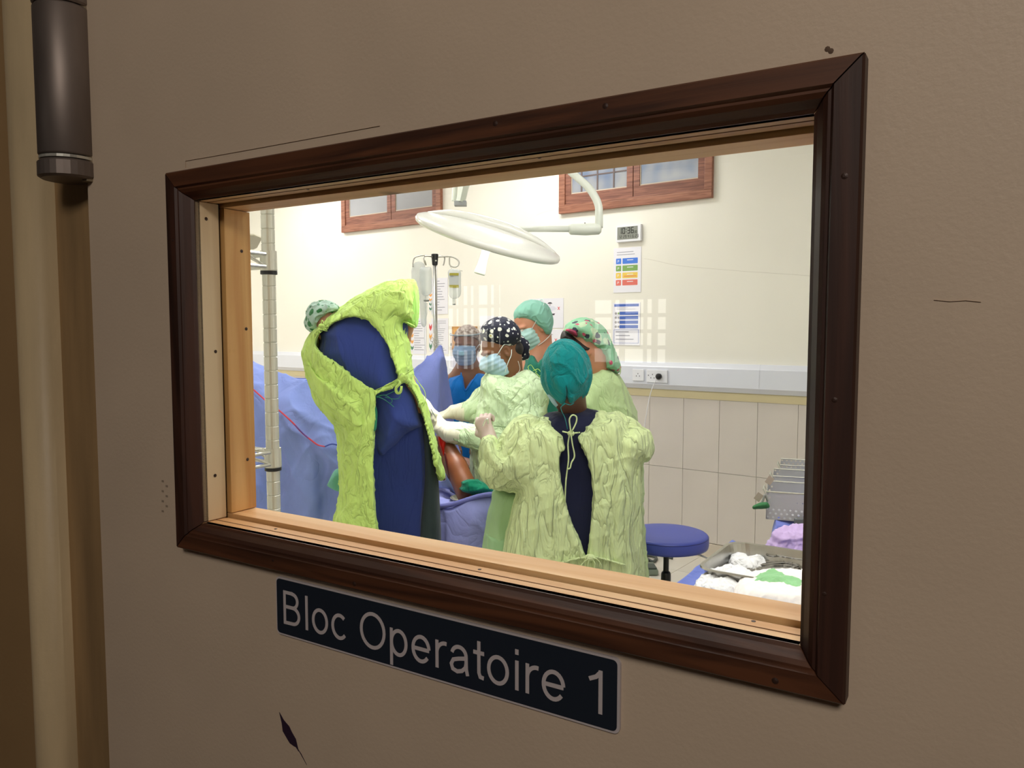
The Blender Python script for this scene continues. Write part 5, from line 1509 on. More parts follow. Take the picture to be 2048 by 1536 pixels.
def frame3(fwd, up=(0, 0, 1)):
    y = np.asarray(fwd, float); y /= np.linalg.norm(y); z = np.asarray(up, float); z = z - y * (z @ y); z /= np.linalg.norm(z)
    return np.stack([np.cross(y, z), y, z], 1)        # columns: right, forward, up
class Head:
    def __init__(s, c, fwd, up=(0, 0, 1), k=1.0): s.c = np.asarray(c, float); s.R = frame3(fwd, up); s.k = k
    def p(s, x, y, z): return s.c + s.R @ (np.array([x, y, z]) * s.k)
    def ell(s, c, r, k=.015, grow=0, op='add'): return Ell(s.p(*c), np.array(r) * s.k + grow, k, s.R, op)
    def prims(s, face=True):
        P = [s.ell((0, -.012, .030), (.076, .096, .090), .02), s.ell((0, .030, -.035), (.062, .060, .085), .03), s.ell((0, .052, -.085), (.036, .036, .028), .03)]
        if face:
            P += [Cone(s.p(0, .088, .008), s.p(0, .112, -.030), .008 * s.k, .014 * s.k, .012), s.ell((.030, .080, .024), (.030, .014, .009), .01), s.ell((-.030, .080, .024), (.030, .014, .009), .01),
                  s.ell((.040, .066, -.028), (.024, .022, .020), .02), s.ell((-.040, .066, -.028), (.024, .022, .020), .02),
                  s.ell((.031, .098, .006), (.017, .016, .011), .008, op='sub'), s.ell((-.031, .098, .006), (.017, .016, .011), .008, op='sub')]
        for sg in (1, -1):
            P += [s.ell((sg * .077, -.008, -.008), (.010, .020, .033), .008), s.ell((sg * .082, .0, -.006), (.006, .009, .016), .006, op='sub')]
        return P
    def eyes(s, parent, down=.0, size=1.0):
        for sg in (1, -1):
            c = s.p(sg * .031, .0795, .007); r = .0122 * s.k
            base = FR[parent.name].translation
            V, F = uvs(c - np.array(base), r); link('eye', V, F, eye_w, parent, smooth=True)
            d = s.R @ np.array([0, math.cos(down), -math.sin(down)])
            V, F = uvs(c - np.array(base) + d * r * .52, r * .62); link('iris', V, F, eye_d, parent, smooth=True)
def uvs(c, r, n=12, m=8):
    V = []; F = []
    for i in range(m + 1):
        ph = math.pi * i / m
        for k in range(n):
            th = 2 * math.pi * k / n; V.append(c + r * np.array([math.sin(ph) * math.cos(th), math.sin(ph) * math.sin(th), math.cos(ph)]))
    for i in range(m):
        for k in range(n):
            l = (k + 1) % n; F.append((i * n + k, (i + 1) * n + k, (i + 1) * n + l, i * n + l))
    return V, F
def mask_prims(H, g=.012):
    return [H.ell((0, .030, -.035), (.062, .060, .085), .02, g), H.ell((0, .052, -.080), (.036, .040, .030), .03, g), Cone(H.p(0, .100, -.010), H.p(0, .112, -.030), (.012 + g) * H.k, (.016 + g) * H.k, .02),
            H.ell((0, .060, -.045), (.055, .045, .045), .02, g), H.ell((.040, .068, -.028), (.026, .026, .024), .02, g * .8), H.ell((-.040, .068, -.028), (.026, .026, .024), .02, g * .8),
            Half(H.p(0, .0, -.006), H.R @ np.array([0, -.25, 1])), Half(H.p(0, .022, 0), H.R @ np.array([0, -1, 0])), Half(H.p(0, 0, -.115), H.R @ np.array([0, 0, -1])),
            Half(H.p(.062, .02, 0), H.R @ np.array([1, -.25, 0])), Half(H.p(-.062, .02, 0), H.R @ np.array([-1, -.25, 0]))]
def pleats(H, n=3):
    def f(V, N):
        z = ((V - H.c) @ H.R)[:, 2] / H.k
        return .0011 * np.sin(z * 2 * math.pi / .022)
    return f
def strap(H, pts, parent, m=None, r=.0022, flat=1.0, nm='mask_strap'):
    base = np.array(FR[parent.name].translation)
    P = [H.p(*q) - base for q in pts]
    V, F = tube(P, r, 8, smooth=4, flat=flat)
    return link(nm, V, F, m or mask_w, parent, smooth=True)
def ribbon_w(pts, w, parent, m, nm='tie', sm=4, flat=.3):
    base = np.array(FR[parent.name].translation)
    V, F = tube([np.asarray(p) - base for p in pts], w, 8, smooth=sm, flat=flat)
    return link(nm, V, F, m, parent, smooth=True)
def hand_prims(wr, dirv, palm, thumb_side, curl=.5, k=1.0, spread=.12, grip=None):
    """palm + five bent fingers. dirv: wrist to knuckles, palm: direction the palm faces, thumb_side: +1/-1 across"""
    d = np.asarray(dirv, float); d /= np.linalg.norm(d); n = np.asarray(palm, float); n = n - d * (n @ d); n /= np.linalg.norm(n)
    s = np.cross(d, n) * thumb_side
    wr = np.asarray(wr, float); K = k
    P = [Cone(wr - d * .03 * K, wr + d * .02 * K, .026 * K, .026 * K, .02, (n, 1.35)), Cone(wr + d * .02 * K + s * .012 * K, wr + d * .075 * K + s * .022 * K, .022 * K, .019 * K, .02, (n, 1.5)),
         Cone(wr + d * .02 * K - s * .010 * K, wr + d * .070 * K - s * .024 * K, .022 * K, .017 * K, .02, (n, 1.5)), Cone(wr + d * .03 * K, wr + d * .078 * K, .022 * K, .020 * K, .02, (n, 1.6))]
    L_ = [.072, .080, .074, .058]
    for i in range(4):
        off = (.030 - .020 * i) * K
        b = wr + d * (.080 - .004 * abs(i - 1.2)) * K + s * off
        a = 0; p = b; dd = d + s * spread * (1.5 - i) * .5
        dd = dd / np.linalg.norm(dd)
        for j, f in enumerate((.45, .32, .23)):
            a += curl * (.75 + .25 * j) + .1 * i * curl
            v = dd * math.cos(a) + n * math.sin(a)
            q = p + v * L_[i] * f * K
            P.append(Cone(p, q, (.0098 - .0008 * j) * K, (.0092 - .0008 * j) * K, .004)); p = q
    b = wr + d * .022 * K + s * .026 * K
    q1 = b + (s * .75 + d * .55 + n * .35) / 1.0 * .038 * K
    q2 = q1 + (d * .8 + s * .15 + n * (.3 + curl * .5)) * .030 * K; q3 = q2 + (d * .75 - s * .1 + n * (.35 + curl * .6)) * .022 * K
    P += [Cone(b, q1, .014 * K, .012 * K, .008), Cone(q1, q2, .0115 * K, .010 * K, .004), Cone(q2, q3, .010 * K, .0085 * K, .003)]
    return P
def person(label, px, Y, z=0):
    c = at(px, 700, Y)
    return thing('person', label, 'person', T((c[0], c[1], z)))
def limbs(pts, rads, k=.03, flat=None):
    return [Cone(pts[i], pts[i + 1], rads[i], rads[i + 1], k, flat) for i in range(len(pts) - 1)]
def shoes(parent, feet, m):
    base = np.array(FR[parent.name].translation)
    for (x, y, z, ax, ay) in feet:
        d = np.array([ax, ay, 0.0]); d /= np.linalg.norm(d); c = np.array([x, y, z])
        blob('shoe', [Cone(c + np.array([0, 0, .045]) - d * .05, c + np.array([0, 0, .035]) + d * .13, .045, .036, .02), Cone(c + np.array([0, 0, .09]) - d * .03, c + np.array([0, 0, .05]) + d * .02, .045, .04, .03),
                      Half(c, (0, 0, -1))], .008, m, parent)
clog = mat('clog_white', srgb(220, 220, 216), rough=.5)

# ------------------------------------------------------------------ A: tall surgeon bending over, lime gown open over navy scrubs
YA = 3.35
ZSTEP = .17
A = person('person bending far over in a lime green gown open over navy scrubs, leaf print cap', 790, YA, ZSTEP)
HA = Head(at(655, 646, YA + .02), (-.62, .25, -.75), (-.75, .1, .55), .76)
hipL, hipR = at(756, 838, YA + .03), at(802, 838, YA + .03)
shL, shR = at(668, 690, YA - .02), at(800, 606, YA + .06)
mid = at(740, 700, YA)
pel = at(795, 825, YA + .03)
body = HA.prims() + limbs([at(738, 672, YA), at(745, 700, YA), at(775, 770, YA), pel], [.09, .105, .11, .115], .05, ((0, 1, 0), 1.3))
body += [Cone(HA.p(0, -.02, -.05), at(705, 662, YA), .046, .045, .04), Cone(shL + np.array([.05, 0, 0]), shR, .045, .055, .05)]
aL = [shL + np.array([.04, .07, -.02]), at(645, 770, YA + .05), at(700, 850, YA + .20), at(770, 880, YA + .30)]
body += limbs(aL, [.055, .046, .038, .03], .02)
aR = [shR, at(808, 600, YA + .04), at(810, 655, YA + .02), at(800, 735, YA + .16), at(818, 790, YA + .30), at(846, 808, YA + .30)]
body += limbs(aR, [.048, .040, .034, .030, .024, .020], .02)
footA = [(at(770, 900, YA)[0], YA + .02, ZSTEP), (at(850, 900, YA + .05)[0], YA + .06, ZSTEP)]
for hp, ft in ((hipL, footA[0]), (hipR, footA[1])):
    kn = np.array([ft[0], ft[1] - .02, ZSTEP + .50]); an = np.array([ft[0], ft[1], ZSTEP + .07])
    body += limbs([hp, kn, an], [.088, .058, .04], .03)
blob('body', body, .007, sk_tan, A)
# navy tunic and trousers
tun = [(628, 668), (640, 652), (660, 638), (700, 616), (745, 606), (790, 590), (818, 600), (822, 680), (822, 745), (836, 790), (846, 835), (850, 856), (820, 880), (796, 905), (752, 925), (735, 860), (715, 810), (670, 770), (630, 720), (634, 680)]
blob('tunic', [Puff(tun, YA + .01, .13, .145, grow=-.016)], .0065, navy, A, disp=[folds((.5, 0, -1), 6, 1.4, .008, 3), soft(7, .006, 2)])
tr1 = [(700, 830), (750, 815), (800, 812), (845, 825), (858, 900), (860, 960), (852, 1040), (846, 1110), (836, 1200), (832, 1320), (740, 1320), (735, 1200), (728, 1100), (700, 1000)]
blob('trousers', [Puff(tr1, YA + .045, .085, .105), Half((0, 0, ZSTEP + .06), (0, 0, -1))], .008, cloth('trousers_navy', (40, 54, 112), bump=.6, scale=8, stretch=(1, 1, .25), dist=.016), A, disp=[folds((.05, 0, -1), 7, 1.0, .010, 9)])
tr2 = [(840, 840), (856, 830), (868, 870), (876, 940), (880, 1020), (882, 1120), (878, 1320), (818, 1320), (824, 1200), (830, 1100), (838, 1000), (842, 900)]
blob('lead_apron', [Puff(tr2, YA + .06, .05, .11), Half((0, 0, ZSTEP + .10), (0, 0, -1))], .008, slate, A, label='dark grey green apron hanging beside the navy trousers', disp=[soft(5, .006, 3)])
# lime gown: outer shape minus the opening at the back
outA = [(640, 650), (655, 636), (672, 625), (690, 611), (715, 592), (740, 579), (775, 566), (800, 561), (822, 560), (832, 568), (834, 600), (833, 640), (829, 653), (812, 648), (818, 690), (822, 720), (826, 755),
        (836, 778), (850, 806), (861, 850), (873, 895), (886, 945), (880, 958), (868, 952), (880, 1150), (870, 1180), (676, 1180), (668, 1060), (676, 1010), (680, 960), (676, 900), (672, 852), (664, 838), (652, 830), (628, 790), (612, 745), (606, 710), (612, 686), (624, 664)]
cutA1 = [(648, 658), (658, 650), (675, 640), (700, 632), (730, 636), (755, 655), (775, 690), (790, 730), (797, 757), (775, 770), (749, 781), (725, 768), (700, 752), (672, 728), (652, 718), (638, 704), (630, 692), (631, 678), (638, 665)]
cutA2 = [(752, 790), (778, 778), (800, 766), (812, 762), (824, 778), (836, 800), (846, 830), (857, 870), (868, 915), (876, 956), (884, 990), (884, 1195), (756, 1195), (752, 1060), (747, 1000), (745, 900), (746, 862), (750, 830)]
gA = [Puff(outA, YA + .01, .12, .176, rnd=3)]
gA += [Cut(cutA1, YA + .04, 3), Cut(cutA2, lambda a, b: YA + .35 + 0 * a, 2)]
gA += [Half((0, 0, ZSTEP + .32), (0, 0, -1))]
blob('gown', gA, .005, lime, A, disp=[folds((.75, 0, .55), 18, 1.6, .006, 1, .25), folds((.2, 0, 1), 15, 1.2, .006, 5, .25), folds((.1, 0, 1), 30, 3, .002, 45), soft(6, .006, 4)])
# right sleeve, rolled above the elbow
slv = [(800, 566), (820, 560), (831, 566), (836, 590), (836, 620), (834, 640), (831, 653), (818, 650), (806, 642), (803, 610)]
blob('sleeve', [Puff(slv, YA + .0, .035, .085)], .0045, mat('gown_lime_bright', srgb(184, 238, 122), rough=.85, var=.08, vscale=5, bump=.8, bscale=16, bstretch=(1, 1, .5), bdist=.012, ridged=True), A, disp=[folds((.1, 0, 1), 16, 3, .008, 7)])
ribbon_w([at(806, 641, YA - .08), at(817, 646, YA - .09), at(830, 653, YA - .07)], .008, A, lime, 'sleeve_cuff')
# draped left arm: sleeve bulging at the elbow
lsl = [(612, 720), (640, 740), (680, 752), (720, 775), (748, 786), (748, 820), (735, 870), (700, 870), (672, 850), (655, 832), (628, 792)]
blob('sleeve', [Puff(lsl, YA - .03, .09, .155, rnd=3)], .0055, lime, A, disp=[folds((.8, 0, -.5), 14, 2.5, .009, 21), soft(9, .010, 7)])
# knots and ribbons
zf = YA - .165
ribbon_w([at(750, 781, zf + .02), at(775, 770, zf), at(797, 757, zf), at(818, 744, zf), at(826, 738, zf + .03)], .0065, A, lime)
ribbon_w([at(797, 757, zf), at(800, 766, zf - .02), at(792, 776, zf - .02), at(794, 786, zf - .01), at(801, 784, zf - .01), at(803, 772, zf - .01)], .006, A, lime)
blob('knot', [Ell(at(806, 755, zf), (.022, .015, .018))], .004, lime, A, disp=[soft(60, .003, 2)])
dk_teal = cloth('tie_teal', (58, 140, 112), bump=.3, scale=20)
for pts in ([(752, 788), (768, 782), (782, 774)], [(754, 790), (772, 790), (790, 782), (800, 784), (798, 796), (786, 798), (770, 794)], [(752, 792), (770, 800), (788, 814)], [(752, 796), (768, 790), (784, 800), (780, 808)]):
    ribbon_w([at(a, b, YA - .155) for a, b in pts], .0042, A, dk_teal)
blob('tie_end', [Puff([(746, 815), (752, 812), (755, 825), (754, 850), (752, 860), (746, 860)], YA - .13, .008, .006)], .003, dk_teal, A)
for pts in ([(660, 645), (652, 650), (642, 652), (633, 656)], [(642, 652), (646, 660), (655, 662)], [(642, 650), (644, 640), (648, 648)], [(640, 652), (648, 655), (654, 660)]):
    ribbon_w([at(a, b, YA - .14) for a, b in pts], .0048, A, lime)
blob('knot', [Ell(at(643, 652, YA - .145), (.014, .010, .011))], .003, lime, A)
# loose ribbon beside the hip
ribbon_w([at(826, 748, YA - .08), at(838, 766, YA - .08), at(849, 782, YA - .07), at(851, 800, YA - .06), at(847, 812, YA - .06)], .0055, A, lime)
blob('cap', [Puff([(610, 636), (614, 622), (621, 612), (634, 605), (652, 603), (668, 608), (680, 617), (672, 623), (652, 628), (640, 637), (634, 652), (628, 663), (618, 660), (612, 650)], YA, .05, .095, blur=16)], .0035, leafy, A, relax=5, disp=[folds((0, .3, 1), 30, 8, .009, 2), soft(25, .004, 6)], label='pale cap with a green leaf print')
# gloved hands at the wound
blob('glove', hand_prims(at(846, 802, YA + .29), at(860, 818, YA + .29) - at(846, 802, YA + .29), (0, 0, -1), 1, .7), .003, glove_m, A)
blob('glove', hand_prims(at(782, 884, YA + .31), (1, .5, .1), (0, 0, -1), -1, .7), .003, glove_m, A)
shoes(A, [(footA[0][0], footA[0][1], ZSTEP, -.1, 1), (footA[1][0], footA[1][1], ZSTEP, .2, 1)], clog)
stp = thing('standing_step', 'low steel standing step under the surgeon in the lime gown', 'step', T((at(805, 900, YA)[0], YA + .05, 0)))
link('step_top', *box(-.26, .26, -.18, .18, ZSTEP - .02, ZSTEP, .004), steel, stp)
for x in (-.23, .23):
    for y in (-.15, .15): link('leg', *tube([(x, y, 0), (x * .97, y * .97, ZSTEP - .02)], .012, 10), steel, stp)

# ------------------------------------------------------------------ B: woman in royal blue scrubs with a face shield
YBp = 4.75
B = person('person in royal blue scrubs with a clear face shield, hair net and blue mask', 935, YBp)
HB = Head(at(934, 692, YBp), (-.22, -1, -.12), (0, 0, 1), .96)
nb = at(936, 732, YBp + .01)
sL, sR = at(899, 770, YBp), at(975, 768, YBp)
feetB = [(nb[0] - .1, YBp, 0), (nb[0] + .1, YBp, 0)]
body = HB.prims() + [Cone(HB.p(0, -.02, -.06), nb, .05, .055, .03), Cone(sL, sR, .055, .055, .04)]
body += limbs([nb + np.array([0, 0, -.08]), nb + np.array([0, 0, -.45]), nb + np.array([0, 0, -.55])], [.11, .10, .12], .05, ((0, 1, 0), 1.3))
for s_, sh in ((-1, sL), (1, sR)):
    el = sh + np.array([.03 * s_, -.02, -.29]); wr = el + np.array([-.06 * s_, -.20, -.05])
    body += limbs([sh, el, wr], [.042, .035, .025], .02) + hand_prims(wr, (-.3 * s_, -1, -.1), (0, 0, -1), s_, .5)
    ft = feetB[0 if s_ < 0 else 1]
    body += limbs([nb + np.array([.09 * s_, 0, -.58]), np.array([ft[0], ft[1] - .02, .5]), np.array([ft[0], ft[1], .07])], [.085, .055, .038], .03)
blob('body', body, .006, sk_brown, B)
HB.eyes(B, .3)
tb_ = [(884, 800), (888, 775), (900, 756), (920, 746), (937, 745), (955, 744), (972, 752), (988, 770), (996, 810), (994, 880), (990, 960), (994, 1010), (894, 1010), (892, 900), (886, 860)]
vb = [(921, 738), (924, 752), (928, 778), (931, 782), (940, 768), (955, 748), (957, 738)]
blob('tunic', [Puff(tb_, YBp, .10, .15), Cut(vb, YBp + .02, 0)], .006, royal, B, disp=[folds((.3, 0, -1), 9, 2, .008, 3)])
ribbon_w([at(922, 745, YBp - .115), at(924, 760, YBp - .14), at(930, 781, YBp - .152), at(941, 768, YBp - .145), at(954, 748, YBp - .12)], .004, B, royal, 'neck_trim')
blob('trousers', [Puff([(896, 930), (990, 930), (988, 1000), (980, 1080), (972, 1162), (952, 1162), (945, 1070), (938, 1070), (930, 1162), (908, 1162), (902, 1060)], YBp, .07, .11, rnd=2)], .01, royal, B)
blob('mask', mask_prims(HB), .003, mat('mask_sky', srgb(160, 200, 226), rough=.8), B, disp=[pleats(HB)])
blob('hair_net', [HB.ell((0, -.016, .036), (.084, .104, .095), .02, .004), Half(HB.p(0, .02, .045), HB.R @ np.array([0, .55, -1]))], .004, hairnet, B, disp=[soft(50, .004, 1)])
for sg in (1, -1):
    strap(HB, [(sg * .066, .045, -.02), (sg * .082, .01, .01), (sg * .082, -.018, .0)], B, r=.0018)
    strap(HB, [(sg * .060, .04, -.09), (sg * .078, .01, -.03), (sg * .084, -.015, -.01)], B, r=.0018)
shm = sheet_glass('shield_film', (.86, .84, .92, 1), ior=1.45, rough=.02, body=.10, bodycol=(.75, .7, .85, 1))
base = np.array(FR[B.name].translation)
SV = []; SFc = []
na, nz_ = 14, 8
for i in range(nz_ + 1):
    z = .085 - i * .026
    for k in range(na + 1):
        a = math.radians(-78 + 156 * k / na)
        SV.append(HB.p(.098 * math.sin(a), .030 + .098 * math.cos(a) + .012 * (i / nz_), z) - base)
n_ = len(SV)
for i in range(nz_):
    for k in range(na):
        q = i * (na + 1) + k; SFc.append((q, q + 1, q + na + 2, q + na + 1))
link('face_shield', SV, SFc, shm, B, smooth=True)
strap(HB, [(.097 * math.sin(math.radians(a)), .030 + .099 * math.cos(math.radians(a)), .083) for a in range(-90, 91, 30)], B, mat('shield_band', srgb(150, 160, 170), rough=.4), r=.005, nm='shield_band')
link('shield_button', *lathe([(.009, 0), (.008, .005), (.003, .006)], 12, HB.p(.098, .02, .012) - base, HB.R @ np.array([1, 0, 0])), mat('shield_knob', srgb(60, 96, 84), rough=.5), B)
shoes(B, [(f[0], f[1], 0, 0, -1) for f in feetB], clog)

# ------------------------------------------------------------------ D: tall man in teal scrubs and a mint cap
YD = 4.15
Dp = person('tall person in teal scrubs with a mint bouffant cap and tied mask', 1075, YD)
HD = Head(at(1063, 652, YD), (-.80, -.55, -.42), (0.05, 0.1, 1), 1.02)
nd = at(1082, 706, YD + .03)
sL, sR = at(1060, 752, YD + .0), at(1120, 748, YD + .05)
body = HD.prims() + [Cone(HD.p(0, -.035, -.05), nd, .060, .066, .04), Cone(sL, sR, .06, .06, .05), Cone(HD.p(.0, -.02, -.07), at(1068, 730, YD - .03), .05, .05, .03)]
body += limbs([nd + np.array([0, 0, -.12]), nd + np.array([0, 0, -.5]), nd + np.array([0, 0, -.62])], [.13, .12, .13], .05, ((0, 1, 0), 1.3))
for s_, sh in ((-1, sL), (1, sR)):
    el = sh + np.array([.05 * s_, -.02, -.32]); wr = el + np.array([-.1 * s_, -.22, -.02])
    body += limbs([sh, el, wr], [.048, .04, .03], .02) + hand_prims(wr, (-.4 * s_, -1, -.1), (0, 0, -1), s_, .5)
    ft = (nd[0] + .11 * s_, YD + .03)
    body += limbs([nd + np.array([.09 * s_, 0, -.66]), np.array([ft[0], ft[1] - .02, .52]), np.array([ft[0], ft[1], .07])], [.09, .06, .04], .03)
blob('body', body, .006, sk_light, Dp)
HD.eyes(Dp, .6)
td = [(1040, 770), (1044, 740), (1053, 714), (1066, 706), (1098, 700), (1120, 712), (1142, 735), (1150, 790), (1148, 900), (1150, 1040), (1040, 1040), (1042, 900)]
vd = [(1064, 700), (1066, 712), (1072, 724), (1077, 729), (1083, 720), (1092, 706), (1098, 694)]
blob('tunic', [Puff(td, YD + .03, .08, .18), Cut(vd, YD + .0, 0)], .006, teal_s, Dp, disp=[folds((.2, 0, -1), 9, 2, .008, 8)])
blob('trousers', [Puff([(1044, 960), (1150, 960), (1146, 1060), (1138, 1240), (1108, 1240), (1100, 1100), (1092, 1100), (1086, 1240), (1056, 1240), (1050, 1060)], YD + .03, .07, .11, rnd=2)], .01, teal_s, Dp)
blob('bouffant_cap', [Puff([(1027, 643), (1029, 622), (1042, 607), (1062, 600), (1084, 603), (1099, 616), (1106, 638), (1105, 660), (1099, 674), (1090, 668), (1080, 659), (1066, 650), (1050, 644), (1036, 642)], YD, .07, .115, blur=30)], .0035, bouffant, Dp, relax=8, disp=[folds((.2, .6, .6), 34, 8, .004, 3), soft(22, .004, 1)])
blob('mask', mask_prims(HD, .009), .003, mat('mask_mint', srgb(178, 214, 210), rough=.8), Dp, disp=[pleats(HD)])
for sg in (1, -1):
    strap(HD, [(sg * .068, .050, .0), (sg * .089, .015, .035), (sg * .096, -.02, .065), (sg * .085, -.07, .095), (0, -.125, .10)], Dp, r=.0042, flat=.35)
    strap(HD, [(sg * .060, .045, -.095), (sg * .074, .0, -.085), (sg * .068, -.05, -.07), (0, -.10, -.055)], Dp, r=.0042, flat=.35)
shoes(Dp, [(nd[0] - .11, YD + .03, 0, -.3, -1), (nd[0] + .11, YD + .03, 0, -.3, -1)], clog)

# ------------------------------------------------------------------ C: surgeon with the daisy cap operating
YCp = 3.76
Cc = person('person operating in a pale green gown with a black daisy print cap and blue mask', 1010, YCp)
HC = Head(at(1002, 702, YCp), (-.86, -.30, -.42), (-.25, .0, 1), .98)
nc = at(1026, 752, YCp + .03)
sL, sR = at(1002, 784, YCp + .02), at(1066, 776, YCp + .06)
# her right arm (far) and left arm (near) both reach to the wound at the left
aR_ = [at(968, 790, YCp + .12), at(955, 822, YCp + .10), at(925, 826, YCp + .10)]
aL_ = [at(1060, 786, YCp - .02), at(1052, 850, YCp - .08), at(1020, 872, YCp - .08), at(935, 872, YCp - .08), at(905, 866, YCp - .09)]
body = HC.prims() + [Cone(HC.p(0, -.035, -.05), nc, .052, .050, .04), Cone(sL, sR, .045, .045, .04)]
body += limbs([nc + np.array([0, 0, -.12]), nc + np.array([0, 0, -.45]), nc + np.array([0, 0, -.56])], [.11, .105, .115], .05, ((0, 1, 0), 1.3))
body += limbs(aR_, [.042, .036, .026], .02) + limbs(aL_, [.042, .036, .036, .028, .026], .02)
for s_ in (-1, 1):
    ft = (nc[0] + .10 * s_, YCp + .02)
    body += limbs([nc + np.array([.09 * s_, 0, -.60]), np.array([ft[0], ft[1] - .02, .5]), np.array([ft[0], ft[1], .07])], [.085, .055, .038], .03)
blob('body', body, .006, sk_brown, Cc)
HC.eyes(Cc, .7)
gc = [(962, 790), (962, 765), (972, 748), (990, 742), (1006, 748), (1022, 752), (1040, 744), (1058, 742), (1075, 756), (1086, 778), (1090, 810), (1088, 850), (1074, 884), (1060, 920), (1060, 1000), (1064, 1100), (1066, 1240), (944, 1240), (944, 1100), (943, 1000), (941, 920), (946, 880), (952, 840), (956, 815)]
blob('gown', [Puff(gc, YCp + .03, .10, .165, rnd=3), Cone(at(1062, 790, YCp - .04), at(1050, 850, YCp - .10), .082, .072, .05), Cone(at(1050, 850, YCp - .10), at(1000, 870, YCp - .06), .072, .066, .04), Half((0, 0, .32), (0, 0, -1))], .0052, palegreen, Cc,
     disp=[folds((.35, 0, -1), 17, 1.2, .007, 3, .25), folds((.7, .1, -.6), 20, 2.5, .005, 15, .25), soft(7, .006, 9)])
blob('sleeve', limbs([at(1005, 872, YCp - .08), at(965, 876, YCp - .08), at(912, 866, YCp - .08)], [.070, .060, .050], .02), .0045, palegreen, Cc, disp=[folds((1, 0, -.05), 26, 6, .007, 5)])
blob('sleeve', limbs([at(970, 800, YCp + .12), at(952, 822, YCp + .10), at(936, 822, YCp + .10)], [.07, .060, .050], .02), .0045, palegreen, Cc, disp=[folds((.4, 0, 1), 24, 6, .006, 6)])
# gloves with long cuffs
g1 = limbs([at(946, 822, YCp + .10), at(926, 824, YCp + .10), at(908, 824, YCp + .10)], [.050, .044, .036], .015) + hand_prims(at(905, 825, YCp + .10), at(880, 832, YCp + .10) - at(905, 825, YCp + .10), (-.2, .2, -1), -1, .62, 1.0)
blob('glove', g1, .003, glove_m, Cc, disp=[folds((.2, 0, 1), 40, 10, .002, 2)])
g2 = limbs([at(914, 867, YCp - .08), at(897, 864, YCp - .09), at(885, 858, YCp - .09)], [.053, .047, .036], .015) + hand_prims(at(886, 858, YCp - .09), at(866, 836, YCp - .08) - at(886, 858, YCp - .09), (-.5, .6, .1), 1, .45, 1.0)
blob('glove', g2, .003, glove_m, Cc, disp=[folds((.2, 0, 1), 40, 10, .002, 4)])
blob('cap', [Puff([(961, 681), (961, 658), (971, 644), (988, 635), (1006, 633), (1025, 641), (1038, 655), (1044, 672), (1037, 685), (1027, 695), (1003, 699), (980, 691), (969, 685)], YCp, .06, .10, blur=30)], .003, daisy, Cc, relax=8, disp=[soft(25, .003, 3)], label='black cap printed with white daisies')
blob('cap_tail', limbs([HC.p(.03, -.105, .02), HC.p(.04, -.125, -.03), HC.p(.05, -.115, -.075)], [.022, .030, .026], .02) + [Ell(HC.p(.035, -.11, .012), (.024, .022, .022))], .003, daisy, Cc, disp=[folds((0, 0, 1), 30, 8, .006, 2)])
blob('hair', [HC.ell((0, -.062, -.02), (.058, .046, .045), .02, .004)], .004, hair_m, Cc)
blob('mask', mask_prims(HC, .009), .003, mask_m, Cc, disp=[pleats(HC)])
for sg in (1, -1):
    strap(HC, [(sg * .066, .050, -.008), (sg * .080, .025, .012), (sg * .086, -.005, .028), (sg * .084, -.028, .012)], Cc, r=.0020)
    strap(HC, [(sg * .060, .045, -.098), (sg * .078, .015, -.06), (sg * .086, -.012, -.035), (sg * .084, -.028, -.01)], Cc, r=.0020)
ribbon_w([at(1036, 722, YCp - .06), at(1040, 738, YCp - .06), at(1034, 748, YCp - .08), at(1026, 754, YCp - .10)], .003, Cc, mask_w, 'neck_cord')
# lime knot at the nape
for pts in ([(1060, 744), (1056, 734), (1062, 730), (1068, 738), (1074, 744)], [(1066, 742), (1076, 738), (1082, 746), (1080, 752)], [(1070, 744), (1078, 752), (1082, 760)]):
    ribbon_w([at(a, b, YCp + .02) for a, b in pts], .0055, Cc, lime)
shoes(Cc, [(nc[0] - .10, YCp + .02, 0, -1, .2), (nc[0] + .10, YCp + .02, 0, -1, .2)], clog)

# ------------------------------------------------------------------ E: person with the floral cap, behind at the right
YE = 3.52
E = person('person in a pale green gown with a floral print cap, behind the teal capped one', 1205, YE)
HE = Head(at(1172, 694, YE), (-.80, .30, -.50), (-.30, 0, 1), .98)
ne = at(1200, 745, YE + .02)
sL, sR = at(1168, 800, YE + .05), at(1236, 802, YE + .02)
body = HE.prims() + [Cone(HE.p(0, -.035, -.05), ne, .054, .056, .04), Cone(sL, sR, .045, .045, .04)]
body += limbs([ne + np.array([0, 0, -.12]), ne + np.array([0, 0, -.45]), ne + np.array([0, 0, -.56])], [.10, .095, .10], .05, ((0, 1, 0), 1.5))
wrE = at(1120, 850, YE + .2)
body += limbs([sL, at(1150, 860, YE + .05), wrE], [.036, .032, .026], .02) + limbs([sR, at(1240, 870, YE + .05), at(1215, 900, YE + .16)], [.036, .030, .028], .02)
body += hand_prims(wrE, (-1, .3, 0), (0, 0, -1), 1, .6) + hand_prims(at(1215, 900, YE + .14), (-1, .4, 0), (0, 0, -1), -1, .6)
for s_ in (-1, 1):
    ft = (ne[0] + .10 * s_, YE + .02)
    body += limbs([ne + np.array([.09 * s_, 0, -.60]), np.array([ft[0], ft[1] - .02, .5]), np.array([ft[0], ft[1], .07])], [.085, .055, .038], .03)
blob('body', body, .006, sk_light, E)
HE.eyes(E, .5)
ge = [(1140, 800), (1158, 768), (1180, 748), (1204, 740), (1224, 741), (1242, 756), (1256, 785), (1266, 815), (1274, 850), (1280, 880), (1283, 930), (1286, 1000), (1288, 1100), (1290, 1260), (1140, 1260), (1138, 1000), (1140, 880)]
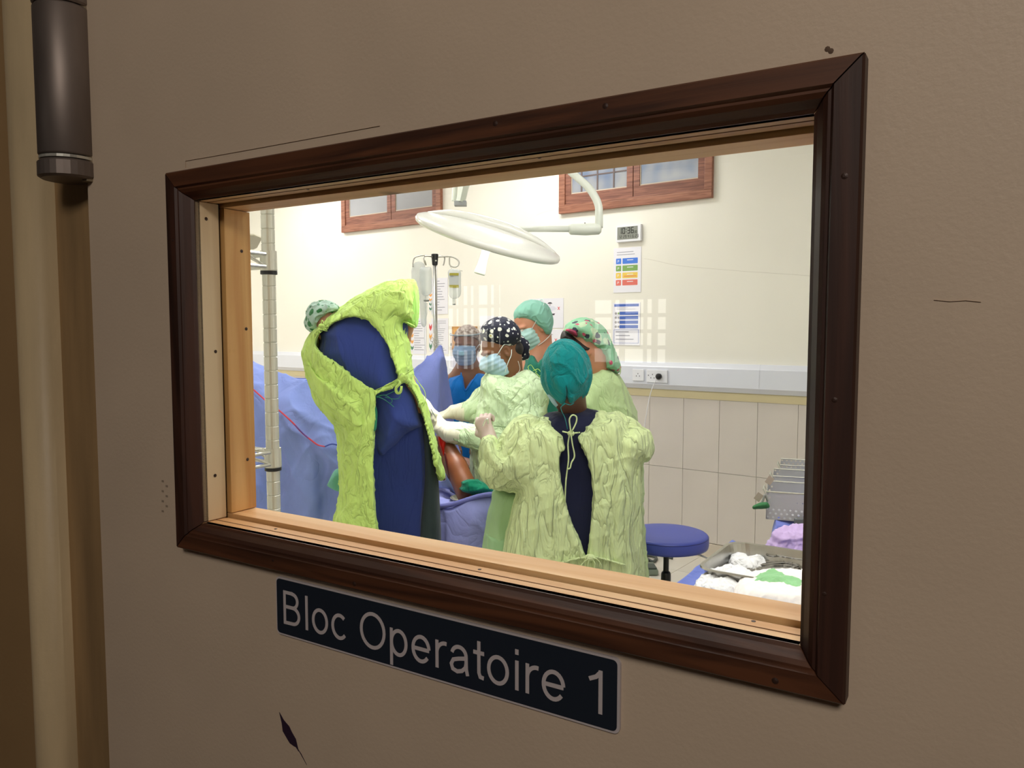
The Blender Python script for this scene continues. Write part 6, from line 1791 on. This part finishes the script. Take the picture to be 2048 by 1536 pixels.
blob('gown', [Puff(ge, YE + .03, .11, .16, rnd=3), Half((0, 0, .30), (0, 0, -1))], .0055, palegreen2, E, disp=[folds((.2, 0, -1), 10, 1.6, .012, 13), folds((.9, 0, -.5), 14, 3, .006, 25), soft(7, .007, 19)])
blob('cap', [Puff([(1126, 664), (1136, 648), (1156, 638), (1180, 638), (1202, 650), (1216, 670), (1226, 694), (1237, 722), (1241, 745), (1228, 744), (1212, 736), (1207, 712), (1194, 698), (1176, 690), (1158, 680), (1142, 670)], YE, .06, .115, blur=20)], .0035, floral, E, relax=6, disp=[folds((0, .5, 1), 26, 7, .007, 2)], label='green cap with a dark and pink flower print')
blob('headband', [Puff([(1121, 672), (1127, 661), (1140, 666), (1158, 677), (1178, 688), (1186, 696), (1180, 708), (1162, 706), (1146, 696), (1134, 684), (1122, 682)], YE, .04, .105)], .003, hair_m, E)
blob('cap_patch', [Puff([(1130, 660), (1138, 655), (1150, 656), (1158, 664), (1156, 676), (1148, 673), (1138, 667)], YE, .02, .113)], .003, mat('cap_pink', srgb(204, 62, 104), rough=.8, col2=srgb(60, 46, 54), vscale=26), E, label='pink and black patch at the front of the cap')
ribbon_w([at(1232, 742, YE - .04), at(1240, 735, YE - .05), at(1241, 745, YE - .05), at(1236, 754, YE - .05)], .005, E, palegreen2)
blob('mask', mask_prims(HE, .009), .0035, mask_m, E, disp=[pleats(HE)])
strap(HE, [(.060, .045, -.095), (.078, .0, -.07), (.070, -.05, -.05)], E, r=.003)
shoes(E, [(ne[0] - .10, YE + .02, 0, -1, .2), (ne[0] + .10, YE + .02, 0, -1, .2)], clog)

# ------------------------------------------------------------------ F: front person, back to us
YF = 3.08
Fp = person('person with back turned in a yellow green gown tied over dark navy, teal cap', 1150, YF)
HF = Head(at(1133, 752, YF), (-.25, .92, -.35), (-.06, .25, 1), .99)
nf = at(1146, 815, YF + .04)
sL, sR = at(1062, 872, YF), at(1246, 862, YF)
elL, wrL = at(990, 950, YF + .02), at(982, 892, YF + .14)
elR, wrR = at(1284, 900, YF + .12), at(1240, 880, YF + .34)
body = HF.prims() + [Cone(HF.p(0, -.03, -.05), nf, .054, .056, .04), Cone(sL + np.array([0, .05, 0]), sR + np.array([0, .05, 0]), .055, .055, .05)]
body += limbs([nf + np.array([0, .03, -.15]), nf + np.array([0, .03, -.48]), nf + np.array([0, .03, -.60])], [.12, .11, .12], .05, ((0, 1, 0), 1.6))
body += limbs([sL, elL, wrL], [.048, .040, .028], .02) + limbs([sR, elR, wrR], [.048, .040, .028], .02)
for s_ in (-1, 1):
    ft = (nf[0] + .11 * s_, YF + .04)
    body += limbs([nf + np.array([.10 * s_, .02, -.63]), np.array([ft[0], ft[1] - .02, .5]), np.array([ft[0], ft[1], .07])], [.09, .058, .04], .03)
blob('body', body, .006, sk_dark, Fp)
tun = [(1050, 870), (1062, 850), (1085, 836), (1100, 826), (1125, 822), (1165, 818), (1195, 821), (1215, 832), (1240, 850), (1250, 880), (1246, 960), (1248, 1080), (1250, 1180), (1040, 1180), (1046, 1060), (1054, 960)]
blob('tunic', [Puff(tun, YF + .05, .10, .125)], .006, navy_d, Fp, disp=[folds((0, 0, -1), 8, 1.4, .006, 3)])
blob('trousers', [Puff([(1046, 1120), (1248, 1120), (1242, 1250), (1232, 1430), (1170, 1430), (1150, 1260), (1140, 1260), (1124, 1430), (1062, 1430), (1052, 1250)], YF + .05, .09, .115, rnd=2), Half((0, 0, .06), (0, 0, -1))], .01, navy_d, Fp)
of = [(1048, 846), (1072, 839), (1098, 836), (1143, 862), (1195, 822), (1214, 827), (1238, 825), (1252, 836), (1264, 850), (1280, 852), (1296, 862), (1304, 880), (1305, 900), (1299, 920), (1285, 928), (1282, 955), (1282, 1000), (1283, 1080), (1288, 1160), (1292, 1290), (1000, 1290), (1004, 1180), (1008, 1105), (1018, 1050), (1028, 1010), (1034, 985),
      (1010, 980), (985, 968), (968, 950), (960, 925), (960, 898), (966, 878), (985, 872), (994, 884), (1003, 896), (1012, 886), (1024, 868)]
cf1 = [(1094, 820), (1099, 836), (1120, 852), (1142, 864), (1165, 850), (1186, 836), (1198, 822), (1198, 805), (1150, 790), (1096, 805)]
cf2 = [(1140, 864), (1128, 866), (1126, 880), (1129, 896), (1119, 905), (1116, 922), (1118, 950), (1124, 990), (1134, 1020), (1146, 1055), (1160, 1088), (1169, 1110), (1175, 1113), (1179, 1098), (1184, 1050), (1188, 1005), (1186, 965), (1180, 925), (1168, 898), (1158, 882), (1150, 866)]
gf = [Puff(of, YF + .05, .085, .165, rnd=3), Cut(cf1, YF + .04, 3), Cut(cf2, YF + .04, 3), Half((0, 0, .34), (0, 0, -1))]
blob('gown', gf, .0048, yellowgreen, Fp, disp=[folds((.06, 0, -1), 20, .8, .0065, 31, .2), folds((-.1, 0, -1), 32, 1.6, .003, 51, .2), folds((1, 0, .35), 11, 1.2, .003, 12), soft(8, .005, 14)])
# sleeves standing proud of the gown body
blob('sleeve', [Cone(at(1056, 872, YF + .0), at(1000, 938, YF - .01), .085, .075, .04), Cone(at(1000, 938, YF - .01), at(985, 902, YF + .09), .068, .052, .04)], .0048, yellowgreen, Fp, disp=[folds((-.7, 0, -.6), 14, 2.4, .008, 33), soft(9, .006, 2)])
blob('sleeve', [Cone(at(1250, 862, YF + .02), at(1282, 896, YF + .08), .062, .048, .04), Cone(at(1282, 896, YF + .08), at(1262, 885, YF + .22), .046, .046, .04)], .0048, yellowgreen, Fp, disp=[folds((.4, 0, -1), 16, 2.6, .008, 43)])
blob('sleeve_cuff', limbs([at(984, 900, YF + .11), at(980, 884, YF + .15)], [.038, .033], .01), .004, cloth('cuff_white_green', (196, 214, 176), bump=.3, scale=40), Fp)
blob('glove', limbs([at(981, 886, YF + .14), at(978, 876, YF + .16)], [.034, .031], .01) + hand_prims(at(978, 876, YF + .16), at(968, 850, YF + .18) - at(978, 876, YF + .16), (.35, .6, 0), 1, .85, 1.02), .003, glove_p, Fp, label='pinkish glove holding a cord')
blob('glove', hand_prims(wrR, (-.4, 1, 0), (0, 0, -1), 1, .7), .004, glove_p, Fp)
# the green apron seen left of the gown
apn = [(992, 976), (1036, 984), (1048, 1010), (1050, 1290), (966, 1290), (968, 1110), (974, 1066), (980, 1030), (986, 1000)]
blob('apron', [Puff(apn, YF + .16, .05, .09, rnd=2), Half((0, 0, .38), (0, 0, -1))], .0055, apron_g, Fp, disp=[folds((0, 0, -1), 8, .6, .014, 4)], label='smooth green apron under the gown')
blob('apron_pocket', [Puff([(971, 1066), (1024, 1068), (1024, 1200), (964, 1200)], YF + .145, .04, .088, rnd=0)], .005, cloth('apron_pocket_green', (166, 206, 156), bump=.2, scale=6, var=.04), Fp)
# ties: bow at the nape and hanging ribbons, knot at the waist
ft_ = YF - .12
def rb(pts, w=.0082, m=yellowgreen, dy=0.0, nm='tie'): ribbon_w([at(a, b, ft_ + dy) for a, b in pts], w, Fp, m, nm, flat=.35)
rb([(1125, 863), (1134, 865), (1142, 868)]); rb([(1160, 865), (1150, 866), (1142, 868)])
rb([(1142, 866), (1140, 852), (1139, 838), (1145, 830), (1153, 834), (1152, 846), (1144, 862)], dy=-.01)
rb([(1139, 870), (1136, 890), (1137, 920), (1132, 960), (1130, 1005)], dy=-.005)
rb([(1142, 870), (1145, 890), (1149, 912), (1143, 925), (1140, 936), (1134, 938)], dy=-.01)
blob('knot', [Ell(at(1142, 867, ft_ - .005), (.014, .012, .012))], .003, yellowgreen, Fp)
rb([(1110, 1130), (1140, 1120), (1172, 1114), (1182, 1113), (1210, 1118), (1250, 1130)], .009, dy=-.005); blob('knot', [Ell(at(1180, 1115, ft_ - .01), (.022, .016, .014))], .004, yellowgreen, Fp)
for pts in ([(1178, 1116), (1166, 1126), (1156, 1140)], [(1178, 1118), (1176, 1130), (1180, 1145)], [(1184, 1118), (1190, 1128), (1186, 1142)], [(1186, 1115), (1196, 1120), (1204, 1134)]): rb(pts, .006, dy=-.02)
# cap with slit at the nape
capF = [(1084, 760), (1086, 725), (1096, 698), (1112, 684), (1130, 680), (1152, 686), (1170, 704), (1180, 730), (1182, 758), (1176, 780), (1164, 798), (1150, 810), (1135, 814), (1118, 808), (1100, 792), (1090, 776)]
blob('cap', [Puff(capF, YF - .0, .085, .136, rnd=3, blur=30), Cut([(1133, 770), (1138, 790), (1143, 816), (1125, 816), (1129, 792)], YF, 0), Half(at(1130, 812, YF), (0, 0, -1))], .0034, teal_cap, Fp, relax=6, disp=[folds((-.6, 0, .8), 16, 3.5, .008, 3), soft(14, .005, 5)])
blob('hair', [HF.ell((0, -.040, -.03), (.058, .058, .050), .02, .002)], .004, hair_m, Fp)
rb([(1128, 806), (1140, 810), (1148, 806)], .004, teal_cap, dy=.01); rb([(1130, 808), (1122, 814), (1124, 824), (1130, 836), (1135, 858)], .0038, teal_cap, dy=.0)
blob('mask', mask_prims(HF, .009), .004, mask_m, Fp)
for sg in (1, -1): strap(HF, [(sg * .066, .05, -.01), (sg * .084, .01, .0), (sg * .082, -.02, -.01)], Fp, r=.002)
shoes(Fp, [(nf[0] - .11, YF + .04, 0, -.2, 1), (nf[0] + .11, YF + .04, 0, .2, 1)], clog)
V, F = tube([at(988, 852, YF + .17), at(1010, 854, YF + .14), at(1036, 856, YF + .10)], .0022, 6)
tag(link('cord', V, F, mat('cord_green', srgb(120, 150, 104), rough=.7), world=True), 'thin green cord stretched from the pinkish glove to the right', 'cord')
V, F = tube([at(966, 852, YF + .13), at(970, 842, YF + .13), at(975, 838, YF + .13), at(976, 848, YF + .13)], .0035, 8, smooth=3)
tag(link('retractor', V, F, chrome, world=True), 'small steel retractor tip above the pinkish glove', 'instrument')

# ------------------------------------------------------------------ G: the patient, under the drapes
YG = 3.72
Gp = person('patient lying under blue drapes with one raised bare lower leg', 905, YG, 0)
knee = at(886, 880, YG + .0); ankle = at(936, 985, YG - .12)
hipG = at(800, 1000, YG + .35)
zt = .80
pelv = np.array([hipG[0], hipG[1], zt + .11])
tors = pelv + np.array([-.55, .28, .02]); headG = tors + np.array([-.30, .14, .04])
HG = Head(headG, (0, 0, 1), (-.9, .4, 0), .98)
body = HG.prims() + [Cone(headG + np.array([.06, -.02, 0]), tors, .05, .07, .04)] + limbs([tors, pelv], [.13, .14], .05, ((0, 0, 1), 1.3))
body += limbs([pelv + np.array([.06, -.08, 0]), knee + np.array([-.02, .04, -.04])], [.085, .052], .02) + limbs([knee, (knee + ankle) / 2, ankle], [.040, .052, .056], .02)
body += limbs([ankle, ankle + np.array([.09, -.0, -.015]), ankle + np.array([.14, -.0, -.02])], [.045, .036, .024], .02)
body += limbs([pelv + np.array([.04, .10, 0]), pelv + np.array([.44, -.12, -.05]), pelv + np.array([.49, -.16, -.42])], [.085, .055, .038], .03)
for s_ in (-1, 1):
    sh = tors + np.array([-.08, .2 * s_, 0]); body += limbs([sh, sh + np.array([.26, .02 * s_, -.03]), sh + np.array([.48, -.02 * s_, 0])], [.048, .04, .028], .02) + hand_prims(sh + np.array([.48, -.02 * s_, 0]), (1, 0, 0), (0, 0, -1), s_, .4)
blood_m = mat('leg_skin', srgb(156, 92, 58), rough=.42, col2=srgb(96, 52, 40), vscale=9, vstretch=(1, 1, .4), sub=.05, bump=.2, bscale=60, bdist=.001)
blob('body', body, .006, blood_m, Gp)
red = mat('wet_blood', srgb(196, 22, 12), rough=.25)
blob('blood_streak', [Puff([(876, 872), (886, 874), (892, 884), (889, 900), (893, 930), (888, 925), (884, 905), (878, 890)], YG - .06, .012, .018)], .003, red, Gp, label='wet red blood below the raised knee')
blob('blood_streak', [Puff([(888, 905), (893, 910), (898, 935), (903, 965), (899, 960), (893, 935)], YG - .10, .008, .012)], .003, mat('dried_blood', srgb(92, 26, 18), rough=.5), Gp)
blob('foot_wrap', [Puff([(928, 962), (945, 958), (965, 966), (985, 970), (990, 986), (965, 992), (942, 990), (922, 982)], YG - .14, .04, .085)], .0045, cloth('wrap_green', (24, 142, 112), bump=.8, scale=20), Gp, disp=[folds((1, 0, .2), 20, 5, .010, 3)], label='green cloth wrapped round the foot')
# ================================================================== OPERATING TABLE AND DRAPES
drape_p = cloth('drape_periwinkle', (142, 160, 232), bump=.45, scale=6, stretch=(1, 1, .6), dist=.016, var=.12)
drape_v = cloth('drape_violet_blue', (150, 154, 218), bump=.5, scale=7, stretch=(1, .6, 1), dist=.016, var=.12)
drape_t = cloth('drape_tent_blue', (128, 140, 212), bump=.4, scale=7, stretch=(1, 1, .4), dist=.014)
ctr = np.array([at(760, 1000, 4.2)[0], 4.2, 0])
ot = thing('operating_table', 'steel operating table hidden under the blue drapes', 'table', T(ctr) @ Matrix.Rotation(math.radians(-24), 4, 'Z'))
link('base_plate', *box(-.38, .38, -.24, .24, 0, .09, .02), steel, ot)
link('column', *box(-.12, .12, -.10, .10, .09, .66, .02), steel, ot)
link('table_top', *box(-1.15, .55, -.26, .26, .68, .72, .01), steel, ot)
link('mattress', *box(-1.13, .53, -.25, .25, .72, .79, .02), black_plastic, ot)
# left: big sheet over the frame at the head end
rows = [[at(440, 700, 4.25), at(500, 722, 4.20), at(540, 737, 4.15), at(580, 752, 4.10), at(620, 768, 4.05), at(650, 782, 4.02), at(690, 812, 3.98), at(730, 850, 3.95)],
        [at(440, 740, 4.05), at(500, 762, 4.02), at(540, 790, 3.97), at(580, 812, 3.93), at(620, 832, 3.90), at(650, 850, 3.88), at(690, 872, 3.86), at(730, 890, 3.85)],
        [at(440, 800, 3.98), at(500, 815, 3.95), at(540, 836, 3.90), at(580, 862, 3.84), at(620, 885, 3.84), at(650, 892, 3.80), at(690, 905, 3.80), at(730, 915, 3.80)],
        [at(440, 880, 3.90), at(500, 885, 3.90), at(540, 900, 3.86), at(580, 920, 3.83), at(620, 925, 3.78), at(650, 930, 3.80), at(690, 950, 3.74), at(730, 960, 3.75)],
        [at(440, 980, 3.88), at(500, 985, 3.84), at(540, 990, 3.86), at(580, 1000, 3.80), at(620, 1000, 3.76), at(650, 1010, 3.78), at(690, 1010, 3.72), at(730, 1020, 3.72)],
        [at(440, 1180, 3.86), at(500, 1180, 3.84), at(540, 1180, 3.86), at(580, 1180, 3.80), at(620, 1180, 3.78), at(650, 1180, 3.76), at(690, 1180, 3.74), at(730, 1180, 3.72)]]
o = grid_sheet('surgical_drape', rows[::-1], 14, 14, drape_p, disp=[folds((.6, 0, -.7), 4.5, .9, .022, 3), folds((-.3, 0, -1), 7, 1.6, .012, 18), soft(3, .02, 5)], thick=-.003)
tag(o, 'big periwinkle drape falling from the head frame at the left of the table', 'drape')
base = np.array(o.matrix_world.translation)
stripe = mat('stripe_red', srgb(196, 60, 76), rough=.8)
def surf_y(px, py):
    """depth of the left drape at an image point (nearest control blend)"""
    best = None
    for r in rows:
        for q in r:
            x, y = proj(q[0], q[1], q[2]); d = (x - px) ** 2 + (y - py) ** 2
            w = 1 / (d + 60) ** 1.5
            best = (w, w * q[1]) if best is None else (best[0] + w, best[1] + w * q[1])
    return best[1] / best[0]
for pts, r, m_, nm in (([(490, 765), (510, 782), (528, 798), (545, 812), (562, 824), (585, 845), (605, 866), (622, 880), (636, 890), (650, 893)], .006, stripe, 'seam_stripe'),
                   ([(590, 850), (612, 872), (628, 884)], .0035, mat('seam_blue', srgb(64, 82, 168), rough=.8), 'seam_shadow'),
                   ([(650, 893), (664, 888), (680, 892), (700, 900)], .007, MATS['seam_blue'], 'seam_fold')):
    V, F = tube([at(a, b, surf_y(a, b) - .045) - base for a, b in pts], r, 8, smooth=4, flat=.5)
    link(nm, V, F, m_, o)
# head frame carrying that sheet
hf = thing('drape_frame', 'steel frame holding up the drape at the head of the table', 'frame', T((at(500, 730, 4.3)[0], 4.3, 0)))
b0_ = np.array(FR[hf.name].translation)
link('cross_bar', *tube([at(430, 702, 4.32) - b0_, at(620, 778, 4.16) - b0_], .010, 10), steel, hf)
link('upright', *tube([at(620, 778, 4.16) - b0_, np.array([at(620, 778, 4.16)[0], 4.16, 0]) - b0_], .012, 10), steel, hf)
link('upright', *tube([at(430, 702, 4.32) - b0_, np.array([at(430, 702, 4.32)[0], 4.32, 0]) - b0_], .012, 10), steel, hf)
c = at(612, 770, 4.9)
tb = thing('blue_tray', 'bright blue plastic tray edge above the periwinkle drape', 'tray', T(c))
link('tray_body', *box(-.12, .06, -.1, .1, -.10, .035, .01), mat('plastic_blue', srgb(30, 92, 206), rough=.35), tb)
link('tray_rim', *tube([(-.125, -.105, .035), (.065, -.105, .035), (.065, .105, .035), (-.125, .105, .035)], .006, 8, closed=True), MATS['plastic_blue'], tb)
link('tray_stand', *tube([(0, 0, -.10), (0, 0, -c[2])], .02, 12), steel, tb)
# green towel behind the lime gown
rows = [[at(682, 936, 3.62), at(682, 950, 3.60), at(684, 985, 3.60)], [at(668, 942, 3.63), at(666, 956, 3.60), at(668, 980, 3.60)], [at(655, 968, 3.64), at(654, 970, 3.63), at(656, 973, 3.62)]]
o = grid_sheet('green_towel', rows, 6, 6, cloth('towel_green', (116, 184, 164), bump=.4, scale=18), thick=.004)
tag(o, 'pale green towel corner sticking out left of the lime gown', 'towel')
# tent drape clipped to the drip stand
rows = [[at(876, 692, 4.38), at(880, 690, 4.37), at(884, 692, 4.38)],
        [at(858, 716, 4.36), at(878, 712, 4.32), at(889, 718, 4.37)],
        [at(822, 744, 4.34), at(866, 750, 4.26), at(896, 762, 4.36)],
        [at(800, 780, 4.30), at(862, 790, 4.22), at(902, 808, 4.34)],
        [at(790, 850, 4.24), at(862, 850, 4.18), at(906, 866, 4.30)],
        [at(790, 940, 4.20), at(866, 930, 4.15), at(925, 935, 4.22)],
        [at(790, 990, 4.12), at(870, 985, 4.10), at(930, 1000, 4.15)]]
o = grid_sheet('tent_drape', rows[::-1], 16, 10, drape_t, disp=[folds((.05, 0, -1), 9, .8, .022, 3), soft(4, .012, 8)], thick=-.003)
tag(o, 'blue drape pulled up like a tent to the drip stand pole', 'drape')
# drape over the table at the leg end, with hem roll
rows = [[at(790, 958, 4.10), at(872, 958, 4.05), at(886, 962, 3.98), at(915, 985, 4.00), at(945, 1000, 4.02), at(985, 992, 4.05), at(1060, 988, 4.1)],
        [at(790, 985, 3.75), at(872, 985, 3.72), at(892, 992, 3.70), at(918, 1006, 3.70), at(950, 1004, 3.72), at(985, 998, 3.72), at(1060, 992, 3.72)],
        [at(790, 1018, 3.56), at(876, 1012, 3.54), at(895, 1012, 3.53), at(920, 1004, 3.52), at(950, 994, 3.51), at(985, 988, 3.50), at(1060, 984, 3.50)],
        [at(790, 1040, 3.50), at(876, 1032, 3.48), at(895, 1030, 3.46), at(920, 1022, 3.45), at(950, 1014, 3.44), at(985, 1010, 3.43), at(1060, 1006, 3.43)],
        [at(790, 1090, 3.47), at(876, 1090, 3.45), at(895, 1084, 3.42), at(920, 1078, 3.41), at(950, 1070, 3.40), at(985, 1070, 3.39), at(1060, 1066, 3.39)],
        [at(790, 1200, 3.46), at(876, 1200, 3.44), at(895, 1200, 3.42), at(920, 1200, 3.39), at(950, 1200, 3.40), at(985, 1200, 3.37), at(1060, 1200, 3.38)]]
o = grid_sheet('surgical_drape', rows[::-1], 12, 14, drape_v, disp=[folds((.35, 0, -1), 7, 1.2, .014, 6), soft(5, .008, 2)], thick=-.004)
tag(o, 'violet blue drape with a rolled hem over the foot end of the table', 'drape')
base = np.array(o.matrix_world.translation)
V, F = tube([at(878, 1013, 3.50) - base, at(900, 1010, 3.48) - base, at(930, 1001, 3.47) - base, at(960, 992, 3.46) - base, at(990, 988, 3.45) - base, at(1060, 984, 3.45) - base], .016, 10, smooth=4, flat=.7)
link('hem', V, F, cloth('drape_hem', (122, 124, 196), bump=.3, scale=8), o, smooth=True)
rows = [[at(874, 928, 3.90), at(880, 930, 3.86), at(884, 940, 3.84)], [at(870, 952, 3.80), at(890, 955, 3.76), at(910, 976, 3.74)], [at(868, 975, 3.72), at(900, 980, 3.68), at(930, 1004, 3.66)]]
o = grid_sheet('surgical_drape', rows[::-1], 8, 8, drape_p, disp=[folds((.8, 0, -.6), 12, 2, .006, 3)], thick=-.003)
tag(o, 'light blue drape edge rising to the patient\'s raised leg', 'drape')
o = blob('swab', [Puff([(874, 952), (884, 948), (893, 952), (890, 962), (876, 962)], 3.66, .012, .02)], .003, gauze, None, disp=[soft(50, .004, 4)])
tag(o, 'blood stained white swab at the end of the lime gown strip', 'gauze')
o = blob('blood_spot', [Ell(at(886, 958, 3.635), (.012, .006, .008))], .002, MATS['dried_blood'], None)
o.name = 'blood_clot'; tag(o, 'small dark red blood clot on the stained swab', 'clot')
# kidney dish by the foot
c = at(940, 1000, 3.60)
tr_ = thing('kidney_dish', 'shallow shiny steel dish beside the green foot wrap', 'dish', T(c))
link('dish_bowl', *lathe([(.05, -.02), (.075, -.012), (.088, .004), (.090, .006), (.086, .004), (.07, -.010), (.01, -.016)], 32, (-.005, 0, .008)), chrome, tr_, smooth=True)
# raised instrument handed into the wound
o = tag(link('scalpel', *tube([at(862, 818, 3.58), at(866, 826, 3.58), at(872, 836, 3.6)], [.002, .003, .001], 6), chrome, world=True), 'small steel blade between the two gloved hands', 'instrument')
